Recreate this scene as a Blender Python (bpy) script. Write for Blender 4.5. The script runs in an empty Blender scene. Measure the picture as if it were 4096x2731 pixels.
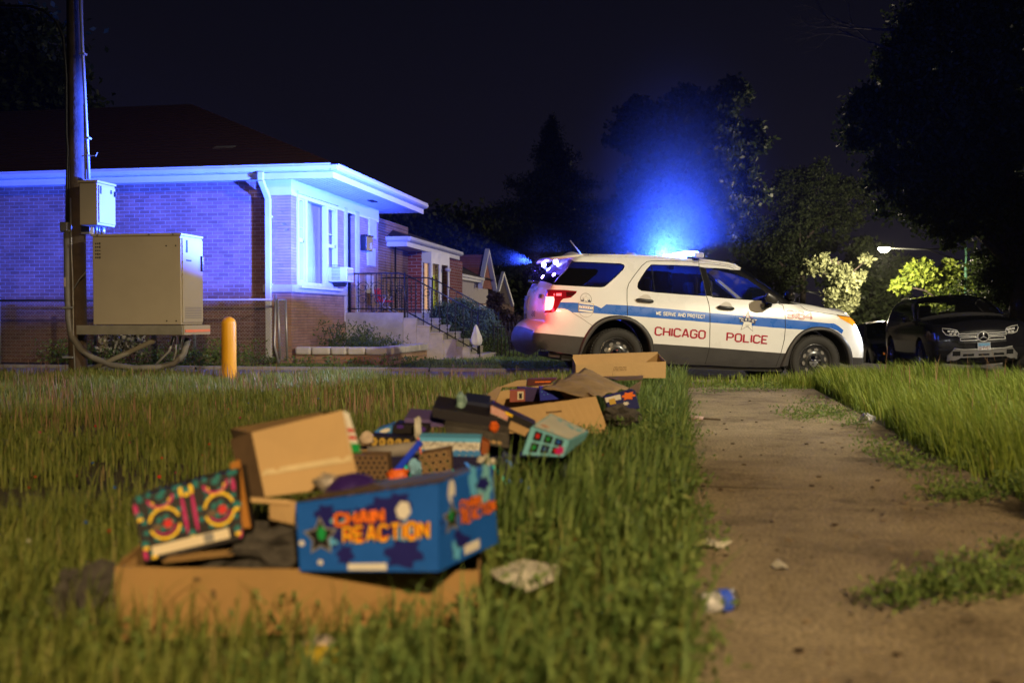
import bpy, bmesh, math, random
import numpy as np
from mathutils import Vector, Matrix
from mathutils.geometry import delaunay_2d_cdt
R = math.radians
V = Vector
random.seed(7)
rng = np.random.default_rng(7)
S = bpy.context.scene
COL = S.collection
# ---------------------------------------------------------------- camera
CAM = V((0, 0, 0.80)); YAW = R(9.75); PITCH = R(1.32); FPX = 995.0
cd = bpy.data.cameras.new('camera'); cam = bpy.data.objects.new('camera', cd); COL.objects.link(cam)
cam.location = CAM
cam.rotation_euler = (R(90) - PITCH, 0, YAW)
cd.sensor_width = 36; cd.lens = FPX / 1024 * 36
cd.clip_start = 0.05; cd.clip_end = 2000
cd.dof.use_dof = True; cd.dof.focus_distance = 13.8; cd.dof.aperture_fstop = 1.8; cd.dof.aperture_blades = 9
S.camera = cam
# ---------------------------------------------------------------- night sky
W = bpy.data.worlds.new('World'); S.world = W; W.use_nodes = True
wn = W.node_tree.nodes; wl = W.node_tree.links
bg = wn['Background']
tc = wn.new('ShaderNodeTexCoord'); sx = wn.new('ShaderNodeSeparateXYZ'); rp = wn.new('ShaderNodeValToRGB')
wl.new(tc.outputs['Generated'], sx.inputs[0]); wl.new(sx.outputs['Z'], rp.inputs[0]); wl.new(rp.outputs[0], bg.inputs[0])
e = rp.color_ramp.elements
e[0].position = 0.0; e[0].color = (.0085, .0068, .0140, 1)
e[1].position = 0.42; e[1].color = (.0017, .0020, .0046, 1)
m_ = e.new(.14); m_.color = (.0052, .0046, .0098, 1)
bg.inputs[1].default_value = 1.0
S.view_settings.view_transform = 'Standard'; S.view_settings.look = 'None'
S.view_settings.exposure = 0; S.view_settings.gamma = 1
S.cycles.max_bounces = 6; S.cycles.diffuse_bounces = 2; S.cycles.glossy_bounces = 3; S.cycles.transmission_bounces = 6
S.cycles.transparent_max_bounces = 12; S.cycles.volume_bounces = 0
S.cycles.sample_clamp_indirect = 4; S.cycles.use_denoising = True
S.cycles.caustics_reflective = False; S.cycles.caustics_refractive = False

# ---------------------------------------------------------------- picture ray -> place
FW = V((-math.sin(YAW) * math.cos(PITCH), math.cos(YAW) * math.cos(PITCH), -math.sin(PITCH)))
RT = V((math.cos(YAW), math.sin(YAW), 0)); UP = RT.cross(FW)
def ray(px, py): return FW + RT * ((px - 512) / FPX) + UP * ((341.2 - py) / FPX)
def at(px, py, D): return CAM + ray(px, py) * D
def onX(px, py, X): r = ray(px, py); return CAM + r * ((X - CAM.x) / r.x)
def onY(px, py, Y): r = ray(px, py); return CAM + r * ((Y - CAM.y) / r.y)
def onZ(px, py, z): r = ray(px, py); return CAM + r * ((z - CAM.z) / r.z)

# ---------------------------------------------------------------- materials
MATS = {}
def mat(name, col, rough=.7, metal=0, var=.12, scale=6, bump=0, bscale=None, emit=None, es=0, coat=0, spec=.5, alpha=1, trans=0, island=0):
    if name in MATS: return MATS[name]
    m = bpy.data.materials.new(name); MATS[name] = m; m.use_nodes = True
    n = m.node_tree.nodes; l = m.node_tree.links; b = n['Principled BSDF']
    b.inputs['Roughness'].default_value = rough; b.inputs['Metallic'].default_value = metal
    b.inputs['Specular IOR Level'].default_value = spec; b.inputs['Coat Weight'].default_value = coat; b.inputs['Coat Roughness'].default_value = .06
    b.inputs['Alpha'].default_value = alpha; b.inputs['Transmission Weight'].default_value = trans
    c = (*col, 1); b.inputs['Base Color'].default_value = c
    if emit: b.inputs['Emission Color'].default_value = (*emit, 1); b.inputs['Emission Strength'].default_value = es
    if var or bump:
        t = n.new('ShaderNodeTexCoord'); z = n.new('ShaderNodeTexNoise'); z.inputs['Scale'].default_value = scale; z.inputs['Detail'].default_value = 8; z.inputs['Roughness'].default_value = .65
        l.new(t.outputs['Object'], z.inputs['Vector'])
        if var:
            rr = n.new('ShaderNodeMapRange'); rr.inputs['From Min'].default_value = .3; rr.inputs['From Max'].default_value = .7
            rr.inputs['To Min'].default_value = 1 - var; rr.inputs['To Max'].default_value = 1 + var; l.new(z.outputs['Fac'], rr.inputs['Value'])
            h = n.new('ShaderNodeVectorMath'); h.operation = 'SCALE'; h.inputs[0].default_value = col; l.new(rr.outputs[0], h.inputs['Scale']); l.new(h.outputs[0], b.inputs['Base Color'])
            r2 = n.new('ShaderNodeMapRange'); r2.inputs['From Min'].default_value = .3; r2.inputs['From Max'].default_value = .7
            r2.inputs['To Min'].default_value = max(.02, rough - .08); r2.inputs['To Max'].default_value = min(1, rough + .08); l.new(z.outputs['Fac'], r2.inputs['Value']); l.new(r2.outputs[0], b.inputs['Roughness'])
        if bump:
            z2 = n.new('ShaderNodeTexNoise'); z2.inputs['Scale'].default_value = bscale or scale * 6; z2.inputs['Detail'].default_value = 6; l.new(t.outputs['Object'], z2.inputs['Vector'])
            bp = n.new('ShaderNodeBump'); bp.inputs['Strength'].default_value = bump; bp.inputs['Distance'].default_value = .01; l.new(z2.outputs['Fac'], bp.inputs['Height']); l.new(bp.outputs[0], b.inputs['Normal'])
    return m
def glass(name, tint=(.02, .02, .025), alpha=.35):
    # thin tinted pane: mirror-like coat over a partly see-through dark film
    if name in MATS: return MATS[name]
    m = bpy.data.materials.new(name); MATS[name] = m; m.use_nodes = True
    n = m.node_tree.nodes; l = m.node_tree.links; n.remove(n['Principled BSDF'])
    tr = n.new('ShaderNodeBsdfTransparent'); tr.inputs[0].default_value = (alpha, alpha, alpha * 1.05, 1)
    gl = n.new('ShaderNodeBsdfGlossy'); gl.inputs['Roughness'].default_value = .05; gl.inputs[0].default_value = (.9, .9, .9, 1)
    df = n.new('ShaderNodeBsdfDiffuse'); df.inputs[0].default_value = (*tint, 1)
    a = n.new('ShaderNodeAddShader'); l.new(tr.outputs[0], a.inputs[0]); l.new(df.outputs[0], a.inputs[1])
    fr = n.new('ShaderNodeFresnel'); fr.inputs[0].default_value = 1.5
    mx = n.new('ShaderNodeMixShader'); l.new(fr.outputs[0], mx.inputs[0]); l.new(a.outputs[0], mx.inputs[1]); l.new(gl.outputs[0], mx.inputs[2])
    l.new(mx.outputs[0], n['Material Output'].inputs[0]); return m
def emis(name, col, s):
    if name in MATS: return MATS[name]
    m = bpy.data.materials.new(name); MATS[name] = m; m.use_nodes = True
    n = m.node_tree.nodes; b = n['Principled BSDF']; b.inputs['Base Color'].default_value = (*col, 1)
    b.inputs['Emission Color'].default_value = (*col, 1); b.inputs['Emission Strength'].default_value = s; return m
def brick(name, axis, c1, c2, mortar, bw=.203, bh=.0677, ms=.010, off=.5, bump=.8):
    if name in MATS: return MATS[name]
    m = bpy.data.materials.new(name); MATS[name] = m; m.use_nodes = True
    n = m.node_tree.nodes; l = m.node_tree.links; b = n['Principled BSDF']; b.inputs['Roughness'].default_value = .88
    t = n.new('ShaderNodeTexCoord'); s = n.new('ShaderNodeSeparateXYZ'); cb = n.new('ShaderNodeCombineXYZ')
    l.new(t.outputs['Object'], s.inputs[0]); l.new(s.outputs[axis], cb.inputs['X']); l.new(s.outputs['Z'], cb.inputs['Y'])
    wob = n.new('ShaderNodeTexNoise'); wob.inputs['Scale'].default_value = 5; wob.inputs['Detail'].default_value = 4; l.new(t.outputs['Object'], wob.inputs['Vector'])
    wsc = n.new('ShaderNodeVectorMath'); wsc.operation = 'MULTIPLY_ADD'; wsc.inputs[1].default_value = (.012, .008, 0); l.new(wob.outputs['Color'], wsc.inputs[0]); l.new(cb.outputs[0], wsc.inputs[2])
    k = n.new('ShaderNodeTexBrick'); k.inputs['Scale'].default_value = 1; k.inputs['Brick Width'].default_value = bw; k.inputs['Row Height'].default_value = bh
    k.inputs['Mortar Size'].default_value = ms * .5; k.inputs['Mortar Smooth'].default_value = .3; k.offset = off; k.inputs['Bias'].default_value = 0
    k.inputs['Color1'].default_value = (*c1, 1); k.inputs['Color2'].default_value = (*c2, 1); k.inputs['Mortar'].default_value = (*mortar, 1)
    l.new(wsc.outputs[0], k.inputs['Vector'])
    z = n.new('ShaderNodeTexNoise'); z.inputs['Scale'].default_value = 1.7; z.inputs['Detail'].default_value = 10; z.inputs['Roughness'].default_value = .7; l.new(t.outputs['Object'], z.inputs['Vector'])
    rr = n.new('ShaderNodeMapRange'); rr.inputs['From Min'].default_value = .3; rr.inputs['From Max'].default_value = .7; rr.inputs['To Min'].default_value = .72; rr.inputs['To Max'].default_value = 1.22; l.new(z.outputs['Fac'], rr.inputs['Value'])
    h = n.new('ShaderNodeVectorMath'); h.operation = 'SCALE'; l.new(k.outputs['Color'], h.inputs[0]); l.new(rr.outputs[0], h.inputs['Scale'])
    l.new(h.outputs[0], b.inputs['Base Color'])
    z2 = n.new('ShaderNodeTexNoise'); z2.inputs['Scale'].default_value = 60; z2.inputs['Detail'].default_value = 4; l.new(t.outputs['Object'], z2.inputs['Vector'])
    ma = n.new('ShaderNodeMath'); ma.operation = 'MULTIPLY_ADD'; ma.inputs[1].default_value = .35; l.new(z2.outputs['Fac'], ma.inputs[0])
    iv = n.new('ShaderNodeMath'); iv.operation = 'SUBTRACT'; iv.inputs[0].default_value = 1; l.new(k.outputs['Fac'], iv.inputs[1]); l.new(iv.outputs[0], ma.inputs[2])
    bp = n.new('ShaderNodeBump'); bp.inputs['Strength'].default_value = bump; bp.inputs['Distance'].default_value = .012; l.new(ma.outputs[0], bp.inputs['Height']); l.new(bp.outputs[0], b.inputs['Normal'])
    return m
def leafmat(name, c1, c2, c3=None, trans=.35, rough=.6):
    if name in MATS: return MATS[name]
    m = bpy.data.materials.new(name); MATS[name] = m; m.use_nodes = True
    n = m.node_tree.nodes; l = m.node_tree.links; b = n['Principled BSDF']; b.inputs['Roughness'].default_value = rough; b.inputs['Specular IOR Level'].default_value = .3
    g = n.new('ShaderNodeNewGeometry'); r = n.new('ShaderNodeValToRGB'); l.new(g.outputs['Random Per Island'], r.inputs[0])
    r.color_ramp.elements[0].color = (*c1, 1); r.color_ramp.elements[1].color = (*c2, 1)
    if c3: e = r.color_ramp.elements.new(.93); e.color = (*c2, 1); r.color_ramp.elements[-1].color = (*c3, 1)
    l.new(r.outputs[0], b.inputs['Base Color'])
    t = n.new('ShaderNodeBsdfTranslucent'); l.new(r.outputs[0], t.inputs[0])
    mx = n.new('ShaderNodeMixShader'); mx.inputs[0].default_value = trans; l.new(b.outputs[0], mx.inputs[1]); l.new(t.outputs[0], mx.inputs[2])
    l.new(mx.outputs[0], n['Material Output'].inputs[0]); return m

# ---------------------------------------------------------------- objects
def props(o, label=None, cat=None, group=None, kind=None):
    if label: o['label'] = label
    if cat: o['category'] = cat
    if group: o['group'] = group
    if kind: o['kind'] = kind
    return o
def thing(name, label, cat, loc=(0, 0, 0), rot=(0, 0, 0), group=None):
    o = bpy.data.objects.new(name, None); COL.objects.link(o); o.location = loc; o.rotation_euler = rot; o.empty_display_size = .1
    return props(o, label, cat, group)
def rootmat(o):
    while o.parent: o = o.parent
    return Matrix.LocRotScale(o.location, o.rotation_euler, o.scale)
class MB:
    def __init__(s): s.v = []; s.f = []; s.m = []; s.sm = []; s.mi = 0; s.smooth = False
    def add(s, vs, fs, mi=None):
        b = len(s.v); s.v += [tuple(x) for x in vs]
        for f in fs: s.f.append(tuple(i + b for i in f)); s.m.append(s.mi if mi is None else mi); s.sm.append(s.smooth)
        return s
    def quad(s, *p): return s.add(p, [tuple(range(len(p)))])
    def box(s, c, d, rot=None, taper=1):
        hx, hy, hz = d[0] / 2, d[1] / 2, d[2] / 2; c = V(c)
        vs = [V((x * hx * (taper if z > 0 else 1), y * hy * (taper if z > 0 else 1), z * hz)) for z in (-1, 1) for y in (-1, 1) for x in (-1, 1)]
        if rot is not None: vs = [rot @ p for p in vs]
        return s.add([p + c for p in vs], [(0, 2, 3, 1), (4, 5, 7, 6), (0, 1, 5, 4), (2, 6, 7, 3), (0, 4, 6, 2), (1, 3, 7, 5)])
    def bb(s, a, b): return s.box([(a[i] + b[i]) / 2 for i in range(3)], [abs(a[i] - b[i]) for i in range(3)])
    def hexa(s, q, d):
        q = [V(p) for p in q]; d = V(d); return s.add(q + [p + d for p in q], [(0, 1, 2, 3), (7, 6, 5, 4), (0, 4, 5, 1), (1, 5, 6, 2), (2, 6, 7, 3), (3, 7, 4, 0)])
    def panel(s, q, t=.004):
        q = [V(p) for p in q]; n = (q[1] - q[0]).cross(q[-1] - q[0]).normalized() * t; k = len(q)
        return s.add(q + [p + n for p in q], [tuple(range(k)), tuple(range(2 * k - 1, k - 1, -1))] + [(i, i + k, (i + 1) % k + k, (i + 1) % k) for i in range(k)])
    def tube(s, path, r, n=8, cap=True):
        path = [V(p) for p in path]; rs = r if isinstance(r, (list, tuple)) else [r] * len(path); vs = []; pu = None
        for i, p in enumerate(path):
            t = (path[min(i + 1, len(path) - 1)] - path[max(i - 1, 0)])
            if t.length < 1e-9: t = V((0, 0, 1))
            t.normalize()
            if pu is None: pu = t.cross(V((0, 0, 1))) if abs(t.z) < .9 else t.cross(V((1, 0, 0)))
            pu = (pu - t * pu.dot(t)).normalized(); pv = t.cross(pu)
            for k in range(n): a = 2 * math.pi * k / n; vs.append(p + (pu * math.cos(a) + pv * math.sin(a)) * rs[i])
        fs = [(i * n + k, i * n + (k + 1) % n, (i + 1) * n + (k + 1) % n, (i + 1) * n + k) for i in range(len(path) - 1) for k in range(n)]
        if cap: fs += [tuple(range(n - 1, -1, -1)), tuple((len(path) - 1) * n + k for k in range(n))]
        o = s.smooth; s.smooth = n > 5; s.add(vs, fs); s.smooth = o; return s
    def lathe(s, c, axis, prof, n=32, arc=(0, 2 * math.pi)):
        c = V(c); ax = V(axis).normalized(); u = ax.cross(V((0, 0, 1))) if abs(ax.z) < .9 else V((1, 0, 0)); u = (u - ax * u.dot(ax)).normalized(); w = ax.cross(u)
        vs = [c + ax * h + (u * math.cos(arc[0] + (arc[1] - arc[0]) * k / n) + w * math.sin(arc[0] + (arc[1] - arc[0]) * k / n)) * r for (r, h) in prof for k in range(n)]
        fs = [(i * n + k, i * n + (k + 1) % n, (i + 1) * n + (k + 1) % n, (i + 1) * n + k) for i in range(len(prof) - 1) for k in range(n)]
        o = s.smooth; s.smooth = True; s.add(vs, fs); s.smooth = o; return s
    def disc(s, c, ax, r, n=24): 
        c = V(c); ax = V(ax).normalized(); u = ax.cross(V((0, 0, 1))) if abs(ax.z) < .9 else V((1, 0, 0)); u.normalize(); w = ax.cross(u)
        return s.add([c + (u * math.cos(2 * math.pi * k / n) + w * math.sin(2 * math.pi * k / n)) * r for k in range(n)], [tuple(range(n))])
    def build(s, name, mats, parent=None, local=False, bevel=0, label=None, cat=None, group=None, kind=None):
        me = bpy.data.meshes.new(name); me.from_pydata(s.v, [], s.f); mats = mats if isinstance(mats, (list, tuple)) else [mats]
        for m in mats: me.materials.append(m)
        me.polygons.foreach_set('material_index', s.m); me.polygons.foreach_set('use_smooth', s.sm)
        if parent is not None and not local: me.transform(rootmat(parent).inverted())
        me.validate(); me.update()
        o = bpy.data.objects.new(name, me); COL.objects.link(o); o.parent = parent
        if bevel:
            b = o.modifiers.new('bevel', 'BEVEL'); b.width = bevel; b.segments = 2; b.limit_method = 'ANGLE'; b.angle_limit = R(40)
        return props(o, label, cat, group, kind)
def copy_tree(o, parent=None):
    c = o.copy(); COL.objects.link(c); c.parent = parent
    for ch in [x for x in o.children]: copy_tree(ch, c)
    return c
def lamp(name, kind, loc, power, col, parent=None, size=.1, spot=None, target=None, blend=.5, flat=1):
    d = bpy.data.lights.new(name, kind); d.energy = power; d.color = col
    if kind in ('POINT', 'SPOT'): d.shadow_soft_size = size
    if kind == 'SPOT': d.spot_size = R(spot); d.spot_blend = blend
    o = bpy.data.objects.new(name, d); COL.objects.link(o); o.location = loc
    if target is not None: o.rotation_euler = (V(target) - V(loc)).to_track_quat('-Z', 'Y').to_euler()
    o.scale = (1, flat, 1)
    return o
# ---------------------------------------------------------------- block lettering
OCT = [(1, 0), (3, 0), (4, 1), (4, 5), (3, 6), (1, 6), (0, 5), (0, 1), (1, 0)]
GL = {'C': (4, [[(4, 4.6), (4, 5), (3, 6), (1, 6), (0, 5), (0, 1), (1, 0), (3, 0), (4, 1), (4, 1.4)]]), 'H': (4, [[(0, 0), (0, 6)], [(4, 0), (4, 6)], [(0, 3), (4, 3)]]),
 'I': (0, [[(0, 0), (0, 6)]]), 'A': (4, [[(0, 0), (1.7, 6), (2.3, 6), (4, 0)], [(.7, 1.8), (3.3, 1.8)]]), 'G': (4, [[(4, 4.6), (4, 5), (3, 6), (1, 6), (0, 5), (0, 1), (1, 0), (3, 0), (4, 1), (4, 2.8), (2.2, 2.8)]]),
 'O': (4, [OCT]), 'Q': (4, [OCT, [(2.5, 1.5), (4, 0)]]), 'P': (4, [[(0, 0), (0, 6), (3, 6), (4, 5), (4, 3.7), (3, 2.7), (0, 2.7)]]), 'L': (3.6, [[(0, 6), (0, 0), (3.6, 0)]]),
 'E': (3.6, [[(3.6, 6), (0, 6), (0, 0), (3.6, 0)], [(0, 3), (3, 3)]]), 'F': (3.6, [[(3.6, 6), (0, 6), (0, 0)], [(0, 3), (3, 3)]]),
 'S': (4, [[(4, 4.7), (4, 5), (3, 6), (1, 6), (0, 5), (0, 4), (1, 3), (3, 3), (4, 2), (4, 1), (3, 0), (1, 0), (0, 1), (0, 1.3)]]),
 'R': (4, [[(0, 0), (0, 6), (3, 6), (4, 5), (4, 3.8), (3, 2.8), (0, 2.8)], [(2.4, 2.8), (4, 0)]]), 'V': (4, [[(0, 6), (1.8, 0), (2.2, 0), (4, 6)]]),
 'W': (5.4, [[(0, 6), (1.3, 0)], [(1.3, 0), (2.7, 5)], [(2.7, 5), (4.1, 0)], [(4.1, 0), (5.4, 6)]]), 'N': (4, [[(0, 0), (0, 6)], [(4, 0), (4, 6)], [(0, 5.8), (4, .2)]]), 'M': (5, [[(0, 0), (0, 6)], [(5, 0), (5, 6)], [(0, 5.8), (2.5, 2), (5, 5.8)]]),
 'D': (4, [[(1, 0), (0, 0), (0, 6), (3, 6), (4, 5), (4, 1), (3, 0), (1, 0)]]), 'T': (4, [[(0, 6), (4, 6)], [(2, 6), (2, 0)]]), 'K': (4, [[(0, 0), (0, 6)], [(4, 6), (0, 2.6)], [(1.4, 3.7), (4, 0)]]),
 'U': (4, [[(0, 6), (0, 1), (1, 0), (3, 0), (4, 1), (4, 6)]]), 'Y': (4, [[(0, 6), (2, 3), (4, 6)], [(2, 3), (2, 0)]]), 'X': (4, [[(0, 0), (4, 6)], [(0, 6), (4, 0)]]), 'B': (4, [[(1, 0), (0, 0), (0, 6), (3, 6), (3.8, 5.2), (3.8, 3.9), (3, 3.1), (4, 2.2), (4, 1), (3, 0), (1, 0)], [(0, 3.1), (3, 3.1)]]),
 '0': (4, [OCT]), '1': (0, [[(0, 0), (0, 6)]]), '2': (4, [[(0, 5), (1, 6), (3, 6), (4, 5), (4, 4), (0, .6), (0, 0), (4, 0)]]), '3': (4, [[(0, 5), (1, 6), (3, 6), (4, 5), (4, 4), (3, 3), (4, 2), (4, 1), (3, 0), (1, 0), (0, 1)]]),
 '4': (4, [[(3, 0), (3, 6), (0, 2.2), (0, 1.6), (4, 1.6)]]), '5': (4, [[(4, 6), (0, 6), (0, 3.4), (3, 3.4), (4, 2.6), (4, 1), (3, 0), (0, 0)]]),
 '6': (4, [[(4, 5), (3, 6), (1, 6), (0, 5), (0, 1), (1, 0), (3, 0), (4, 1), (4, 2.6), (3, 3.5), (0, 3.5)]]), '7': (4, [[(0, 6), (4, 6), (4, 5.4), (1.5, 0)]]),
 '8': (4, [[(1, 0), (3, 0), (4, 1), (4, 2), (3, 3), (1, 3), (0, 4), (0, 5), (1, 6), (3, 6), (4, 5), (4, 4), (3, 3)], [(1, 3), (0, 2), (0, 1), (1, 0)]]),
 '9': (4, [[(0, 1), (1, 0), (3, 0), (4, 1), (4, 5), (3, 6), (1, 6), (0, 5), (0, 3.4), (1, 2.5), (4, 2.5)]]), '-': (3, [[(0, 3), (3, 3)]]), ' ': (2, [])}
def offs(pl, d):
    n = len(pl); closed = pl[0] == pl[-1]; out = []
    for i in range(n):
        a = pl[i - 1] if i > 0 else (pl[-2] if closed else None); b = pl[i]; c = pl[i + 1] if i < n - 1 else (pl[1] if closed else None)
        ns = []
        for p, q in ((a, b), (b, c)):
            if p is None or q is None: continue
            dx, dy = q[0] - p[0], q[1] - p[1]; L = math.hypot(dx, dy) or 1; ns.append((-dy / L, dx / L))
        nx = sum(k[0] for k in ns) / len(ns); ny = sum(k[1] for k in ns) / len(ns); L2 = max(nx * nx + ny * ny, .35)
        out.append((b[0] + nx / L2 * d, b[1] + ny / L2 * d))
    return out
def strokes(txt, gap=1.7):
    x = 0; res = []
    for ch in txt:
        w, ps = GL.get(ch, (2, [])); res += [[(p[0] + x, p[1]) for p in pl] for pl in ps]; x += w + gap
    return res, x - gap
def lettering(mb, txt, fn, width, height, th=1.0, gap=1.7, outline=False, mi=None, lift=.0004):
    # fn(s, t, lift) -> point; s runs over 0..width, t over 0..height
    pls, tot = strokes(txt, gap); sx = width / (tot + th); sy = height / (6 + th)
    for k, pl in enumerate(pls):
        runs = [(-th / 2, th / 2)] if not outline else [(-th / 2, -th / 2 + .45), (th / 2 - .45, th / 2)]
        for d0, d1 in runs:
            a = offs(pl, d0); b = offs(pl, d1)
            for i in range(len(pl) - 1):
                q = [a[i], a[i + 1], b[i + 1], b[i]]
                mb.add([fn((p[0] + th / 2) * sx, (p[1] + th / 2) * sy, lift * (k % 3)) for p in q], [(0, 1, 2, 3)], mi)
        if outline and pl[0] != pl[-1]:
            for e0, e1 in ((pl[0], pl[1]), (pl[-1], pl[-2])):
                a = offs([e0, e1], -th / 2)[0]; b = offs([e0, e1], th / 2)[0]; L = math.hypot(e1[0] - e0[0], e1[1] - e0[1]); dx = (e1[0] - e0[0]) / L * .3; dy = (e1[1] - e0[1]) / L * .3
                q = [a, b, (b[0] + dx, b[1] + dy), (a[0] + dx, a[1] + dy)]
                mb.add([fn((p[0] + th / 2) * sx, (p[1] + th / 2) * sy, .0005) for p in q], [(0, 1, 2, 3)], mi)
# shared materials
WHITE = mat('white_trim_paint', (.62, .63, .62), .5, var=.06, scale=3)
BLACKM = mat('black_iron', (.02, .02, .022), .35, metal=.3)
DARK = mat('dark_hollow', (.004, .004, .004), .9, var=0)
CONC = mat('porch_concrete', (.34, .33, .31), .9, var=.22, scale=4, bump=.35, bscale=50)
GALV = mat('galvanised_steel', (.42, .43, .44), .45, metal=.6, var=.12, scale=9)
# ---------------------------------------------------------------- crop helpers (photo measurements)
def c2(x, y): return (x * .5995 / 4, (600 + y * .5995) / 4)
def c3(x, y): return ((900 + x * .5994) / 4, (600 + y * .5994) / 4)
def c4(x, y): return ((1380 + x * .37) / 4, (900 + y * .37) / 4)
# ---------------------------------------------------------------- ground
def sstep(a, b, x): t = np.clip((x - a) / (b - a), 0, 1); return t * t * (3 - 2 * t)
def road_z(x): return np.interp(x, [-3, -.5, .4, 3.4, 5.2, 8, 40], [-.03, -.05, -.063, -.165, -.26, -.30, -.6])
def road_s(x, y): return road_z(x) - .08 * np.clip(np.asarray(y, float) - 24.5, 0, 7)
def ground_z(x, y):
    x = np.asarray(x, float); y = np.asarray(y, float)
    r = road_s(x, y)
    lot = (1 - sstep(12.25, 12.75, y)) * (1 - sstep(4.4, 4.9, x))
    far = sstep(15.35, 15.6, y) * (1 - sstep(-1.9, -1.2, x))
    k = np.clip(lot + far, 0, 1)
    return r * (1 - k) + 0.0 * k - .02
def sheet(name, xs, ys, zf, m, kind='structure', label=None):
    X, Y = np.meshgrid(xs, ys); Z = zf(X, Y); nx, ny = len(xs), len(ys)
    vs = np.stack([X.ravel(), Y.ravel(), Z.ravel()], 1).tolist()
    b = MB(); b.smooth = True; b.add(vs, [(j * nx + i, j * nx + i + 1, (j + 1) * nx + i + 1, (j + 1) * nx + i) for j in range(ny - 1) for i in range(nx - 1)])
    return b.build(name, m, kind=kind, label=label)
SOIL = mat('soil', (.035, .03, .02), .95, var=.4, scale=2, bump=.5)
xs = np.concatenate([np.linspace(-400, -40, 8), np.arange(-38, -8, 2.), np.arange(-8, 10, .12), np.arange(10, 40, 2.), np.linspace(42, 400, 8)])
ys = np.concatenate([np.linspace(-60, 0, 8), np.arange(.5, 18, .12), np.arange(18, 60, 2.), np.linspace(64, 600, 8)])
sheet('ground', xs, ys, ground_z, SOIL)
ASPH = mat('worn_asphalt', (.075, .072, .07), .85, var=.35, scale=3, bump=.6, bscale=90)
ASPH2 = mat('pale_alley_concrete', (.24, .235, .23), .85, var=.3, scale=2.5, bump=.5, bscale=60)
sheet('alley', np.concatenate([np.arange(-30, -4, 2.), np.arange(-4, 4.7, .3)]), np.linspace(12.6, 15.4, 6), lambda X, Y: road_z(X) - .014, ASPH2)
sheet('street', np.concatenate([np.arange(4.78, 14.2, .4)]), np.concatenate([np.arange(-30, 10, 4.), np.arange(10, 120, 5.)]), lambda X, Y: road_s(X, Y) - .012, ASPH)
# sidewalk slabs
def sidewalk_mat():
    m = mat('weathered_concrete', (.185, .165, .14), .9, var=0, bump=0); n = m.node_tree.nodes; l = m.node_tree.links; b = n['Principled BSDF']
    t = n.new('ShaderNodeTexCoord'); a = n.new('ShaderNodeTexNoise'); a.inputs['Scale'].default_value = 1.1; a.inputs['Detail'].default_value = 11; a.inputs['Roughness'].default_value = .72
    l.new(t.outputs['Object'], a.inputs['Vector']); r = n.new('ShaderNodeValToRGB'); l.new(a.outputs['Fac'], r.inputs[0]); e = r.color_ramp.elements
    e[0].position = .33; e[0].color = (.07, .05, .033, 1); e[1].position = .72; e[1].color = (.44, .365, .25, 1); k = e.new(.48); k.color = (.27, .22, .15, 1)
    s = n.new('ShaderNodeTexNoise'); s.inputs['Scale'].default_value = 75; s.inputs['Detail'].default_value = 5; l.new(t.outputs['Object'], s.inputs['Vector'])
    rr = n.new('ShaderNodeMapRange'); rr.inputs['From Min'].default_value = .38; rr.inputs['From Max'].default_value = .62; rr.inputs['To Min'].default_value = .62; rr.inputs['To Max'].default_value = 1.25; l.new(s.outputs['Fac'], rr.inputs['Value'])
    h = n.new('ShaderNodeVectorMath'); h.operation = 'SCALE'; l.new(r.outputs[0], h.inputs[0]); l.new(rr.outputs[0], h.inputs['Scale']); l.new(h.outputs[0], b.inputs['Base Color'])
    ad = n.new('ShaderNodeMath'); ad.operation = 'MULTIPLY_ADD'; ad.inputs[1].default_value = 2.2; l.new(a.outputs['Fac'], ad.inputs[0]); l.new(s.outputs['Fac'], ad.inputs[2])
    bp = n.new('ShaderNodeBump'); bp.inputs['Strength'].default_value = .9; bp.inputs['Distance'].default_value = .012; l.new(ad.outputs[0], bp.inputs['Height']); l.new(bp.outputs[0], b.inputs['Normal']); return m
SIDEW = sidewalk_mat()
b = MB(); y = .6; k = 0
while y < 12.0:
    L = 1.38; n = 10; tl = random.uniform(-.003, .003); w0, w1 = .03, 1.44
    vs = [(w0 + (w1 - w0) * i / 6, y + .002 + (L - .004) * j / n, .012 + tl * (i / 6 - .5) * 2 + .003 * math.sin((y + L * j / n) * 4)) for j in range(n + 1) for i in range(7)]
    b.smooth = True; b.add(vs, [(j * 7 + i, j * 7 + i + 1, (j + 1) * 7 + i + 1, (j + 1) * 7 + i) for j in range(n) for i in range(6)])
    y += L; k += 1
b.build('sidewalk', SIDEW, kind='structure')
b = MB(); b.box((.735, 6.2, -.009), (1.45, 11.3, .03)); b.build('sidewalk_joints', mat('dirt_joint', (.17, .14, .10), .95, var=.4), kind='structure')
# kerbs
KERB = mat('kerb_concrete', (.3, .29, .27), .9, var=.25, bump=.4)
b = MB()
yy = -20
while yy < 12:
    b.box((4.72, yy + .98, -.1), (.15, 1.95, .2)); yy += 2
b.build('kerb', KERB, bevel=.02, kind='structure')
b = MB(); xx = -30
while xx < -2.2: b.box((xx + 1, 15.47, -.04), (1.96, .13, .1)); xx += 2
b.build('kerb', KERB, bevel=.015, kind='structure')

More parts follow.
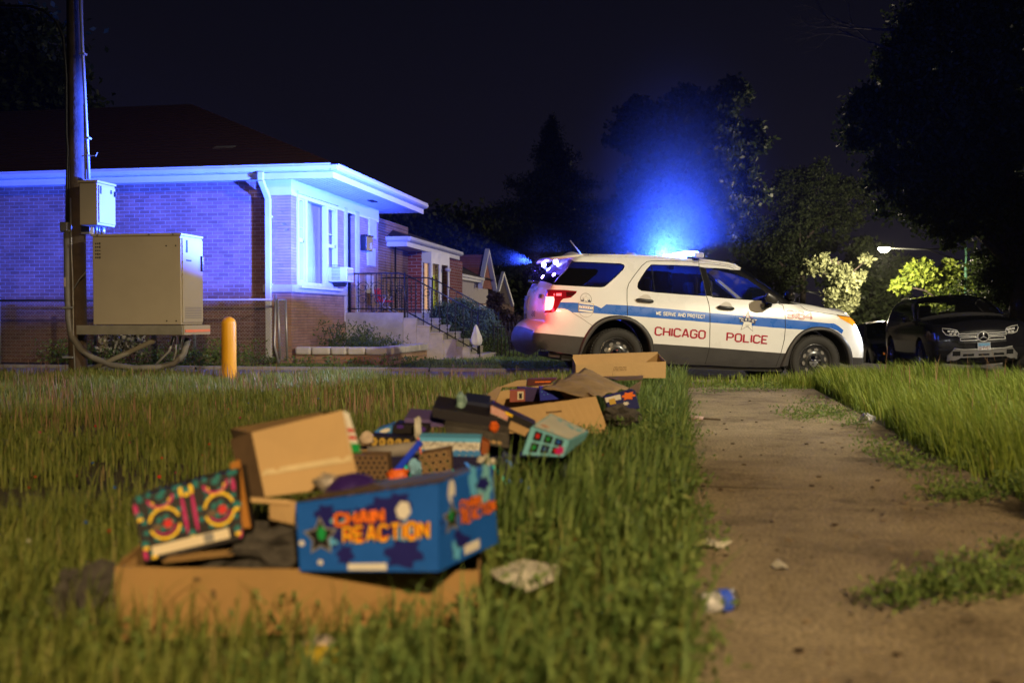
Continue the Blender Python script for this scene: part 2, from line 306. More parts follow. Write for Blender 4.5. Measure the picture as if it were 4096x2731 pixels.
# ---------------------------------------------------------------- corner house
BR1 = brick('common_brick', 'X', (.30, .155, .115), (.20, .10, .075), (.46, .40, .37))
BRR_Y = brick('roman_brick_street', 'Y', (.42, .25, .19), (.34, .19, .14), (.22, .18, .16), bw=.30, bh=.052, ms=.011)
BRR_X = brick('roman_brick_side', 'X', (.40, .25, .19), (.32, .19, .14), (.24, .2, .18), bw=.30, bh=.052, ms=.011)
STONE = mat('limestone', (.5, .47, .43), .85, var=.12, scale=5, bump=.3)
HX, HY = -6.83, 16.70; EX, EY = -5.89, 16.35; YF = 21.8; YE = 22.5; ZE = 3.46; ZS = 3.25
H1 = thing('brick_house', 'brick house with dark red hip roof and wide white eaves, behind the steel cabinet', 'house', (HX, HY, 0))
b = MB(); b.bb((-24, HY + .09, -.1), (HX - .48, 26, ZS)); b.build('wall', BR1, H1)
b = MB(); b.mi = 0
# face-brick corner and street front, with openings cut
pil = -7.31
yw0 = onX(*c3(478, 600), HX).y; yw1 = onX(*c3(742, 600), HX).y; zw1 = onX(*c3(478, 290), HX).z; zw0 = onX(*c3(484, 902), HX).z
yd0 = onX(*c3(812, 600), HX).y; yd1 = onX(*c3(866, 600), HX).y; zd1 = onX(*c3(812, 398), HX).z; zd0 = .93
zf = 2.98
b.bb((pil, HY, -.1), (HX - .25, HY + .5, zf)); b.build('wall', BRR_X, H1)
b = MB()
def wallY(y0, y1, z0, z1): b.bb((HX - .25, y0, z0), (HX, y1, z1))
wallY(HY, yw0, -.1, zf); wallY(yw0, yw1, -.1, zw0); wallY(yw0, yw1, zw1, zf); wallY(yw1, yd0, -.1, zf); wallY(yd0, yd1, -.1, zd0); wallY(yd0, yd1, zd1, zf); wallY(yd1, YF, -.1, zf)
b.build('wall', BRR_Y, H1)
b = MB(); b.bb((pil - .02, HY - .015, zf), (HX + .015, HY + .5, ZS)); b.bb((HX - .27, HY + .5, zf), (HX + .015, YF + .012, ZS)); b.build('frieze', WHITE, H1)
b = MB(); zs = onX(*c3(440, 895), HX).z; b.bb((pil - .04, HY - .05, zs - .14), (HX + .05, HY + .4, zs)); b.bb((HX - .03, HY + .4, zs - .14), (HX + .05, yd0 - .1, zs)); b.build('sill_band', STONE, H1, bevel=.015)
# roof: side slope, street slope, far end
SH = mat('dark_red_shingles', (.032, .005, .005), .9, var=.35, scale=14, bump=.5, bscale=30)
sl = .43; t = 5.5; ax_ = EX - t; ay_ = EY + t; az = ZE + sl * t
b = MB(); b.quad((EX, EY, ZE), (ax_, ay_, az), (-26, ay_, az), (-26, EY, ZE)); b.quad((EX, EY, ZE), (EX, YE, ZE), (ax_, YE, az), (ax_, ay_, az))
b.quad((ax_, ay_, az), (ax_, YE + 5, az), (-26, YE + 5, az), (-26, ay_, az)); b.quad((EX, YE, ZE - .02), (ax_, YE, az), (ax_, YE, ZE - .02)); b.quad((EX, EY, ZE - .03), (-26, EY, ZE - .03), (-26, YE, ZE - .03), (EX, YE, ZE - .03))
rf = b.build('roof', SH, H1)
# shingle courses: thin raised lines on the slope
b = MB()
for i in range(1, 26):
    q = i / 26; x0 = EX - t * q; yy = EY + t * q; zz = ZE + sl * t * q
    b.box(((x0 - 26) / 2, yy - .01, zz + .006), (x0 + 26, .012, .012))
b.build('shingle_course', SH, rf)
v = onY(*c2(1500, 0), EY + 1.0)
p = at(227, 148.5, 18.9); b = MB(); b.box(p, (.42, .36, .1), Matrix.Rotation(R(18), 3, 'X')); b.box(p - V((0, 0, .09)), (.3, .3, .12)); b.build('roof_vent', GALV, H1, bevel=.01)
# gutter (ogee-ish profile), fascia, soffit
b = MB()
prof = [(0, 0), (.035, -.0), (.035, -.02), (.05, -.05), (.028, -.1), (.0, -.13)]
def gut(bm, p, q, out, up=ZE):
    p = V(p); q = V(q); out = V(out)
    a = [(p + out * o + V((0, 0, up + z)), q + out * (o) + V((0, 0, up + z))) for o, z in [(-.06, 0), (.045, 0), (.045, -.025), (.06, -.04), (.052, -.075), (.02, -.11), (-.06, -.125)]]
    for i in range(len(a) - 1): bm.quad(a[i][0], a[i][1], a[i + 1][1], a[i + 1][0])
    bm.quad(*[x[0] for x in a]); bm.quad(*[x[1] for x in a][::-1])
gut(b, (-26, EY, 0), (EX + .045, EY, 0), (0, -1, 0)); gut(b, (EX, EY - .045, 0), (EX, YE, 0), (1, 0, 0)); b.build('gutter', WHITE, H1)
b = MB(); b.bb((-26, EY + .06, ZS - .03), (EX - .06, EY + .085, ZE - .13)); b.bb((EX - .085, EY + .086, ZS - .03), (EX - .06, YE, ZE - .13)); b.build('fascia', WHITE, H1)
SOF = mat('soffit_paint', (.55, .56, .56), .6, var=.05)
b = MB(); b.bb((-26, EY + .09, ZS), (EX - .09, HY + .6, ZS + .015)); b.bb((HX - .3, HY + .6, ZS), (EX - .09, YE - .02, ZS + .015))
for i in range(9): b.bb((HX + .05 + i * .095, EY + .12, ZS - .006), (HX + .06 + i * .095, YE - .04, ZS - .001))
sf = b.build('soffit', SOF, H1); b = MB(); pz = onZ(*c3(985, 341), ZS - .012); b.box(pz, (.12, .32, .02)); b.build('soffit_vent', DARK, H1)
# downspout
b = MB(); px_ = lambda x: onY(*c3(x, 500), HY - .1).x
xa = onY(*c3(242, 160), EY).x; xb = px_(282); zt = ZE - .12
pts = [(xa, EY - .02, zt), (xa, EY - .02, zt - .14), (xb, HY - .06, zt - .42), (xb, HY - .06, .05)]
for i in range(3):
    p, q = V(pts[i]), V(pts[i + 1]); d = (q - p).normalized(); s_ = V((.05, 0, 0)); u_ = d.cross(s_).normalized() * .035
    b.hexa([p - s_ - u_, p + s_ - u_, p + s_ + u_, p - s_ + u_], q - p)
for z in (2.6, 1.4): b.box((xb, HY - .03, z), (.13, .1, .03))
b.build('downspout', WHITE, H1, bevel=.008)
# big three-lite window
def frame(bm, X, y0, y1, z0, z1, w=.06, d=.07, rec=0):
    for a in ((y0, y0 + w, z0, z1), (y1 - w, y1, z0, z1), (y0 + w, y1 - w, z0, z0 + w), (y0 + w, y1 - w, z1 - w, z1)):
        bm.bb((X - rec - d, a[0], a[2]), (X - rec, a[1], a[3]))
GLS = glass('window_glass', (.03, .034, .05), .95)
CURT = mat('pale_curtain', (.6, .6, .62), .9, var=.06)
wx = HX + .03
b = MB(); frame(b, wx, yw0, yw1, zw0, zw1, .07, .12)
ym1 = onX(*c3(532, 600), HX).y; ym2 = onX(*c3(672, 600), HX).y
for ym in (ym1, ym2): b.bb((wx - .11, ym - .05, zw0 + .07), (wx + .01, ym + .05, zw1 - .07))
for y0, y1, z in ((yw0 + .07, ym1 - .05, onX(*c3(500, 600), HX).z), (ym2 + .05, yw1 - .07, onX(*c3(705, 640), HX).z)):
    b.bb((wx - .09, y0, z - .035), (wx - .02, y1, z + .035)); frame(b, wx, y0, y1, zw0 + .07, zw1 - .07, .035, .07, .02)
    zz = zw1 - .6; b.bb((wx - .08, y0 + .03, zz), (wx - .03, y1 - .03, zz + .02))
b.bb((wx - .02, yw0 - .06, zw0 - .05), (wx + .09, yw1 + .06, zw0 - .002)); b.bb((wx - .02, yw0 - .03, zw1 + .002), (wx + .03, yw1 + .03, zw1 + .05))
wnd = b.build('window', WHITE, H1)
b = MB(); b.quad((wx - .082, yw0 + .03, zw0 + .03), (wx - .082, yw1 - .03, zw0 + .03), (wx - .082, yw1 - .03, zw1 - .03), (wx - .082, yw0 + .03, zw1 - .03)); b.build('pane', GLS, wnd)
b = MB(); n = 90
for i in range(n):
    ya = yw0 + .05 + (yw1 - yw0 - .1) * i / n; yb = yw0 + .05 + (yw1 - yw0 - .1) * (i + 1) / n
    if abs((ya - ym1)) < .06 or abs(ya - ym2) < .06: continue
    x0 = wx - .125 + .012 * math.sin(i * 1.3); x1 = wx - .125 + .012 * math.sin((i + 1) * 1.3); b.quad((x0, ya, zw0), (x1, yb, zw0), (x1, yb, zw1), (x0, ya, zw1))
b.build('curtain', CURT, wnd)
# door with iron security grille
b = MB(); b.bb((HX - .2, yd0, zd0), (HX - .14, yd1, zd1)); dr = b.build('door', mat('dark_door', (.03, .025, .03), .5), H1)
b = MB(); b.bb((HX - .1, yd0 + .02, zd0), (HX - .08, yd0 + .06, zd1 - .02)); b.bb((HX - .1, yd1 - .06, zd0), (HX - .08, yd1 - .02, zd1 - .02)); b.bb((HX - .1, yd0 + .06, zd0 + .85), (HX - .08, yd1 - .06, zd0 + .93))
for i in range(9): yy = yd0 + .09 + (yd1 - yd0 - .18) * i / 8; b.tube([(HX - .09, yy, zd0 + .02), (HX - .09, yy, zd1 - .04)], .008, 5)
for k in range(14):
    zc = zd0 + .12 + k * .145; yc = (yd0 + yd1) / 2
    b.tube([(HX - .085, yc + .1 * math.cos(a) * (1 - a * .08), zc + .07 * math.sin(a) * (1 - a * .08)) for a in [j * .5 for j in range(13)]], .006, 4)
b.build('security_grille', BLACKM, dr)
b = MB(); b.bb((HX - .02, yd0 - .17, zd0 - .2), (HX + .03, yd0 - .01, zd1 + .03)); b.bb((HX - .02, yd1 + .01, zd0 - .2), (HX + .03, yd1 + .24, zd1 + .03))
b.build('door_surround', STONE, H1, bevel=.01)
for q in ((955, 1003, 455, 585), (945, 996, 645, 770), (935, 986, 830, 955)):
    a = onX(*c3(q[0], (q[2] + q[3]) / 2), HX).y; c = onX(*c3(q[1], 600), HX).y; z1 = onX(*c3(q[0], q[2]), HX).z; z0 = onX(*c3(q[0], q[3]), HX).z
    b = MB(); b.bb((HX - .02, a, z0), (HX + .035, c, z1)); b.build('stone_insert', STONE, H1, bevel=.01)
a = onX(*c3(902, 600), HX).y; c = onX(*c3(946, 600), HX).y; z1 = onX(*c3(902, 572), HX).z; z0 = onX(*c3(902, 668), HX).z
b = MB(); b.bb((HX + .0, a, z0), (HX + .14, c, z1)); b.bb((HX - .01, a + .02, z1), (HX + .16, c + .02, z1 + .03)); mbx = b.build('mailbox', BLACKM, H1, bevel=.01)
b = MB(); fn = lambda s, t, l: V((HX + .142 + l, (c - .2) + s, z0 + .04 + t)); lettering(b, '11', fn, .1, .14, 1.2, 2.5); b.build('house_number', WHITE, mbx)
# planter with concrete cap
zc = .30; PX, PY = -5.08, 19.45
BRP = brick('planter_brick', 'X', (.34, .17, .11), (.42, .27, .18), (.25, .21, .19), bw=.25); BRP2 = brick('planter_brick_street', 'Y', (.5, .33, .2), (.42, .25, .15), (.2, .16, .13), bw=.25)
PL = thing('brick_planter', 'low brick planter with thick white cap stones at the foot of the big window', 'planter', (-6, 18, 0))
b = MB(); b.bb((HX + .06, HY + .03, -.1), (PX, HY + .22, zc - .14)); b.build('brick_wall', BRP, PL)
b = MB(); b.bb((PX - .19, HY + .22, -.1), (PX - .001, PY, zc - .14)); b.build('brick_wall', BRP2, PL)
b = MB(); x = HX + .07; CAPM = mat('cap_stone', (.55, .53, .5), .85, var=.15, scale=6, bump=.4)
for w in (.3, .36, .3, .34, .4): b.bb((x, HY - .03, zc - .14), (x + w - .015, HY + .26, zc)); x += w
yy = HY + .27
for w in (.9, .85, .68): b.bb((PX - .24, yy, zc - .14), (PX + .05, yy + w - .015, zc)); yy += w
b.build('cap_stone', CAPM, PL, bevel=.035)
b = MB(); b.bb((HX + .02, HY + .2, -.05), (PX - .19, PY, zc - .2)); b.build('soil_bed', SOIL, PL)
# stoop and steps
ZD = .92; SX = -5.59; SY0, SY1 = 19.5, 21.9
ST = thing('concrete_stoop', 'concrete porch stoop with six steps beside the brick planter', 'stoop', (SX, 20.5, 0))
b = MB(); b.bb((HX + .02, SY0, -.1), (SX, SY1, ZD)); b.build('landing', CONC, ST, bevel=.01)
TREAD = mat('step_concrete', (.45, .41, .35), .9, var=.2, scale=5, bump=.3)
n = 6; run = (-3.93 - SX) / n
for i in range(n):
    z1 = ZD - (i + 1) * ZD / (n + .35); b = MB(); b.bb((SX + i * run + .002, SY0 + .002, -.1), (SX + (i + 1) * run, SY1 - .05, z1)); b.bb((SX + i * run + .01, SY0 - .01, z1 + .001), (SX + (i + 1) * run + .02, SY1, z1 + .035)); b.build('step', TREAD if i else TREAD, ST, bevel=.006)
# wrought-iron railing
def railing(Yr, nm, label):
    rl = thing('iron_railing', label, 'railing', (SX, Yr, ZD), group='wrought iron railings of the corner house stoop')
    b = MB(); zt = ZD + .8; xl = HX + .05; xe = -4.05; zb = .12
    b.tube([(xl, Yr, zt), (SX - .1, Yr, zt), (SX + .1, Yr, zt - .06), (xe, Yr, zb + .78)], .016, 6); b.tube([(xl, Yr, ZD + .08), (SX + .05, Yr, ZD + .08)], .012, 6); b.tube([(SX + .1, Yr, ZD + .0), (xe, Yr, zb + .02)], .014, 6)
    b.build('handrail', BLACKM, rl)
    b = MB(); xs_ = []
    x = xl + .06
    while x < xe - .05:
        if x < SX: z0, z1 = ZD + .02, zt
        else: q = (x - SX) / (xe - SX); z0 = ZD * (1 - q) + zb * q - .06; z1 = zt - .06 + (zb + .78 - zt + .06) * q
        b.tube([(x, Yr, z0), (x, Yr, z1)], .009, 5)
        for k in range(8): # twisted bar beads
            zz = z0 + .12 + k * (z1 - z0 - .24) / 8; b.box((x, Yr, zz), (.024, .024, .028), Matrix.Rotation(R(45), 3, 'Z'))
        x += .165 if (x < SX - .9 or x > SX - .35) else .11
    b.build('baluster', BLACKM, rl)
    b = MB(); b.tube([(xe, Yr, -.02), (xe, Yr, zb + .84)], .02, 8); b.build('post', BLACKM, rl); b = MB(); b.tube([(SX + .02, Yr, ZD - .1), (SX + .02, Yr, zt + .01)], .018, 8); b.build('post', BLACKM, rl)
    for cx_, cz_, sg in ((xl + .32, ZD + .52, 1), (xl + .62, ZD + .52, -1), (xl + .32, ZD + .27, 1), (xl + .62, ZD + .27, -1), (SX - .1, ZD + .45, 1)):
        b = MB(); b.tube([(cx_ + sg * .13 * math.cos(a) * (1 - a / 11), Yr, cz_ + .12 * math.sin(a) * (1 - a / 11)) for a in [j * .4 for j in range(22)]], .007, 5); b.build('scroll', BLACKM, rl)
    return rl
railing(SY0 + .06, 'n', 'black wrought iron railing with scrolls on the near edge of the stoop'); railing(SY1 - .08, 'f', 'black wrought iron railing on the far edge of the stoop by the hedge')

# porch chair, red back, purple-lit metal frame
CH = thing('folding_chair', 'red folding chair standing on the porch behind the railing', 'chair', (-6.2, 20.6, ZD))
def C(x, y): return onY(*c4(x, y), 20.6)
b = MB(); q = [C(310, 690), C(365, 680), C(388, 820), C(335, 828)]; b.hexa(q, (-.05, .35, 0)); 
b.build('backrest', mat('red_fabric', (.5, .02, .03), .8, var=.2, scale=30), CH, bevel=.01)
z = C(380, 830).z; b = MB(); b.bb((C(330, 830).x, 20.6, z), (C(470, 815).x, 21.0, z + .035)); b.build('seat', mat('red_fabric', (.5, .02, .03)), CH, bevel=.01)
b = MB(); b.bb((C(320, 765).x, 20.55, C(0, 765).z), (C(470, 760).x, 20.6, C(0, 755).z)); b.build('armrest', mat('lilac_metal', (.3, .28, .33), .35, metal=.6), CH)
for dy in (0, .38):
    b = MB(); b.tube([C(340, 760) + V((0, dy, 0)), C(385, 860) + V((0, dy, 0)), V((C(520, 0).x, 20.6 + dy, ZD))], .012, 6); b.tube([C(450, 760) + V((0, dy, 0)), C(400, 860) + V((0, dy, 0)), V((C(300, 0).x, 20.6 + dy, ZD))], .012, 6); b.build('leg', mat('lilac_metal', (.3, .28, .33)), CH)
# window air conditioner, hangs in the window
z1 = onX(*c3(690, 780), HX).z; z0 = onX(*c3(690, 878), HX).z; ya = yw1 - .43
AC = thing('window_air_conditioner', 'white window air conditioner sticking out of the big window', 'air conditioner', (HX + .1, yw1 - .2, z0))
b = MB(); b.bb((wx - .05, ya, z0), (wx + .34, yw1 - .03, z1)); b.build('casing', WHITE, AC, bevel=.012)
b = MB(); 
for i in range(11): b.bb((wx + .03, ya - .006, z0 + .04 + i * .028), (wx + .2, ya, z0 + .052 + i * .028))
b.build('louvre', mat('ac_slot', (.12, .12, .13), .6), AC)
b = MB(); b.bb((wx + .341, ya + .03, z0 + .03), (wx + .348, yw1 - .06, z1 - .03)); b.build('coil_grille', mat('coil', (.35, .35, .36), .5, metal=.5, var=.6, scale=60), AC)
b = MB(); b.box((wx + .12, (ya + yw1) / 2, z0 - .05), (.2, .12, .08), taper=1.3); b.build('bracket', BLACKM, AC)

# ---------------------------------------------------------------- second house
BR2X = brick('red_brick_side', 'X', (.30, .07, .05), (.22, .045, .035), (.45, .38, .35), bh=.09, bw=.27, ms=.016); BR2Y = brick('red_brick_street', 'Y', (.30, .07, .05), (.22, .045, .035), (.45, .38, .35), bh=.09, bw=.27, ms=.016)
H2 = thing('brick_house', 'red brick house with a lit bay window next beyond the corner house', 'house', (-6.93, 26, 0))
b = MB(); b.bb((-16, 26, -.1), (-6.93, 26.3, 2.62)); b.bb((-16, 26.3, -.1), (-7.2, 31, 2.62)); b.build('wall', BR2X, H2)
b = MB(); b.bb((-7.2, 28.2, -.1), (-6.93, 31, 2.6)); b.build('wall', BR2Y, H2)
ex, ey, yf2, ze = -6.73, 24.0, 30.0, 2.84
b = MB(); gut(b, (-16, ey, 0), (ex, ey, 0), (0, -1, 0), ze); gut(b, (ex, ey, 0), (ex, yf2, 0), (1, 0, 0), ze); b.build('gutter', WHITE, H2)
b = MB(); b.bb((-16, ey + .05, ze - .24), (ex - .06, ey + .08, ze - .12)); b.bb((ex - .09, ey + .08, ze - .24), (ex - .06, yf2, ze - .12)); b.build('fascia', WHITE, H2)
b = MB(); b.bb((-16, ey + .08, ze - .235), (ex - .09, yf2, ze - .22)); b.build('soffit', SOF, H2)
SH2 = mat('brown_shingles', (.045, .03, .035), .9, var=.3, scale=12, bump=.5)
b = MB(); b.quad((ex, ey, ze), (ex - 4, ey + 4, ze + 1.5), (-18, ey + 4, ze + 1.5), (-18, ey, ze)); b.quad((ex, ey, ze), (ex, yf2, ze), (ex - 4, yf2 - 2, ze + 1.5), (ex - 4, ey + 4, ze + 1.5)); b.quad((ex, yf2, ze), (ex, ey, ze - .01), (-18, ey, ze - .01), (-18, yf2, ze - .01)); b.build('roof', SH2, H2)
P = [V((-6.93, 26.0)), V((-6.75, 26.35)), V((-6.66, 27.0)), V((-6.59, 27.8)), V((-6.93, 28.3))]
b = MB()
for i in range(4):
    p, q = P[i], P[i + 1]; d = (q - p); 
    b.hexa([(p.x, p.y, 2.3), (q.x, q.y, 2.3), (q.x, q.y, 2.62), (p.x, p.y, 2.62)], (-.05, .01, 0)); b.hexa([(p.x, p.y, .9), (q.x, q.y, .9), (q.x, q.y, 1.02), (p.x, p.y, 1.02)], (-.05, .01, 0))
    for t0, t1 in ((0, .13), (.87, 1)):
        a = p + d * t0; c = p + d * t1; b.hexa([(a.x, a.y, 1.02), (c.x, c.y, 1.02), (c.x, c.y, 2.3), (a.x, a.y, 2.3)], (-.05, .01, 0))
b.quad(*[(p.x, p.y, 2.3) for p in P])
w2 = b.build('bay_window', WHITE, H2)
b = MB()
for i in range(4):
    p, q = P[i], P[i + 1]; d = q - p; a = p + d * .13; c = p + d * .87; b.quad((a.x - .02, a.y, 1.02), (c.x - .02, c.y, 1.02), (c.x - .02, c.y, 2.3), (a.x - .02, a.y, 2.3))
b.build('pane', glass('lit_glass', (.01, .01, .01), .85), w2)
CURL = mat('lit_curtain', (.6, .42, .2), .8, var=.3, scale=25, emit=(1, .58, .22), es=.55)
b = MB()
for i in range(24):
    a = P[0] + (P[1] - P[0]) * (i / 24) + V((-.12, .02)); c = P[0] + (P[1] - P[0]) * ((i + 1) / 24) + V((-.12, .02)); o = .03 * (i % 2); o2 = .03 * ((i + 1) % 2)
    b.quad((a.x - o, a.y, 1.0), (c.x - o2, c.y, 1.0), (c.x - o2, c.y, 2.3), (a.x - o, a.y, 2.3))
b.build('lit_curtain', CURL, w2)
b = MB(); b.quad((-7.15, 26.4, 1.0), (-7.1, 29.5, 1.0), (-7.1, 29.5, 2.4), (-7.15, 26.4, 2.4)); b.build('lit_room', mat('lit_room', (.3, .2, .1), .8, var=.5, scale=3, emit=(1, .55, .22), es=.14), w2)
b = MB()
for i in range(60):
    b.box((-6.82 + random.uniform(-.04, .04), 26.75 + random.uniform(-.16, .16), 1.05 + random.random() * .9), (.03, .07, .12), Matrix.Rotation(random.random() * 3, 3, 'X'))
b.build('window_plant', mat('plant_lit', (.35, .4, .03), .6, emit=(.9, .9, .05), es=.3), w2)
b = MB(); b.bb((-9.0, 25.9, .5), (-8.0, 25.99, 2.45)); b.build('door_frame', WHITE, H2)
b = MB(); b.bb((-8.9, 25.86, .55), (-8.1, 25.9, 2.4)); b.build('door', mat('pale_door', (.45, .45, .48), .6), H2)
b = MB(); p = onX(*c3(1472, 795), -6.6); b.tube([p, p + V((.14, -.02, -.03))], .05, 10); b.build('flood_lamp', WHITE, H2)
for xp in (1070, 1137):
    q = onY(*c3(xp, 700), 24.2); b = MB(); b.tube([(q.x, 24.2, .6), (q.x, 24.2, ze - .24)], .025, 6); b.build('porch_post', BLACKM, H2)
b = MB(); b.bb((-9.6, 24.1, -.1), (-6.95, 25.99, .55)); b.build('porch_slab', CONC, H2)
b = MB(); q0 = onY(*c4(740, 575), 24.2); q1 = onY(*c4(900, 575), 24.2)
for i in range(12): x = -8.4 + i * .13; b.tube([(x, 24.15, .6), (x, 24.15, 1.5)], .01, 5)
b.tube([(-8.45, 24.15, 1.5), (-6.9, 24.15, 1.5)], .014, 5); b.tube([(-8.45, 24.15, .68), (-6.9, 24.15, .68)], .01, 5); b.build('porch_rail', BLACKM, H2)

# ---------------------------------------------------------------- third and fourth houses
CREAM = mat('cream_render', (.5, .45, .4), .85, var=.1, bump=.2)
H3 = thing('bungalow', 'bungalow with a cream bay front and a steep brick gable, third from the alley', 'house', (-7.2, 31.3, 0))
b = MB(); b.bb((-12, 31.3, 1.35), (-7.2, 36.6, 2.05)); b.build('bay_band', CREAM, H3)
b = MB(); b.bb((-12, 31.35, -.1), (-7.25, 36.6, 1.35)); b.build('wall', brick('bungalow_brick', 'Y', (.28, .12, .08), (.2, .08, .06), (.3, .27, .25)), H3)
b = MB(); b.bb((-12.1, 31.1, 2.06), (-7.0, 34.6, 2.14)); b.bb((-12.1, 31.0, 2.141), (-6.92, 34.6, 2.22)); b.build('eave', WHITE, H3)
b = MB(); b.quad((-6.95, 31.0, 2.22), (-10.5, 34, 4.0), (-14, 34, 4.0), (-14, 31, 2.22)); b.quad((-6.95, 31, 2.22), (-6.95, 36.8, 2.22), (-10.5, 36.8, 4.0), (-10.5, 34, 4.0)); b.build('roof', SH2, H3)
b = MB(); b.hexa([(-7.1, 34.5, 1.9), (-7.1, 36.9, 1.9), (-7.1, 35.55, 3.2)], (-3, 0, 0)) if False else b.add([(-7.1, 34.4, 1.9), (-7.1, 37.0, 1.9), (-7.1, 35.6, 3.12), (-11, 34.4, 1.9), (-11, 37.0, 1.9), (-11, 35.6, 3.12)], [(0, 1, 2), (5, 4, 3), (0, 3, 4, 1), (1, 4, 5, 2), (2, 5, 3, 0)]); b.build('gable', brick('gable_brick', 'Y', (.34, .1, .06), (.26, .07, .05), (.35, .25, .22)), H3)
b = MB()
for ya, za, yb, zb_ in ((34.3, 1.85, 35.6, 3.2), (35.6, 3.2, 37.1, 1.85)): b.hexa([(-6.95, ya, za), (-6.95, yb, zb_), (-6.95, yb, zb_ + .14), (-6.95, ya, za + .14)], (-.16, 0, 0))
b.build('bargeboard', WHITE, H3)
for y0 in (33.2, 35.2):
    b = MB(); frame(b, -7.2, y0, y0 + 1.0, .5, 1.3, .08, .08); w_ = b.build('window', WHITE, H3); b = MB(); b.bb((-7.27, y0 + .05, .55), (-7.26, y0 + .95, 1.25)); b.build('pane', GLS, w_)
H4 = thing('bungalow', 'dim bungalow with a steep pointed gable beyond the hedge', 'house', (-7.2, 38.5, 0))
b = MB(); b.bb((-12, 38.2, -.1), (-7.3, 43, 1.5)); b.build('wall', brick('dark_brick', 'Y', (.13, .07, .055), (.09, .05, .04), (.16, .13, .12)), H4)
b = MB(); b.add([(-7.2, 37.8, 1.4), (-7.2, 41.6, 1.4), (-7.2, 39.5, 2.55), (-12, 37.8, 1.4), (-12, 41.6, 1.4), (-12, 39.5, 2.55)], [(0, 1, 2), (0, 3, 4, 1), (1, 4, 5, 2), (2, 5, 3, 0)]); b.build('gable', SH2, H4)
b = MB()
for ya, za, yb, zb_ in ((37.7, 1.3, 39.5, 2.55), (39.5, 2.55, 41.8, 1.3)): b.hexa([(-7.1, ya, za), (-7.1, yb, zb_), (-7.1, yb, zb_ + .14), (-7.1, ya, za + .14)], (-.12, 0, 0))
b.build('bargeboard', WHITE, H4)
b = MB(); frame(b, -7.2, 38.4, 39.2, .5, 1.2, .08, .08); w_ = b.build('window', WHITE, H4); b = MB(); b.bb((-7.27, 38.45, .55), (-7.26, 39.15, 1.15)); b.build('pane', GLS, w_)

# ---------------------------------------------------------------- chain-link fence with gate
FY = 16.15; FZ = onY(*c3(100, 990), FY).z
FN = thing('chain_link_fence', 'chain link fence in front of the side brick wall', 'fence', (-10, FY, 0))
xr = onY(*c3(318, 1000), FY).x
def mesh_wires(bm, x0, x1, z0, z1, y, s=.058):
    H = z1 - z0; x = x0 - H
    while x < x1:
        for sg in (1, -1):
            a, c = (x, x + H) if sg > 0 else (x + H, x)
            za, zc = z0, z1
            p = [a, za, c, zc]
            # clip to the panel
            def cl(xx): return min(max(xx, x0), x1)
            if (a < x0 and c < x0) or (a > x1 and c > x1): continue
            f = lambda xx: za + (zc - za) * (xx - a) / (c - a)
            xa, xc = cl(a), cl(c); A = V((xa, y + .002 * sg, f(xa))); B = V((xc, y + .002 * sg, f(xc)))
            n_ = V((B.z - A.z, 0, A.x - B.x)).normalized() * .0019 if (B - A).length > 1e-6 else V((0, 0, 0))
            bm.add([A - n_, B - n_, B + n_, A + n_, A + V((0, .003, 0)), B + V((0, .003, 0))], [(0, 1, 2, 3), (3, 2, 5, 4), (0, 4, 5, 1)])
        x += s
b = MB(); mesh_wires(b, -12.6, xr, .05, FZ, FY); b.build('wire_mesh', GALV, FN)
b = MB(); b.tube([(-12.6, FY, FZ - .02), (xr, FY, FZ - .02)], .021, 8); b.build('top_rail', GALV, FN)
x = -12.2
while x < xr:
    b = MB(); b.tube([(x, FY + .03, -.05), (x, FY + .03, FZ + .03)], .026, 8); b.build('post', GALV, FN); x += 1.9
GT = thing('fence_gate', 'narrow chain link gate standing ajar beside the downspout', 'gate', (xr + .1, FY, 0))
def cp(x, y, d=0): return onY(*c3(x, y), FY + d)
b = MB(); b.tube([cp(338, 965), cp(330, 1300), cp(358, 1420)], .022, 8); b.build('post', GALV, GT)
b = MB(); b.tube([cp(352, 1000), cp(368, 1390)], .02, 8); b.tube([cp(405, 1000, .35), cp(415, 1390, .35)], .02, 8); b.tube([cp(352, 1000), cp(405, 1000, .35)], .018, 8); b.build('gate_frame', GALV, GT)
a = cp(352, 1000); c = cp(405, 1000, .35); b = MB(); dv = (c - a); 
for i in range(-20, 12):
    for sg in (1, -1):
        pts = []
        for k in range(2):
            pass
        z0, z1 = .08, FZ - .02; x0_ = i * .06; x1_ = x0_ + (z1 - z0)
        lo, hi = max(0, x0_), min(dv.length, x1_)
        if hi - lo < .02: continue
        f = lambda q: z0 + (q - x0_) if sg > 0 else z1 - (q - x0_)
        A = a + dv.normalized() * lo; B = a + dv.normalized() * hi; A.z = f(lo); B.z = f(hi); b.tube([A, B], .0025, 3, False)
b.build('wire_mesh', GALV, GT)
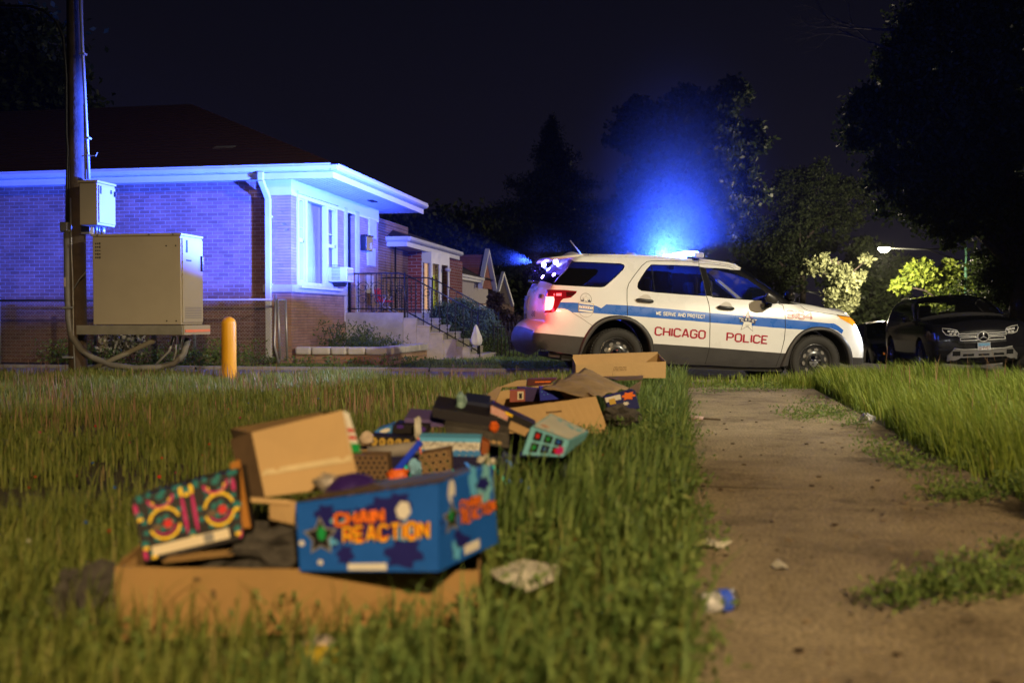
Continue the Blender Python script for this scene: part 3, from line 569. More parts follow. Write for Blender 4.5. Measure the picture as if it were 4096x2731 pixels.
# ---------------------------------------------------------------- utility pole, cabinets, bollard
def cS(x, y): return (x * .5952 / 4, y * .5952 / 4)
WOOD = mat('pole_wood', (.085, .06, .042), .9, var=.45, scale=4, bump=.8, bscale=25)
n_ = WOOD.node_tree.nodes
PY_ = 12.05
pb = onY(*c2(520, 1400), PY_); pb.z = -.1
UP_ = thing('utility_pole', 'wooden utility pole with conduits strapped to it, carrying two steel cabinets', 'pole', (pb.x, PY_, 0))
tx = onY(*cS(502, 10), PY_)
b = MB(); n = 26; pth = []; rs = []
for i in range(n):
    q = i / (n - 1); z = -.1 + q * 9; x = pb.x + (tx.x - pb.x) * (z / max(tx.z, .1)); pth.append((x, PY_, z)); rs.append(.118 - .03 * q + random.uniform(-.002, .002))
b.tube(pth, rs, 18); b.build('pole_shaft', WOOD, UP_)
PB_ = mat('black_conduit', (.022, .022, .024), .5, var=.1); PG = mat('grey_conduit', (.16, .155, .15), .6, var=.2, bump=.2); PW = mat('pale_conduit', (.5, .52, .55), .4, metal=.3, var=.08)
Yf = PY_ - .1
def P2(x, y, d=0): return onY(*c2(x, y), Yf + d)
b = MB(); b.tube([P2(445, 490), P2(447, 250), P2(452, 0), onY(*cS(447, 900), Yf), onY(*cS(445, 500), Yf), onY(*cS(425, 250), Yf), onY(*cS(380, 150), Yf), onY(*cS(300, 75), Yf), onY(*cS(200, 42), Yf), onY(*cS(0, 40), Yf), onY(*cS(-200, 45), Yf)], .019, 8)
b.tube([P2(460, 490), P2(461, 200), P2(463, 0)], .012, 6); b.build('black_conduit', PB_, UP_)
b = MB(); b.box(P2(440, 512), (.11, .11, .12)); b.box(P2(440, 540), (.14, .06, .03)); b.build('coupling', GALV, UP_, bevel=.01)
b = MB(); b.tube([P2(450, 545), P2(452, 900), P2(460, 1120), P2(480, 1240), P2(540, 1330), P2(620, 1385), P2(750, 1435), P2(900, 1455), P2(1050, 1450, .1), P2(1160, 1425, .2), P2(1225, 1360, .3), P2(1255, 1255, .3)], [.048] * 4 + [.042] * 8, 12); b.build('grey_conduit', PG, UP_)
b = MB(); b.tube([P2(470, 320, -.02), P2(478, 700, -.02), P2(487, 900, -.02), P2(490, 1240, -.02), P2(500, 1500, -.02)], .011, 6); b.tube([P2(575, 810, -.03), P2(530, 860, -.04), P2(495, 920, -.03)], .008, 5); b.build('ground_wire', GALV, UP_)
b = MB(); b.tube([onY(*cS(540, -20), Yf), onY(*cS(556, 350), Yf), onY(*cS(578, 780), Yf), onY(*cS(598, 1205), Yf)], .021, 8)
b.tube([onY(*cS(566, 700), Yf), onY(*cS(574, 1205), Yf)], .012, 6); b.tube([P2(545, 40), P2(640, 38), P2(650, 15)], .008, 5)
for y_ in (365, 930): b.box(onY(*cS(560 if y_ < 500 else 590, y_), Yf), (.07, .07, .025))
b.build('pale_conduit', PW, UP_)
b = MB(); b.box(P2(432, 880, -.05), (.02, .01, .12)); b.build('warning_tag', mat('tag_paper', (.5, .42, .32), .8, var=.4, scale=80), UP_)
b = MB()
for y_ in (1050, 1380): b.box(P2(462, y_, -.01), (.14, .1, .025))
b.build('strap', GALV, UP_)
STEEL = mat('cabinet_paint', (.37, .325, .245), .55, var=.05, scale=2.5, bump=.06, bscale=200)
def cabinet(nm, label, x0, x1, xs_, zt_, zb_, yF, lip):
    a = onY(*c2(x0, zt_), yF); c = onY(*c2(x1, zb_), yF); X0, X1, Z0, Z1 = a.x, c.x, c.z, a.z
    # depth from the far edge of the side face
    q = ray(*c2(xs_, 800)); D = X1 / q.x; dep = CAM.y + q.y * D - yF
    t = thing(nm, label, 'cabinet', ((X0 + X1) / 2, yF + dep / 2, Z0))
    b = MB(); b.bb((X0, yF, Z0), (X1, yF + dep, Z1 - .03)); b.build('housing', STEEL, t, bevel=.012)
    b = MB(); b.bb((X0 - lip, yF - lip, Z1 - .03), (X1 + lip, yF + dep + lip, Z1)); b.build('lid', STEEL, t, bevel=.006)
    b = MB(); b.bb((X1 + .001, yF + .02, Z0 + .03), (X1 + .018, yF + dep - .02, Z1 - .06)); d = b.build('door', STEEL, t, bevel=.005)
    return t, d, X0, X1, Z0, Z1, dep
t, d, X0, X1, Z0, Z1, dep = cabinet('equipment_cabinet', 'large beige steel cabinet on a platform at the wooden pole', 615, 1210, 1350, 562, 1165, 11.78, .012)
b = MB(); b.box((X1 + .035, 11.78 + dep - .06, (Z0 + Z1) / 2 + .22), (.03, .05, .2)); b.build('handle', BLACKM, d, bevel=.008)
b = MB(); 
for i in range(7): b.box((X1 + .019, 11.78 + dep / 2, Z0 + .09 + i * .022), (.004, dep - .14, .009))
b.build('vent_slot', mat('slot_grey', (.2, .19, .2), .6), d)
INK = mat('black_ink', (.015, .015, .015), .6, var=0)
b = MB()
for k, (s, h) in enumerate(((.03, .04), (.045, .05), (.025, .06))): 
    for j in range(5): b.box((X0 + .05 + .028 * k, 11.7795, Z1 - .12 - j * .045), (.018, .002, .03 * random.uniform(.3, 1)))
b.box((X1 + .019, 11.9, Z1 - .16), (.002, .05, .16)); b.box((X1 + .019, 11.95, Z1 - .34), (.002, .14, .02)); b.build('stencil_marks', INK, t)
b = MB()
for x, z in ((X0 + .08, Z1 - .015), (X0 + .8, Z1 - .015), (X1 - .1, Z1 - .015), (X1 - .2, Z1 - .16), (X1 - .07, Z1 - .16), (X1 - .2, Z0 + .05), (X1 - .07, Z0 + .05)): b.disc((x, 11.7655 if z > Z1 - .03 else 11.7785, z), (0, -1, 0), .011, 8)
b.build('rivet', BLACKM, t)
b = MB(); q0 = onY(*c2(508, 1167), 11.7); q1 = onY(*c2(1215, 1233), 11.7); b.bb((q0.x, 11.7, q1.z), (q1.x, 11.78, q0.z - .002)); b.bb((q0.x, 11.78 + dep, q1.z), (q1.x, 11.86 + dep, q0.z - .002)); b.bb((q1.x - .1, 11.781, q1.z + .005), (q1.x, 11.779 + dep, q0.z - .003)); b.bb((q0.x, 11.781, q1.z + .005), (q0.x + .3, 11.779 + dep, q0.z - .003)); fr = b.build('platform', mat('platform_steel', (.2, .19, .16), .7, var=.2), UP_, bevel=.006)
b = MB(); b.bb((q1.x + .002, 11.72, q1.z), (q1.x + .02, 11.85 + dep, q0.z)); fb = b.build('end_plate', STEEL, fr)
b = MB(); b.bb((q1.x + .021, 11.74, q0.z - .09), (q1.x + .026, 11.84 + dep, q0.z - .055)); b.build('orange_stripe', mat('orange_reflective', (.8, .12, .02), .4, emit=None), fb)
b = MB(); b.tube([P2(1030, 1270), P2(720, 1410), P2(610, 1460)], .035, 6); b.build('brace', mat('platform_steel', (.2, .19, .16)), UP_)
b = MB(); b.tube([P2(1170, 1240, .2), P2(1175, 1340, .2), P2(1150, 1430, .2)], .012, 6); b.tube([P2(1160, 1240, .25), P2(1130, 1340, .25), P2(1040, 1430, .2)], .016, 6); b.tube([P2(1205, 1240, .3), P2(1200, 1330, .3)], .018, 6); b.build('drop_cable', PW, UP_)
t, d, X0, X1, Z0, Z1, dep = cabinet('junction_cabinet', 'small steel cabinet mounted high on the wooden pole above the large one', 527, 650, 772, 203, 498, 11.72, .015)
b = MB(); b.box((X1 + .03, 11.72 + dep - .04, Z1 - .14), (.03, .03, .07)); b.build('padlock', BLACKM, d, bevel=.006)
b = MB(); b.box((X1 + .019, 11.77, Z1 - .12), (.002, .04, .1)); b.box((X1 + .019, 11.72 + dep - .12, Z1 - .12), (.002, .04, .05)); b.build('sticker', INK, d)
b = MB(); b.tube([P2(640, 500, .05), P2(642, 565, .05)], .022, 6); b.tube([P2(660, 500, .1), P2(662, 565, .1)], .012, 6); b.tube([P2(685, 505, .15), P2(688, 565, .15)], .03, 8); b.box(P2(580, 530, .1), (.14, .1, .12)); b.build('conduit_stub', PW, t)
# bollard
bp_ = onY(*c2(1528, 1400), 11.75); r = .5 * (onY(*c2(1573, 1300), 11.75).x - onY(*c2(1482, 1300), 11.75).x); zt = onY(*c2(1528, 1110), 11.75).z
BO = thing('bollard', 'yellow round-topped steel bollard in the grass near the chain link fence', 'bollard', (bp_.x, 11.75, 0))
b = MB(); b.lathe((bp_.x, 11.75, -.1), (0, 0, 1), [(r * 1.0, 0), (r, zt + .1 - r)] + [(r * math.cos(a), zt + .1 - r + r * math.sin(a)) for a in [R(k) for k in (15, 30, 45, 60, 75, 89)]], 28)
b.build('sleeve', mat('yellow_plastic', (.75, .36, .015), .38, var=.08, scale=3, bump=.1), BO)

# ---------------------------------------------------------------- foliage
def leaf_mesh(name, cen, size, m, parent=None, aspect=.6, up=None, fold=.25, **k):
    cen = np.asarray(cen, float); N = len(cen); size = np.broadcast_to(size, (N,))
    d = rng.normal(size=(N, 3)); 
    if up is not None: d = d * .6 + np.asarray(up)
    d /= np.linalg.norm(d, axis=1)[:, None]; e = rng.normal(size=(N, 3)); e -= (e * d).sum(1)[:, None] * d; e /= np.linalg.norm(e, axis=1)[:, None]; nn = np.cross(d, e)
    s = size[:, None]
    v = np.stack([cen, cen + d * s * .5 + e * s * aspect * .5 + nn * s * fold * .4, cen + d * s, cen + d * s * .5 - e * s * aspect * .5 + nn * s * fold * .4], 1).reshape(-1, 3)
    if parent is not None: v = v - np.array(parent.location)
    me = bpy.data.meshes.new(name); me.vertices.add(4 * N); me.vertices.foreach_set('co', v.ravel()); me.loops.add(4 * N); me.loops.foreach_set('vertex_index', np.arange(4 * N)); me.polygons.add(N)
    me.polygons.foreach_set('loop_start', np.arange(N) * 4); me.polygons.foreach_set('loop_total', np.full(N, 4)); me.materials.append(m); me.update(calc_edges=True)
    o = bpy.data.objects.new(name, me); COL.objects.link(o); o.parent = parent; return props(o, **k)
def ball(n, shell=.55):
    d = rng.normal(size=(n, 3)); d /= np.linalg.norm(d, axis=1)[:, None]; return d * (shell + (1 - shell) * rng.random(n)[:, None]) * (rng.random(n)[:, None] ** .2)
def crown_points(blobs, n_clump, per, rc):
    out = []; w = np.array([b[3] ** 2 for b in blobs]); w = w / w.sum()
    for b, k in zip(blobs, (w * n_clump).astype(int) + 2):
        c = np.array(b[:3]) + ball(k, .5) * b[3] * np.array([1, .8, 1])
        for q in c: out.append(q + ball(per, .1) * rc * rng.uniform(.5, 1.25) * np.array([1.2, 1, .8]))
    return np.concatenate(out)
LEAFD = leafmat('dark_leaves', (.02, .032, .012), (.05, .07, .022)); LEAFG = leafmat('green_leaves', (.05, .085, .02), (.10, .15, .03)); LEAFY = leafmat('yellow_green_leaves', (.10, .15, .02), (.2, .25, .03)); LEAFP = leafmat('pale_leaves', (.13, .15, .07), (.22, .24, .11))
BARK = mat('bark', (.06, .048, .038), .95, var=.35, scale=8, bump=.7)
def tree(label, blobs, D, trunk, n=200, per=45, rc=None, ls=.2, m=None, group=None, name='tree', tr=.22, cat='tree'):
    bl = []
    for (px, py, rp) in blobs:
        p = at(px, py, D + random.uniform(-1, 1) * rp / FPX * D * .5); bl.append((p.x, p.y, p.z, rp / FPX * D))
    base = at(trunk[0], 330, D); base.z = float(ground_z(base.x, base.y)) - .1
    t = thing(name, label, cat, tuple(base), group=group)
    rc = rc or min(b[3] for b in bl) * .45
    leaf_mesh('crown', crown_points(bl, n, per, rc), ls * rng.uniform(.6, 1.3, 1)[0], m or LEAFD, t)
    b = MB(); top = at(trunk[0], trunk[1], D); mid = base.lerp(top, .5) + V((.2, 0, 0)); b.tube([base, mid, top], [tr, tr * .75, tr * .5], 10)
    for q in bl:
        e = V(q[:3]); s = base.lerp(top, random.uniform(.55, 1)); b.tube([s, s.lerp(e, .5) + V((0, 0, .3)), e, e + (e - s).normalized() * q[3] * .6], [tr * .4, tr * .28, tr * .15, .02], 6)
    b.build('trunk', BARK, t); return t
tree('tall dark tree rising behind the police car roof', [(636, 118, 20), (628, 135, 22), (655, 130, 32), (690, 108, 24), (722, 105, 22), (735, 96, 16), (700, 150, 50), (745, 140, 22), (650, 180, 34), (740, 185, 30), (690, 215, 48), (640, 235, 30), (625, 205, 12), (635, 105, 8)], 45, (690, 210), 420, 70, .55, .26)
tree('dark rounded tree between the tall tree and the lamp', [(790, 190, 30), (820, 185, 28), (845, 205, 34), (770, 235, 34), (800, 230, 36), (785, 270, 34), (745, 235, 30), (825, 225, 34)], 60, (800, 235), 340, 60, .6, .26)
tree('huge dark tree filling the upper right corner', [(880, 120, 36), (868, 105, 18), (862, 140, 20), (905, 60, 34), (930, 20, 46), (950, 120, 60), (990, 60, 60), (1000, 170, 60), (920, 190, 46), (1040, 120, 60), (895, 170, 34), (960, 0, 50), (1020, 230, 46), (960, 215, 40), (940, 60, 50), (900, 110, 40), (985, 130, 60), (1000, 10, 60), (960, 180, 50), (1010, 280, 36)], 34, (1015, 200), 1250, 75, .6, .22, tr=.4, m=LEAFD)
tree('mid green tree behind the far street lamp', [(868, 260, 26), (850, 285, 24), (880, 300, 26), (895, 275, 22), (860, 325, 26)], 58, (870, 290), 160, 60, .8, .3, LEAFD)
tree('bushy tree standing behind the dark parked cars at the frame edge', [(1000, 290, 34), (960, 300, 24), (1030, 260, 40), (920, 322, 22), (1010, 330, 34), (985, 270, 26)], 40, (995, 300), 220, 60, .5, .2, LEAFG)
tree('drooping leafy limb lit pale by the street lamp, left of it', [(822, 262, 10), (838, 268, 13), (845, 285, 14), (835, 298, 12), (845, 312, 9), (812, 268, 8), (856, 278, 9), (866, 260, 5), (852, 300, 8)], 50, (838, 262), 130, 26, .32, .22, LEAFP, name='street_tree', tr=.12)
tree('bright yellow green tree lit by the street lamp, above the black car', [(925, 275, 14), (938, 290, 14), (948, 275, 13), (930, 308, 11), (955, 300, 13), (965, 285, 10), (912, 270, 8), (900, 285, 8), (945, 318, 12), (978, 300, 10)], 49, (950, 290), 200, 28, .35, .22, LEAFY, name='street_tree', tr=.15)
tree('dim tree rising from the yard behind the corner house roof', [(20, 60, 60), (60, 110, 50), (-20, 130, 60), (90, 150, 26)], 30, (30, 100), 200, 60, .8, .25)
# bare twigs reaching out of the large tree
b = MB(); T0 = at(905, 55, 34)
def limb(bm, p, d, L, r, dep):
    pts = [p]; q = p
    for i in range(4): d = (d + V((random.uniform(-.25, .25), random.uniform(-.2, .2), random.uniform(-.2, .2)))).normalized(); q = q + d * L / 4; pts.append(q)
    bm.tube(pts, [r, r * .85, r * .7, r * .55, r * .4], 5, False)
    if dep: 
        for k in range(3): limb(bm, pts[random.choice([2, 3, 4])], (d + V((random.uniform(-.7, .3), 0, random.uniform(-.7, .7)))).normalized(), L * .6, r * .45, dep - 1)
limb(b, T0, V((-1, 0, .25)), 2.4, .06, 3)
o = [x for x in bpy.data.objects if x.get('label', '').startswith('huge dark tree')][0]
b.build('bare_branch', BARK, o); b = MB(); limb(b, at(895, 30, 34), V((-1, 0, .1)), 2.2, .05, 3); b.build('bare_branch', BARK, o)
# conifer
D = 46; ap = at(552, 116, D); gz = at(552, 330, D).z - .8
CO = thing('spruce_tree', 'pointed dark spruce with drooping branches behind the rear of the police car', 'tree', (ap.x, ap.y, gz))
b = MB(); b.tube([(ap.x, ap.y, gz), tuple(ap)], [.25, .02], 8); b.build('trunk', BARK, CO)
pts = []; tk = 0; H = ap.z - gz
while tk < 1:
    wd = (.12 + 4.9 * tk ** 1.05) * (1 + .3 * math.sin(tk * 38)) * random.uniform(.8, 1.15); z = ap.z - tk * H * .62
    for k in range(7 + int(tk * 8)):
        a = random.uniform(0, 6.28); L = wd * random.uniform(.6, 1.12); 
        m_ = int(14 + L * 26); u = rng.random(m_) ** .7; px = u * L
        pts.append(np.stack([ap.x + math.cos(a) * px, ap.y + math.sin(a) * px, z - .22 * px - .12 * np.sin(u * 3) + rng.normal(size=m_) * .07 - rng.random(m_) * .3 * (u > .4)], 1) + rng.normal(size=(m_, 3)) * .07)
    tk += .02
leaf_mesh('crown', np.concatenate(pts), .2, leafmat('spruce_needles', (.012, .02, .012), (.03, .045, .02)), CO, aspect=.3)
# far mass of trees and roofs on the skyline
pts = []
for px, top in [(380, 214), (400, 206), (425, 203), (450, 199), (475, 200), (498, 204), (520, 215), (540, 225), (600, 230), (620, 220), (760, 240), (590, 260), (560, 250)]:
    p = at(px, top + 34, 62); pts.append(np.array(p) + ball(1100, .3) * np.array([2.6, 2, 2.3])); p = at(px + 10, top + 80, 62); pts.append(np.array(p) + ball(900, .3) * np.array([2.8, 2, 2.8]))
leaf_mesh('treeline', np.concatenate(pts), .42, LEAFD, kind='stuff', label='far dark line of trees behind the row of houses', cat='trees')
# ---------------------------------------------------------------- hedge beside the steps
HG = thing('hedge', 'large rounded evergreen hedge beside the porch steps', 'hedge', (-3.9, 21.6, 0))
bl = []
for px, py, rp, D in ((445, 322, 22, 22.5), (462, 318, 22, 22.2), (478, 328, 24, 21.8), (488, 338, 20, 21.5), (455, 342, 22, 22), (475, 348, 18, 21.5), (495, 346, 14, 21.4), (440, 345, 18, 22.4)):
    p = at(px, py, D); bl.append((p.x, p.y, p.z, rp / FPX * D))
pts = [np.array(q[:3]) + ball(3400, .86) * q[3] * np.array([1, 1, 1]) for q in bl]
leaf_mesh('foliage', np.concatenate(pts), .055, leafmat('yew_needles', (.07, .12, .055), (.16, .23, .10)), HG, aspect=.4, up=(0, 0, .8))
b = MB()
for q in bl: b.tube([(q[0], q[1], 0), (q[0], q[1], q[2])], .04, 6)
b.build('stem', BARK, HG)
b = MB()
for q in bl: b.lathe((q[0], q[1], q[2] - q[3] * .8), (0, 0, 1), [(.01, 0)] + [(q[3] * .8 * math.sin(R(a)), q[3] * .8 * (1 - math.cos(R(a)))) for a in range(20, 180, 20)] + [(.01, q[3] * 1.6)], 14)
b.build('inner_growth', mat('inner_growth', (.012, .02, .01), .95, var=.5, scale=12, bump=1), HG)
# dark ivy mass and iron fence beyond the hedge
pts = []
for px, py, rp in ((500, 320, 14), (512, 330, 18), (525, 345, 18), (508, 350, 14), (495, 300, 8)):
    p = at(px, py, 27); pts.append(np.array(p) + ball(1500, .5) * rp / FPX * 27)
SHB = thing('shrub', 'dark red tinted shrub behind the tail of the police car', 'shrub', tuple(at(512, 358, 27)))
leaf_mesh('foliage', np.concatenate(pts), .12, leafmat('brown_leaves', (.05, .025, .02), (.08, .06, .03)), SHB)
FI = thing('iron_fence', 'low dark iron picket fence behind the tail of the police car', 'fence', tuple(at(510, 358, 22)))
b = MB(); p0 = at(494, 356, 21); p1 = at(560, 356, 21)
for i in range(18):
    q = p0.lerp(p1, i / 17); b.tube([(q.x, q.y, -.05), (q.x, q.y, .72)], .012, 5)
b.tube([(p0.x, p0.y, .62), (p1.x, p1.y, .62)], .013, 5); b.build('picket', BLACKM, FI)
# plastic bag hanging from a post
BGc = onY(*c3(1675, 1250), 19.0)
PO = thing('stake', 'thin dark stake beside the lowest porch step, a bag hanging from it', 'stake', (BGc.x + .05, 19.05, 0)); b = MB(); b.tube([(BGc.x + .06, 19.08, -.05), (BGc.x + .05, 19.08, BGc.z + .32)], .012, 6); b.build('shaft', BLACKM, PO)
b = MB(); b.smooth = True; prof = [(.012, .33), (.03, .29), (.05, .2), (.085, .1), (.1, .02), (.09, -.05), (.05, -.08), (.005, -.085)]
n = 22; vs = []
for r_, h in prof:
    for k in range(n): a = 6.283 * k / n; rr = r_ * (1 + .22 * math.sin(a * 5 + h * 9) + random.uniform(-.08, .08)); vs.append((BGc.x + rr * math.cos(a) * 1.1, 19.0 + rr * .7 * math.sin(a), BGc.z - .08 + h))
b.add(vs, [(i * n + k, i * n + (k + 1) % n, (i + 1) * n + (k + 1) % n, (i + 1) * n + k) for i in range(len(prof) - 1) for k in range(n)])
props(b.build('plastic_bag', mat('bag_plastic', (.6, .6, .64), .35, var=.08)), 'white plastic bag hanging by the porch steps', 'bag')
# weeds in the planter
pts = [];
for i in range(150):
    x = random.uniform(HX + .3, PX - .3); y = random.uniform(17, 19.3); h = random.uniform(.1, .3) * (1.5 if -6.6 < x < -6 else 1); m_ = 22; u = rng.random(m_); pts.append(np.stack([x + rng.normal(size=m_) * .05, y + rng.normal(size=m_) * .05, .12 + u * h * 1.4], 1))
leaf_mesh('weeds', np.concatenate(pts), .07, leafmat('weed_leaves', (.05, .09, .04), (.12, .17, .07)), aspect=.35, up=(0, 0, .6), kind='stuff', label='weeds growing in the brick planter', cat='weeds')

# climbing plant on trellis behind the cabinet, its light painted as pale leaf colour
TP = onY(*c2(780, 1300), 16.0); TR = thing('trellis', 'plants with light painted into pale leaves, on a low trellis seen below the large cabinet', 'trellis', (TP.x, 16.0, 0))
b = MB(); tz = onY(*c2(780, 1230), 16).z; x0 = onY(*c2(680, 1300), 16).x; x1 = onY(*c2(960, 1300), 16).x
for i in range(7): x = x0 + (x1 - x0) * i / 6; b.box((x, 16.0, tz / 2 - .1), (.02, .015, tz + .3))
for z in (.2, .5, tz): b.box(((x0 + x1) / 2, 15.99, z), (x1 - x0, .012, .02))
b.build('slats', WOOD, TR); N = 700
leaf_mesh('foliage', np.stack([rng.uniform(x0, x1, N), rng.uniform(15.9, 16.08, N), rng.uniform(.2, tz + .1, N)], 1), .09, leafmat('dry_or_lit_leaves', (.45, .42, .3), (.7, .64, .5)), TR)

# ---------------------------------------------------------------- street lamps
LEDC = (1, .82, .58)
def street_lamp(label, head, pole_xy, power, arm_h, col=LEDC, D=None, es=60, group='street lamps', aim=None):
    gz = float(road_z(pole_xy[0])) if pole_xy[1] < 60 else head.z - 4.5
    t = thing('street_lamp', label, 'street lamp', (pole_xy[0], pole_xy[1], gz))
    G = mat('green_pole_paint', (.03, .08, .05), .8, spec=.1); GA = mat('dark_arm_paint', (.008, .009, .008), .9, spec=.05)
    top = V((pole_xy[0], pole_xy[1], arm_h)); b = MB(); b.tube([(pole_xy[0], pole_xy[1], gz), tuple(top)], [.11, .07], 12); b.build('pole', G, t)
    b = MB(); md = top.lerp(head, .45) + V((0, 0, (head.z - arm_h) * .45)); b.tube([top, md, head + V((0, 0, .06))], .035, 8); b.tube([top - V((0, 0, .7)), top.lerp(head, .5) + V((0, 0, (head.z - arm_h) * .3)), md.lerp(head, .4)], .025, 8); b.build('arm', GA, t)
    d = (head - top); d.z = 0; d.normalize(); rot = d.to_track_quat('X', 'Z').to_matrix()
    b = MB(); b.box(head + V((0, 0, .10)), (.5, .26, .08), rot, .8); hd = b.build('lamp_head', GA, t, bevel=.02)
    b = MB(); b.lathe(head + V((0, 0, .06)), (0, 0, -1), [(.27, 0), (.25, .08), (.18, .16), (.08, .2), (.001, .21)], 16); b.build('led_panel', emis('led_%d' % es, (1, .86, .66), es), hd)
    if aim is None: lamp('street_lamp_light', 'POINT', head - V((0, 0, .45)), power, col, size=.12)
    else: lamp('street_lamp_light', 'SPOT', head - V((0, 0, .3)), power, col, size=.15, spot=aim[1], target=aim[0], blend=.6)
    return t
h = at(884, 249, 46); p = at(966, 300, 46.5)
street_lamp('lit street lamp on a green pole above the black car', h, (p.x, p.y), 6000, h.z + .1)
h = at(793, 290.5, 80); p = at(842, 300, 80)
street_lamp('farther lit street lamp with a curved double arm just beyond the police car hood', h, (p.x, p.y), 2500, at(842, 308, 80).z)
# two lamps of the same street just outside the frame light the parkway and the sidewalk
street_lamp('street lamp at the kerb to the right of the parkway', V((10.2, 6.0, 7.2)), (13.6, 6.3), 7400, 7.0, (1, .87, .62), es=40, aim=((4.6, 13, .2), 94))
street_lamp('street lamp up the street behind the viewer', V((3.4, -7.0, 6.8)), (4.9, -7.4), 8000, 6.6, (1, .69, .34), es=20, aim=((-.6, 4.6, 0), 47))
# ---------------------------------------------------------------- vehicle shells
def inpoly(p, poly):
    x, y = p; c = False; j = len(poly) - 1
    for i in range(len(poly)):
        xi, yi = poly[i]; xj, yj = poly[j]
        if (yi > y) != (yj > y) and x < (xj - xi) * (y - yi) / (yj - yi) + xi: c = not c
        j = i
    return c
def subdiv(pl, s=.05, closed=True):
    out = []; n = len(pl)
    for i in range(n if closed else n - 1):
        a, b = pl[i], pl[(i + 1) % n]; L = math.hypot(b[0] - a[0], b[1] - a[1]); k = max(1, int(math.ceil(L / s)))
        out += [(a[0] + (b[0] - a[0]) * q / k, a[1] + (b[1] - a[1]) * q / k) for q in range(k)]
    if not closed: out.append(tuple(pl[-1]))
    return out
def smooth_line(pl, it=1):
    for _ in range(it):
        o = [pl[0]]
        for i in range(len(pl) - 1): a, b = pl[i], pl[i + 1]; o += [(a[0] * .75 + b[0] * .25, a[1] * .75 + b[1] * .25), (a[0] * .25 + b[0] * .75, a[1] * .25 + b[1] * .75)]
        pl = o + [pl[-1]]
    return pl
class Shell:
    """Car body: side panels triangulated from a side outline and pushed to half-width Wb(u,z); a lid spans the two sides."""
    def __init__(s, top, bottom, Wb, regions, grid=.07):
        # top: list of (u, z, fillet, bow, kind) from tail bottom over the roof to nose bottom; bottom: (u,z) from nose back to tail
        s.Wb = Wb; tt = []
        for i in range(len(top) - 1):
            a, b = top[i], top[i + 1]; L = math.hypot(b[0] - a[0], b[1] - a[1]); k = max(1, int(math.ceil(L / .045)))
            for q in range(k): f = q / k; tt.append(tuple(a[j] + (b[j] - a[j]) * f for j in range(4)) + (a[4],))
        tt.append(tuple(top[-1][:4]) + (top[-1][4],)); s.top = tt
        s.T = np.array([[p[0], p[1]] for p in tt]); s.Rr = np.array([p[2] for p in tt])
        outl = [(p[0], p[1]) for p in tt] + subdiv([(tt[-1][0], tt[-1][1])] + list(bottom) + [(tt[0][0], tt[0][1])], .05, False)[1:-1]
        s.outl = outl; area = sum(outl[i - 1][0] * outl[i][1] - outl[i][0] * outl[i - 1][1] for i in range(len(outl)))
        sg = -1 if area > 0 else 1
        vs = []; es = []
        def addpoly(pl):
            b0 = len(vs); vs.extend(pl); es.extend([(b0 + i, b0 + (i + 1) % len(pl)) for i in range(len(pl))])
        addpoly(outl); regs = []
        for r in regions:
            pl = subdiv(r[1], .05); regs.append((r[0], r[1])); addpoly(pl)
        s.regs = regs
        for i in range(1, len(tt) - 1):
            d = s.T[i + 1] - s.T[i - 1]; L = np.hypot(*d) or 1; nrm = np.array([-d[1], d[0]]) / L * -1
            for f in (.07, .22, .5, 1.0):
                p = s.T[i] + nrm * sg * -1 * s.Rr[i] * f * (1)
                if inpoly(p, outl): vs.append(tuple(p))
                else:
                    p = s.T[i] + nrm * sg * s.Rr[i] * f
                    if inpoly(p, outl): vs.append(tuple(p))
        us = [p[0] for p in outl]; zs = [p[1] for p in outl]; z = min(zs); k = 0
        while z < max(zs):
            u = min(us) + (grid / 2 if k % 2 else 0)
            while u < max(us):
                if inpoly((u, z), outl): vs.append((u + .0013 * math.sin(k * 7 + u * 31), z))
                u += grid
            z += grid * .87; k += 1
        res = delaunay_2d_cdt([V(p) for p in vs], es, [], 0, 1e-4)
        s.pv = [(p.x, p.y) for p in res[0]]; s.pf = {}
        for f in res[2]:
            f = list(f); cx = sum(s.pv[i][0] for i in f) / len(f); cz = sum(s.pv[i][1] for i in f) / len(f)
            if not inpoly((cx, cz), outl): continue
            nm = 'body'
            for rn, rp in regs:
                if inpoly((cx, cz), rp): nm = rn; break
            s.pf.setdefault(nm, []).append(f)
        s.pw = [s.half(u, z) for u, z in s.pv]
    def half(s, u, z):
        d = np.hypot(s.T[:, 0] - u, s.T[:, 1] - z); i = int(d.argmin()); dm = float(d[i])
        # distance to neighbouring segments
        for j in (i - 1, i):
            if 0 <= j < len(s.T) - 1:
                a, b = s.T[j], s.T[j + 1]; ab = b - a; t = max(0, min(1, float(((u - a[0]) * ab[0] + (z - a[1]) * ab[1]) / (ab @ ab + 1e-12)))); dm = min(dm, float(np.hypot(*(a + ab * t - np.array((u, z))))))
        r = float(s.Rr[i]); w = s.Wb(u, z)
        if dm < r: q = 1 - dm / r; w -= r * (1 - math.sqrt(max(0, 1 - q * q)))
        return w
    def side(s, nm, mb, sgn=-1, off=0, inset=0):
        fs = s.pf.get(nm, []); idx = {}; vs = []
        for f in fs:
            for i in f:
                if i not in idx: idx[i] = len(vs); u, z = s.pv[i]; vs.append((u, sgn * (s.pw[i] + off), z))
        mb.smooth = True; mb.add(vs, [tuple(idx[i] for i in (f if sgn < 0 else f[::-1])) for f in fs]); mb.smooth = False; return mb
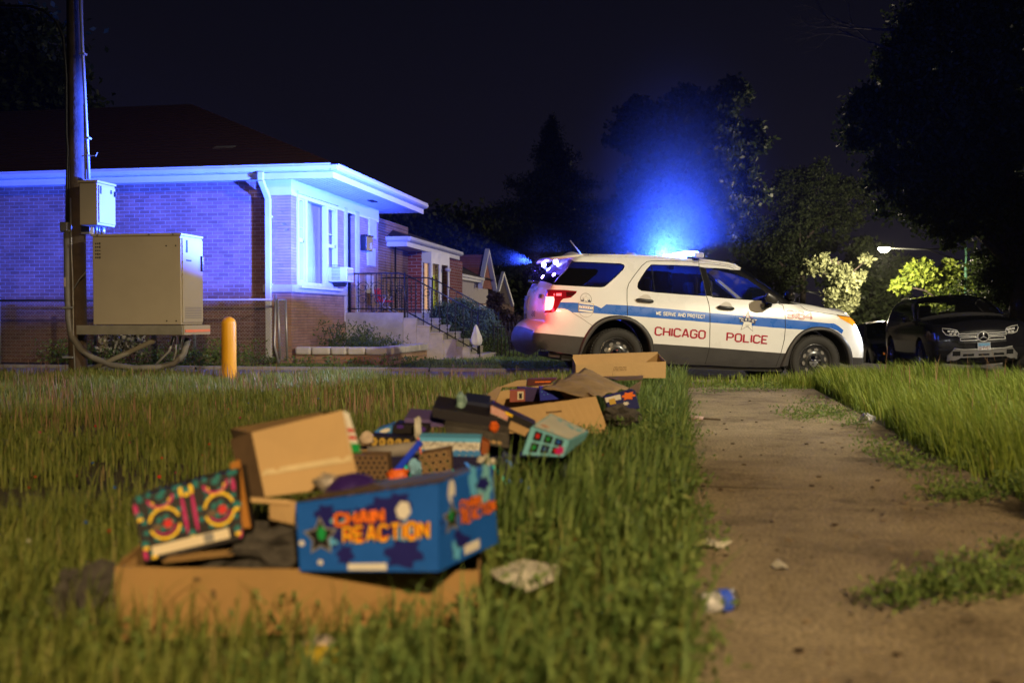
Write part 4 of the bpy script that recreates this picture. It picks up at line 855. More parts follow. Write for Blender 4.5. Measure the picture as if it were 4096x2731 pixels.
    def lid(s, kind, mb, n=16, off=0, y0=-1, y1=1):
        mb.smooth = True
        def row(i):
            p = s.top[i]; a = s.T[max(i - 1, 0)]; b = s.T[min(i + 1, len(s.T) - 1)]; d = b - a; L = np.hypot(*d) or 1; nu, nz = -d[1] / L, d[0] / L
            w = s.half(p[0], p[1]); o = []
            for k in range(n + 1):
                y = y0 + (y1 - y0) * k / n; bw = p[3] * (1 - abs(y) ** 2.2) + off; o.append((p[0] + nu * bw, y * w, p[1] + nz * bw))
            return o
        for i in range(len(s.top) - 1):
            if s.top[i][4] != kind: continue
            a, b = row(i), row(i + 1); mb.add(a + b, [(k, k + 1, n + 2 + k, n + 1 + k) for k in range(n)])
        mb.smooth = False; return mb
    def lidpt(s, kind, f, y, off=0.0):
        ii = [i for i in range(len(s.top) - 1) if s.top[i][4] == kind]; x = ii[0] + f * (len(ii)); i = min(int(x), len(s.top) - 2); t = x - i
        a, b = s.T[i], s.T[i + 1]; d = b - a; L = np.hypot(*d) or 1; nu, nz = -d[1] / L, d[0] / L; p = a + d * t; bow = s.top[i][3] * (1 - t) + s.top[i + 1][3] * t; w = s.half(*p)
        bw = bow * (1 - abs(y) ** 2.2) + off; return V((p[0] + nu * bw, y * w, p[1] + nz * bw))
    def lidz(s, kind, z, y, off=0.0):
        best = min((abs(s.lidpt(kind, f / 80, y).z - z), f) for f in range(81)); return s.lidpt(kind, best[1] / 80, y, off)
def weld(o):
    bm = bmesh.new(); bm.from_mesh(o.data); bmesh.ops.remove_doubles(bm, verts=bm.verts, dist=2e-4); bmesh.ops.recalc_face_normals(bm, faces=bm.faces); bm.to_mesh(o.data); bm.free(); return o
def wheel(root, u, y, sgn, r=.363, w=.235, cap=True, rim=None, slots=10, group=None, tz=None, spokes=0):
    z = r if tz is None else tz
    e = bpy.data.objects.new('wheel', None); COL.objects.link(e); e.parent = root
    c = (u, y, z); ax = (0, sgn, 0)
    b = MB(); prof = [(r * .66, -w * .5), (r * .86, -w * .5), (r * .965, -w * .42), (r, -w * .25), (r, w * .25), (r * .968, w * .42), (r * .92, w * .485), (r * .86, w * .5), (r * .70, w * .49), (r * .665, w * .4)]
    b.lathe(c, ax, prof, 40)
    for k in range(56): # tread blocks
        a = 2 * math.pi * k / 56
        for h in (-.3, 0, .3): b.box((u + math.cos(a) * r, y + sgn * h * w, z + math.sin(a) * r), (.012, w * .2, .028), Matrix.Rotation(-a, 3, 'Y'))
    b.build('tyre', mat('tyre_rubber', (.022, .021, .02), .8, var=.25, scale=20, bump=.2), e, True)
    b = MB(); R_ = r * .665
    b.lathe(c, ax, [(R_, w * .40), (R_ * .95, w * .42), (R_ * .9, w * .3), (R_ * .8, w * .22), (R_ * .5, w * .30), (R_ * .36, w * .36), (R_ * .3, w * .3), (.001, w * .3)], 40)
    b.build('rim', rim or mat('black_steel_rim', (.018, .018, .02), .3, coat=.3, var=.1), e, True)
    b = MB()
    for k in range(slots):
        a = 2 * math.pi * (k + .3) / slots; cc = V((u + math.cos(a) * R_ * .68, y + sgn * w * .285, z + math.sin(a) * R_ * .68)); ct = V((-math.sin(a), 0, math.cos(a))); cr = V((math.cos(a), sgn * -.12, math.sin(a)))
        m_ = 12; b.add([cc + ct * math.cos(2 * math.pi * j / m_) * R_ * .13 + cr * math.sin(2 * math.pi * j / m_) * R_ * .085 for j in range(m_)], [tuple(range(m_))])
    b.build('pale_slot_disc', mat('pale_slot_disc', (.16, .15, .14), .8), e, True)  # pale discs painted as light background showing through the rim slots
    if cap:
        b = MB(); b.lathe(c, ax, [(R_ * .38, w * .35), (R_ * .37, w * .42), (R_ * .2, w * .44), (R_ * .18, w * .5), (.001, w * .52)], 28)
        for k in range(5): a = 2 * math.pi * k / 5 + .3; b.lathe((u + math.cos(a) * R_ * .28, y, z + math.sin(a) * R_ * .28), ax, [(.016, w * .40), (.015, w * .52), (.001, w * .54)], 8)
        b.build('hub_cap', mat('chrome', (.75, .75, .76), .26, metal=1, var=0), e, True)
    return e

# ---------------------------------------------------------------- police car pose from its two hubs
def A_(x, y): return ((2050 + x * .34438) / 4, (960 + y * .34438) / 4)
def B_(x, y): return ((2750 + x * .34438) / 4, (960 + y * .34438) / 4)
WB = 2.865; PHI = R(9); HR = A_(1210, 1335); HF = B_(1480, 1405); TR = .363
lo, hi = 8., 20.
for _ in range(60):
    D1 = (lo + hi) / 2; d = (at(*HF, D1 + WB * math.sin(PHI)) - at(*HR, D1)).length
    if d > WB: hi = D1
    else: lo = D1
P1 = at(*HR, D1); P2_ = at(*HF, D1 + WB * math.sin(PHI)); EXv = (P2_ - P1).normalized(); EZv = (V((0, 0, 1)) - EXv * EXv.z).normalized(); EYv = EZv.cross(EXv)
ORG = P1 + EYv * .93 - EZv * TR
print('police rear depth', D1, 'ground at rear', (ORG).z, 'front', (ORG + EXv * WB).z, 'pos', ORG)
def inv(p, yw):
    o = CAM - ORG; r = ray(*p); ay = o.dot(EYv); by = r.dot(EYv); t = (-yw - ay) / by; q = o + r * t; return (q.dot(EXv), q.dot(EZv))
def WbP(u, z):
    w = float(np.interp(z, [.15, .3, .45, .6, .8, .95, 1.08, 1.16, 1.4, 1.6, 1.8], [.90, .955, .975, .985, .99, .978, .945, .915, .82, .745, .66]))
    if u > 3.05: w *= 1 - .15 * ((u - 3.05) / .75) ** 2
    if u < -.5: w *= 1 - .06 * ((-.5 - u) / .5) ** 2
    return w
def sd(p):
    y = .97
    for _ in range(5): u, z = inv(p, y); y = WbP(u, z)
    return (u, z)
def SA(*pts): return [sd(A_(*p)) for p in pts]
def SB(*pts): return [sd(B_(*p)) for p in pts]
def tp(pts, r, bow, kind): return [(u, z, r, bow, kind) for u, z in pts]
top = tp(SA((330, 1262), (255, 1240), (222, 1180), (235, 1100)), .10, .11, 'bumper') + tp(SA((258, 1052), (300, 1010), (345, 985)), .10, .10, 'bumper_white') + tp(SA((388, 950), (385, 840), (392, 740), (402, 640), (418, 572)), .13, .085, 'tailgate') \
 + tp(SA((470, 510), (530, 440), (600, 365), (660, 295)), .05, .10, 'rear_glass') + tp(SA((720, 238), (760, 205), (800, 183)), .05, .10, 'spoiler') \
 + tp(SA((900, 176), (1050, 175), (1250, 178), (1450, 184), (1700, 194), (1900, 212), (2120, 234)), .055, .028, 'roof') + tp(SB((200, 244), (330, 260), (480, 282), (560, 304)), .055, .03, 'roof') \
 + tp(SB((625, 345), (700, 395), (800, 455), (880, 508), (1000, 590), (1090, 650), (1180, 710)), .03, .16, 'windshield') + tp(SB((1240, 744),), .02, .12, 'cowl') \
 + tp(SB((1310, 740), (1400, 746), (1500, 762), (1600, 782), (1700, 804), (1800, 830), (1880, 854)), .07, .05, 'hood') \
 + tp(SB((1940, 887), (1985, 935), (2010, 1000), (2035, 1060), (2065, 1120), (2085, 1200), (2092, 1280), (2088, 1370)), .16, .16, 'nose') + tp(SB((2080, 1440),), .1, .12, 'nose_low')
arF = SB((1872, 1450), (1870, 1400), (1860, 1330), (1830, 1240), (1780, 1160), (1700, 1090), (1620, 1055), (1530, 1045), (1400, 1062), (1320, 1110), (1260, 1180), (1215, 1250), (1190, 1330), (1170, 1400), (1160, 1455))
arR = SA((1600, 1425), (1600, 1320), (1590, 1220), (1560, 1130), (1510, 1050), (1430, 975), (1340, 930), (1240, 918), (1110, 935), (1010, 985), (940, 1060), (880, 1150), (830, 1240), (790, 1340))
arF = smooth_line(arF); arR = smooth_line(arR)
bottom = arF + SB((1030, 1480), (600, 1472), (250, 1452)) + SA((1980, 1446), (1800, 1438), (1640, 1428)) + arR + SA((600, 1312), (440, 1285))
clad = SA((150, 1070), (290, 1075), (835, 1125)) + SA((1640, 1200), (2290, 1245)) + SB((1110, 1312), (1170, 1300), (1900, 1360), (2150, 1370), (2150, 1600), (0, 1600)) + SA((100, 1500),)
clad[2:3] = [clad[2], (clad[2][0], .2), (clad[3][0], .2)]
clad = SA((150, 1068), (290, 1075), (835, 1125), (835, 1240), (1640, 1240), (1640, 1200), (2290, 1245)) + SB((1110, 1312), (1140, 1312), (1240, 1340), (1880, 1350), (1915, 1360), (2150, 1370), (2150, 1650), (0, 1650)) + SA((60, 1600),)
qg = SA((470, 514), (585, 395), (700, 252), (1000, 262), (1260, 276), (1290, 288), (1298, 302), (1280, 340), (1190, 430), (1100, 510), (1065, 535), (1030, 543), (750, 530))
rdg = SA((1610, 288), (1900, 293), (2166, 306), (2215, 480), (2250, 645), (1950, 625), (1650, 600), (1500, 582), (1468, 565), (1455, 542), (1462, 495), (1500, 430), (1560, 340))
pill = SA((2166, 306), (2232, 318), (2290, 480), (2318, 655), (2250, 645), (2215, 480))
fdg = SB((205, 324), (330, 328), (480, 340), (580, 385), (700, 450), (800, 520), (905, 600), (915, 640), (900, 700), (700, 690), (290, 658), (262, 500))
apill = SB((480, 340), (560, 344), (626, 348), (750, 425), (880, 510), (1090, 650), (1240, 746), (1110, 742), (1060, 735), (900, 700), (915, 640), (905, 600), (800, 520), (700, 450), (580, 385))
stripe = SA((520, 720), (575, 720), (770, 727), (945, 755), (980, 765), (1030, 790), (1090, 745), (1330, 757), (1800, 797)) + SB((0, 818), (255, 842), (700, 880), (1135, 917), (1640, 965), (1700, 965), (1760, 1000), (1812, 1045), (1790, 1088), (1740, 1050), (1660, 1020), (1530, 1010), (1380, 1042), (1135, 1025), (700, 990), (255, 955)) + SA((2030, 933), (1700, 905), (1330, 876), (940, 846), (690, 838), (640, 808), (600, 795), (510, 790))
tail = SA((414, 572), (600, 578), (750, 590), (735, 618), (680, 665), (590, 678), (562, 705), (530, 770), (500, 820), (470, 838), (384, 842), (390, 740), (402, 640))
tlit = SA((402, 652), (480, 655), (487, 690), (475, 760), (460, 800), (440, 812), (388, 814), (392, 740))
hlamp = SB((1735, 870), (1840, 885), (1960, 908), (1995, 950), (2020, 1010), (2042, 1075), (2046, 1105), (1990, 1065), (1930, 995), (1850, 950), (1780, 912))
hlit = SB((1940, 975), (2005, 990), (2022, 1020), (2040, 1060), (2046, 1105), (1990, 1065), (1935, 1000))
fog = []
sh = Shell(top, bottom, WbP, [('clad', clad), ('tail_lit', tlit), ('tail_lamp', tail), ('head_lit', hlit), ('head_lamp', hlamp), ('quarter_glass', qg), ('rear_door_glass', rdg), ('front_door_glass', fdg), ('pillar', pill), ('pillar', apill), ('stripe', stripe)])
rot = Matrix((EXv, EYv, EZv)).transposed()
PC = thing('police_car', 'white police patrol SUV with a blue stripe and lit blue light bar', 'police car', ORG, rot.to_euler())
PAINT = mat('white_car_paint', (.70, .71, .72), .3, coat=.5, var=.04, scale=1.5)
CLAD = mat('black_plastic_cladding', (.035, .033, .034), .5, var=.12, scale=5, bump=.1)
BLUE = mat('stripe_blue', (.008, .11, .52), .3, coat=.4, var=.03); REDL = mat('lettering_red', (.33, .004, .03), .4, var=.03)
TINT = glass('tinted_glass', (.003, .003, .004), .16); CLR = glass('car_glass', (.004, .005, .006), .62); GB = mat('gloss_black', (.008, .008, .009), .15, coat=.5, var=0)
b = MB()
for s_ in (-1, 1): b.mi = 0; sh.side('body', b, s_); b.mi = 1; sh.side('stripe', b, s_)
b.mi = 0
for k in ('tailgate', 'spoiler', 'roof', 'hood', 'nose', 'bumper_white'): sh.lid(k, b)
weld(b.build('body', [PAINT, BLUE], PC, True))
b = MB()
for s_ in (-1, 1): sh.side('clad', b, s_)
sh.lid('bumper', b); sh.lid('nose_low', b); sh.lid('cowl', b)
weld(b.build('cladding', CLAD, PC, True))
for nm, mname, m in (('quarter_glass', 'window', TINT), ('rear_door_glass', 'window', TINT), ('front_door_glass', 'window', CLR)):
    for s_ in (-1, 1): weld(sh.side(nm, MB(), s_, -.004).build('window', m, PC, True))
b = MB(); sh.side('pillar', b, -1, -.001); sh.side('pillar', b, 1, -.001); weld(b.build('black_pillar', GB, PC, True))
weld(sh.lid('rear_glass', MB()).build('rear_window', TINT, PC, True)); weld(sh.lid('windshield', MB()).build('windshield', CLR, PC, True))
def ribbon(mb, pts, w=.006, off=.0015, y=-1, wf=None):
    pts = subdiv(pts, .03, False)
    a = offs(pts, -w / 2); c = offs(pts, w / 2)
    for i in range(len(pts) - 1): mb.add([(q[0], y * (sh.half(*q) + off), q[1]) for q in (a[i], a[i + 1], c[i + 1], c[i])], [(0, 1, 2, 3)])
# shut lines
b = MB(); RG = mat('seam_black', (.01, .01, .01), .8, var=0)
l1 = SA((2170, 250), (1900, 243), (1620, 241), (1560, 250), (1500, 300), (1400, 430), (1350, 505), (1331, 570), (1330, 700), (1335, 882))
l2 = SA((2166, 252), (2166, 300)); l2b = SA((2252, 650), (2275, 720), (2290, 800), (2294, 1000), (2288, 1245), (2265, 1345), (2235, 1440))
l3 = SB((1060, 738), (1105, 752), (1130, 850), (1137, 1000), (1125, 1150), (1085, 1310), (1050, 1400), (1025, 1468)); l4 = SB((1318, 762), (1360, 800), (1400, 818), (1560, 840), (1740, 868)); l5 = SA((690, 838), (800, 905), (925, 990))
l6 = SB((60, 262), (330, 285), (480, 305), (545, 335)); l7 = SB((1330, 770), (1560, 795), (1880, 862))
for s_ in (-1, 1):
    for l in (l1, l2, l2b, l3): ribbon(b, l, .0085, .0015, s_)
    ribbon(b, l4, .006, .0015, s_); ribbon(b, l5, .004, .0015, s_); ribbon(b, l6, .005, .0015, s_)
b.build('panel_gap', RG, PC, True)
# window seals
for pl in (qg, rdg, fdg):
    for s_ in (-1, 1): b = MB(); ribbon(b, pl + [pl[0]], .012, .002, s_); b.build('window_seal', GB, PC, True)
b = MB(); ribbon(b, SA((1612, 292), (1632, 450), (1650, 600)), .012, .004); ribbon(b, SB((205, 324), (245, 480), (288, 655)), .011, .004); b.build('quarter_divider', mat('chrome', (.75, .75, .76), .12, metal=1), PC, True)
b = MB(); ribbon(b, SA((2168, 306), (2215, 480), (2250, 645)), .004, .004); b.build('glass_edge', mat('seam_grey', (.1, .1, .11), .3, var=0), PC, True)
# wheel-arch flares
def outer(pl, cx, w): return pl
oF = smooth_line(SB((1918, 1450), (1915, 1360), (1900, 1270), (1860, 1190), (1800, 1110), (1720, 1050), (1640, 1015), (1530, 1000), (1430, 1010), (1340, 1045), (1260, 1110), (1200, 1190), (1160, 1260), (1125, 1340), (1095, 1420), (1075, 1470)))
oR = smooth_line(SA((1640, 1430), (1642, 1340), (1640, 1240), (1630, 1160), (1590, 1080), (1530, 1000), (1440, 930), (1330, 882), (1230, 870), (1110, 880), (1010, 920), (930, 980), (870, 1060), (835, 1120), (800, 1200), (760, 1335)))
def resamp(pl, n):
    a = np.array(pl); d = np.r_[0, np.cumsum(np.hypot(*np.diff(a, axis=0).T))]; t = np.linspace(0, d[-1], n); return list(zip(np.interp(t, d, a[:, 0]), np.interp(t, d, a[:, 1])))
for inn, out, uc in ((arF, oF, WB), (arR, oR, 0)):
    ni = resamp(inn, 44); no = resamp(out, 44)
    for s_ in (-1, 1):
        b = MB(); b.smooth = True; rows = []
        for (a, c) in zip(ni, no):
            wa = sh.Wb(*a); wc = sh.half(*c); rows.append([(a[0], s_ * (wa - .05), a[1]), (a[0], s_ * (wa + .018), a[1]), (a[0] * .85 + c[0] * .15, s_ * (wa + .03), a[1] * .85 + c[1] * .15), (a[0] * .4 + c[0] * .6, s_ * (wc + .026), a[1] * .4 + c[1] * .6), (c[0], s_ * (wc + .012), c[1]), (c[0], s_ * (wc - .01), c[1])])
        vs = [p for r_ in rows for p in r_]; b.add(vs, [(i * 6 + k, i * 6 + k + 1, (i + 1) * 6 + k + 1, (i + 1) * 6 + k) for i in range(43) for k in range(5)])
        weld(b.build('wheel_arch', CLAD, PC, True))
        b = MB(); b.smooth = True; b.add([p for a in ni for p in ((a[0], s_ * (sh.Wb(*a) - .02), a[1]), (a[0], s_ * .5, a[1] + .03))], [(2 * i, 2 * i + 1, 2 * i + 3, 2 * i + 2) for i in range(43)]); b.smooth = False
        b.add([(a[0], s_ * .52, a[1]) for a in ni], [tuple(range(44))]); b.build('wheel_well', mat('well_black', (.012, .012, .013), .8, var=.2), PC, True)
for u in (0, WB):
    for s_ in (-1, 1): wheel(PC, u, s_ * .845, s_)
b = MB(); b.bb((-.75, -.86, .27), (3.2, .86, .34)); b.bb((.45, -.88, .2), (2.4, -.7, .3)); b.bb((.45, .7, .2), (2.4, .88, .3)); b.bb((-.6, -.6, .24), (-.2, .6, .32)); b.build('underbody', mat('well_black', (.012, .012, .013), .8), PC, True)
b = MB(); e0 = inv(A_(430, 1310), .75); e1 = inv(A_(700, 1355), .75); b.tube([(e1[0] + .15, -.7, e1[1]), (e0[0], -.72, e0[1] - .01)], .045, 12); b.build('exhaust', mat('exhaust_metal', (.3, .25, .2), .35, metal=.8), PC, True)
# lamps
RLAMP = mat('red_lamp_lens', (.14, .004, .008), .12, coat=.8, var=.2, scale=20, emit=(1, .02, .05), es=.10)
for s_ in (-1, 1):
    tl = weld(sh.side('tail_lamp', MB(), s_, .006).build('tail_lamp', RLAMP, PC, True)); weld(sh.side('tail_lit', MB(), s_, .007).build('lit_lens', emis('tail_lit', (1, .28, .26), 3.2), tl, True))
    lt = MB(); q = [(sd(A_(x, y))) for x, y in ((505, 618), (568, 616), (566, 645), (505, 645))]; lt.add([(u, s_ * (sh.half(u, z) + .012), z) for u, z in q], [(0, 1, 2, 3)]); q = [(sd(A_(x, y))) for x, y in ((415, 615), (490, 620), (490, 642), (410, 645))]; lt.add([(u, s_ * (sh.half(u, z) + .012), z) for u, z in q], [(0, 1, 2, 3)]); lt.build('lit_bar', emis('tail_red', (1, .08, .1), 3.0), tl, True)
    lt = MB(); q = [(sd(A_(x, y))) for x, y in ((620, 600), (735, 602), (700, 645), (625, 655))]; lt.add([(u, s_ * (sh.half(u, z) + .010), z) for u, z in q], [(0, 1, 2, 3)]); lt.build('dark_lens', mat('smoked_red', (.05, .004, .006), .15, coat=.5), tl, True)
    hl = weld(sh.side('head_lamp', MB(), s_, .004).build('headlight', mat('amber_lens', (.75, .28, .02), .1, coat=.8, var=.35, scale=30, emit=(1, .42, .03), es=.28), PC, True)); weld(sh.side('head_lit', MB(), s_, .006).build('lit_lens', emis('head_white', (.9, .95, 1), 6), hl, True)); ribb = MB(); ribbon(ribb, SB((1735, 870), (1840, 885), (1960, 908)), .012, .006, s_); ribb.build('lens_edge', GB, hl, True)
lit_side = lambda p, y: ORG + rot @ V((*inv(p, y),))if False else None
def W3(u, y, z): return ORG + rot @ V((u, y, z))
u_, z_ = sd(A_(430, 740))
lamp('tail_light', 'POINT', W3(u_ - .12, -1.12, z_), 8, (1, .02, .05), size=.06)
lamp('tail_light', 'POINT', W3(u_ - .3, -.5, z_), 1.5, (1, .05, .15), size=.06)
u_, z_ = sd(B_(2010, 1060)); lamp('headlight_light', 'POINT', W3(u_ + .16, -.95, z_), 10, (.9, .93, 1), size=.06)
# handles
for p0, p1, pc in (((1425, 698), (1640, 708), (1545, 700)), None, None)[:1]:
    pass
def handle(c0, c1, cc):
    (u0, z0), (u1, z1) = c0, c1; b = MB(); n = 10
    w = sh.Wb((u0 + u1) / 2, z0) ; pts = [(u0 + (u1 - u0) * k / n, -(w + .012 + .03 * math.sin(math.pi * k / n) ** .5), z0 + (z1 - z0) * k / n) for k in range(n + 1)]
    b.tube(pts, [.016] + [.024] * (n - 1) + [.016], 8); h = b.build('door_handle', mat('handle_black', (.02, .02, .022), .35, coat=.2), PC, True)
    b = MB(); ct = V((cc[0], -(sh.Wb(*cc) + .002), cc[1])); b.disc(ct, (0, -1, 0), .085, 24); b.build('handle_cup', mat('cup_paint', (.58, .57, .55), .4, coat=.3), h, True)
handle(sd(A_(1435, 692)), sd(A_(1632, 712)), sd(A_(1545, 700))); handle(sd(B_(345, 775)), sd(B_(535, 797)), sd(B_(450, 785)))
# lettering on the near side
def onside(c0, c1):
    (u0, z0), (u1, z1) = c0, c1; d = V((u1 - u0, z1 - z0)); L = d.length; d.normalize(); n = V((-d.y, d.x))
    return (lambda s, t, l: (lambda p: V((p.x, -(sh.half(p.x, p.y) + .003 + l), p.y)))(V((u0, z0)) + d * s + n * t)), L
m_h = lambda a, c: math.hypot(a[0] - c[0], a[1] - c[1])
def word(nm, txt, c0, c1, ctop, th, gap, m, outline=False):
    fn, L = onside(c0, c1); h = m_h(c0, ctop); b = MB(); lettering(b, txt, fn, L, h, th, gap, outline); return b.build(nm, m, PC, True)
word('lettering', 'CHICAGO', sd(A_(1645, 1106)), sd(A_(2240, 1151)), sd(A_(1652, 1000)), 1.15, 1.55, REDL)
word('lettering', 'POLICE', sd(B_(445, 1172)), sd(B_(932, 1209)), sd(B_(448, 1070)), 1.15, 1.55, REDL)
WDEC = mat('decal_white', (.7, .7, .68), .4, var=0)
word('motto', 'WE SERVE AND PROTECT', sd(A_(1664, 868)), sd(A_(2238, 913)), sd(A_(1666, 824)), 1.4, 1.7, WDEC)
word('unit_number', '9164', sd(B_(1150, 908)), sd(B_(1463, 930)), sd(B_(1155, 810)), 1.35, 1.7, mat('lettering_orange', (.42, .05, .03), .4, var=0), True)
# star badge
NAVY = mat('decal_navy', (.015, .02, .08), .4, var=0); REDS = mat('decal_red', (.45, .02, .03), .4, var=0); GOLD = mat('decal_gold', (.45, .33, .08), .4, var=0)
def decal(mb, cen, scale, ang=-.075):
    u0, z0 = cen; c, s = math.cos(ang), math.sin(ang)
    def f(x, y, l=0): p = (u0 + (x * c - y * s) * scale, z0 + (x * s + y * c) * scale); return (p[0], -(sh.half(*p) + .003 + l), p[1])
    return f
def starpts(R1, R2, k=5, a0=90): return [((R1 if i % 2 == 0 else R2) * math.cos(R(a0 + i * 180 / k)), (R1 if i % 2 == 0 else R2) * math.sin(R(a0 + i * 180 / k))) for i in range(2 * k)]
def fan(mb, f, pts, l, mi): mb.add([f(0, 0, l)] + [f(*p, l) for p in pts], [(0, i + 1, (i + 1) % len(pts) + 1) for i in range(len(pts))], mi)
sc = m_h(sd(B_(705, 820)), sd(B_(700, 945)))
f = decal(None, sd(B_(698, 948)), sc); b = MB(); fan(b, f, starpts(1.03, .44), .0, 1); fan(b, f, starpts(.96, .39), .0015, 0)
bandp = [(-.75 + 1.5 * i / 10, .02 + .16 * math.sin(math.pi * i / 10)) for i in range(11)]
for i in range(10): a, c = bandp[i], bandp[i + 1]; b.add([f(a[0], a[1] - .17, .003), f(c[0], c[1] - .17, .003), f(c[0], c[1] + .2, .003), f(a[0], a[1] + .2, .003)], [(0, 1, 2, 3)], 1)
for k, ch in enumerate('CAPS'):
    x0 = -.62 + k * .34; yb = .02 + .16 * math.sin(math.pi * (x0 + .75 + .1) / 1.5) - .1
    b.mi = 0; lettering(b, ch, lambda s, t, l: V(f(x0 + s, yb + t, .0045 + l)), .2, .24, 1.3)
for k in range(4): x0 = -.42 + k * .26 + (.03 if k > 1 else 0); fan(b, (lambda x, y, l=0, x0=x0: f(x0 + x, y + .47, l)), starpts(.07, .035, 6), .0025, 2)
b.mi = 3; lettering(b, 'CHICAGO', lambda s, t, l: V(f(-.2 + s, -.32 + t, .003 + l)), .4, .06, 1.1); lettering(b, 'POLICE', lambda s, t, l: V(f(-.16 + s, -.42 + t, .003 + l)), .32, .06, 1.1)
b.build('star_badge', [WDEC, NAVY, REDS, mat('decal_grey', (.3, .3, .3), .4, var=0)], PC, True)
# rear roundel and city shield
sc = m_h(sd(A_(853, 597 + 20)), sd(A_(853, 685))) ; f = decal(None, sd(A_(853, 682)), sc)
b = MB(); n = 28; arc = [(math.cos(R(-28 + 236 * i / n)), math.sin(R(-28 + 236 * i / n))) for i in range(n + 1)]
for i in range(n): a, c = arc[i], arc[i + 1]; b.add([f(a[0], a[1]), f(c[0], c[1]), f(c[0] * .9, c[1] * .9), f(a[0] * .9, a[1] * .9)], [(0, 1, 2, 3)], 3)
bh = [.15, .3, .2, .45, .25, .12, .1, .1, .1, .2, .4, .28, .5, .3, .15]
for i, h in enumerate(bh): x = -.9 + 1.8 * i / 15; b.add([f(x, -.48, .001), f(x + .12, -.48, .001), f(x + .12, -.48 + h, .001), f(x, -.48 + h, .001)], [(0, 1, 2, 3)], 1)
fan(b, f, starpts(.72, .3), .002, 3); fan(b, f, starpts(.66, .26), .003, 0); b.build('skyline_badge', [WDEC, NAVY, REDS, mat('decal_grey', (.3, .3, .3), .4)], PC, True)
p0 = sd(A_(853, 808)); sc = m_h(sd(A_(765, 800)), sd(A_(942, 812))) / 2; f = decal(None, p0, sc); b = MB()
def rect(x0, x1, y0, y1, l, mi): b.add([f(x0, y0, l), f(x1, y0, l), f(x1, y1, l), f(x0, y1, l)], [(0, 1, 2, 3)], mi)
rect(-1, 1, -.3, .88, 0, 2); rect(-.94, .94, -.26, .83, .0012, 0); rect(-.94, .94, .5, .68, .0022, 1); rect(-.94, .94, -.02, .13, .0022, 1)
for k in range(4): fan(b, (lambda x, y, l=0, k=k: f(-.45 + k * .3 + x, y + .3, l)), starpts(.1, .05, 6), .0025, 3)
for i in range(32): 
    a0, a1 = 2 * math.pi * i / 32, 2 * math.pi * (i + 1) / 32; b.add([f(math.cos(a) * q * .94, math.sin(a) * q * .8 - .15, .0032) for a, q in ((a0, 1), (a1, 1), (a1, .95), (a0, .95))], [(0, 1, 2, 3)], 4)
b.build('city_shield', [WDEC, BLUE, GOLD, REDS, mat('decal_grey', (.3, .3, .3), .4)], PC, True)
# mirror
b = MB(); m0 = inv(B_(985, 660), 1.08); 
def M(x, y, yy): u, z = inv(B_(x, y), yy); return (u, -yy, z)
q = [(920, 600), (955, 600), (1030, 650), (1060, 695), (1055, 735), (990, 742), (915, 722), (905, 660)]
b.smooth = True; b.add([M(x, y, 1.2) for x, y in q] + [M(x, y, 1.0) for x, y in q], [tuple(range(8)), tuple(range(15, 7, -1))] + [(i, i + 8, (i + 1) % 8 + 8, (i + 1) % 8) for i in range(8)]); mr = b.build('side_mirror', mat('mirror_black', (.03, .028, .027), .25, coat=.4), PC, True, bevel=.03)
b = MB(); p = M(900, 745, .93); r_ = M(960, 745, 1.1); b.tube([p, r_], .03, 8); b.box(M(910, 760, 1.02), (.1, .14, .05)); b.build('mirror_arm', GB, mr, True)
b = MB(); c = V(M(1205, 640, .8)); c.y = -.8; b.lathe(c, (1, -.35, .1), [(.001, -.1), (.05, -.095), (.085, -.04), (.088, .03), (.08, .04), (.001, .04)], 20); sp = b.build('spotlight', GB, PC, True)
b = MB(); b.tube([c + V((-.02, .02, -.07)), c + V((-.12, .02, -.13)), V(M(1160, 720, .8))], .014, 8); b.build('spotlight_arm', mat('chrome', (.75, .75, .76), .12, metal=1), sp, True)
# roof rails, rear cap line, antennas
b = MB(); rr_ = SB((150, 238), (300, 255), (480, 280), (560, 305), (622, 343)); b.tube([(u, -(sh.half(u, z) + .0), z + .012) for u, z in rr_], .02, 6); b.build('roof_rail', PAINT, PC, True); b = MB(); rr2 = SA((900, 176), (1300, 180), (1700, 194), (2100, 232)); b.tube([(u, -(sh.half(u, z) - .01), z + .008) for u, z in rr2], .014, 6); b.build('roof_rail', PAINT, PC, True)
def MA(x, y, yy): u, z = inv(A_(x, y), yy); return V((u, -yy, z))
b = MB(); b.tube([MA(800, 168, .3), MA(670, 5, .3)], .009, 6); b.box(MA(835, 172, .3), (.16, .06, .03)); b.build('whip_antenna', mat('antenna_grey', (.25, .25, .27), .4), PC, True)
b = MB(); b.tube([MA(1345, 165, .2), MA(1335, 125, .2)], .012, 6); b.lathe(MA(1370, 182, .2), (0, 0, 1), [(.09, -.01), (.085, .02), (.05, .045), (.001, .05)], 16); b.build('roof_antenna', mat('antenna_grey', (.25, .25, .27), .4), PC, True)
# roof spoiler carrying the two rear warning LEDs
b = MB(); s0 = MA(800, 182, .6); sb = MA(650, 255, .6)
for y0, y1 in ((-.62, .62),):
    a = [V((s0.x + .02, y, s0.z + .02 + .028 * (1 - (y / .7) ** 2))) for y in np.linspace(y0, y1, 9)]; c = [V((sb.x - .22 - .06 * (1 - (y / .7) ** 2), y, s0.z - .05 + .03 * (1 - (y / .7) ** 2))) for y in np.linspace(y0, y1, 9)]
    dn = V((0, 0, -.035)); vs = a + c + [p + dn for p in a] + [p + dn for p in c]
    b.smooth = True; b.add(vs, [(k, k + 1, k + 10, k + 9) for k in range(8)] + [(18 + k, 27 + k, 28 + k, 19 + k) for k in range(8)] + [(9 + k, 10 + k, 28 + k, 27 + k) for k in range(8)] + [(0, 9, 27, 18), (8, 26, 35, 17)])
b.build('roof_spoiler', PAINT, PC, True)
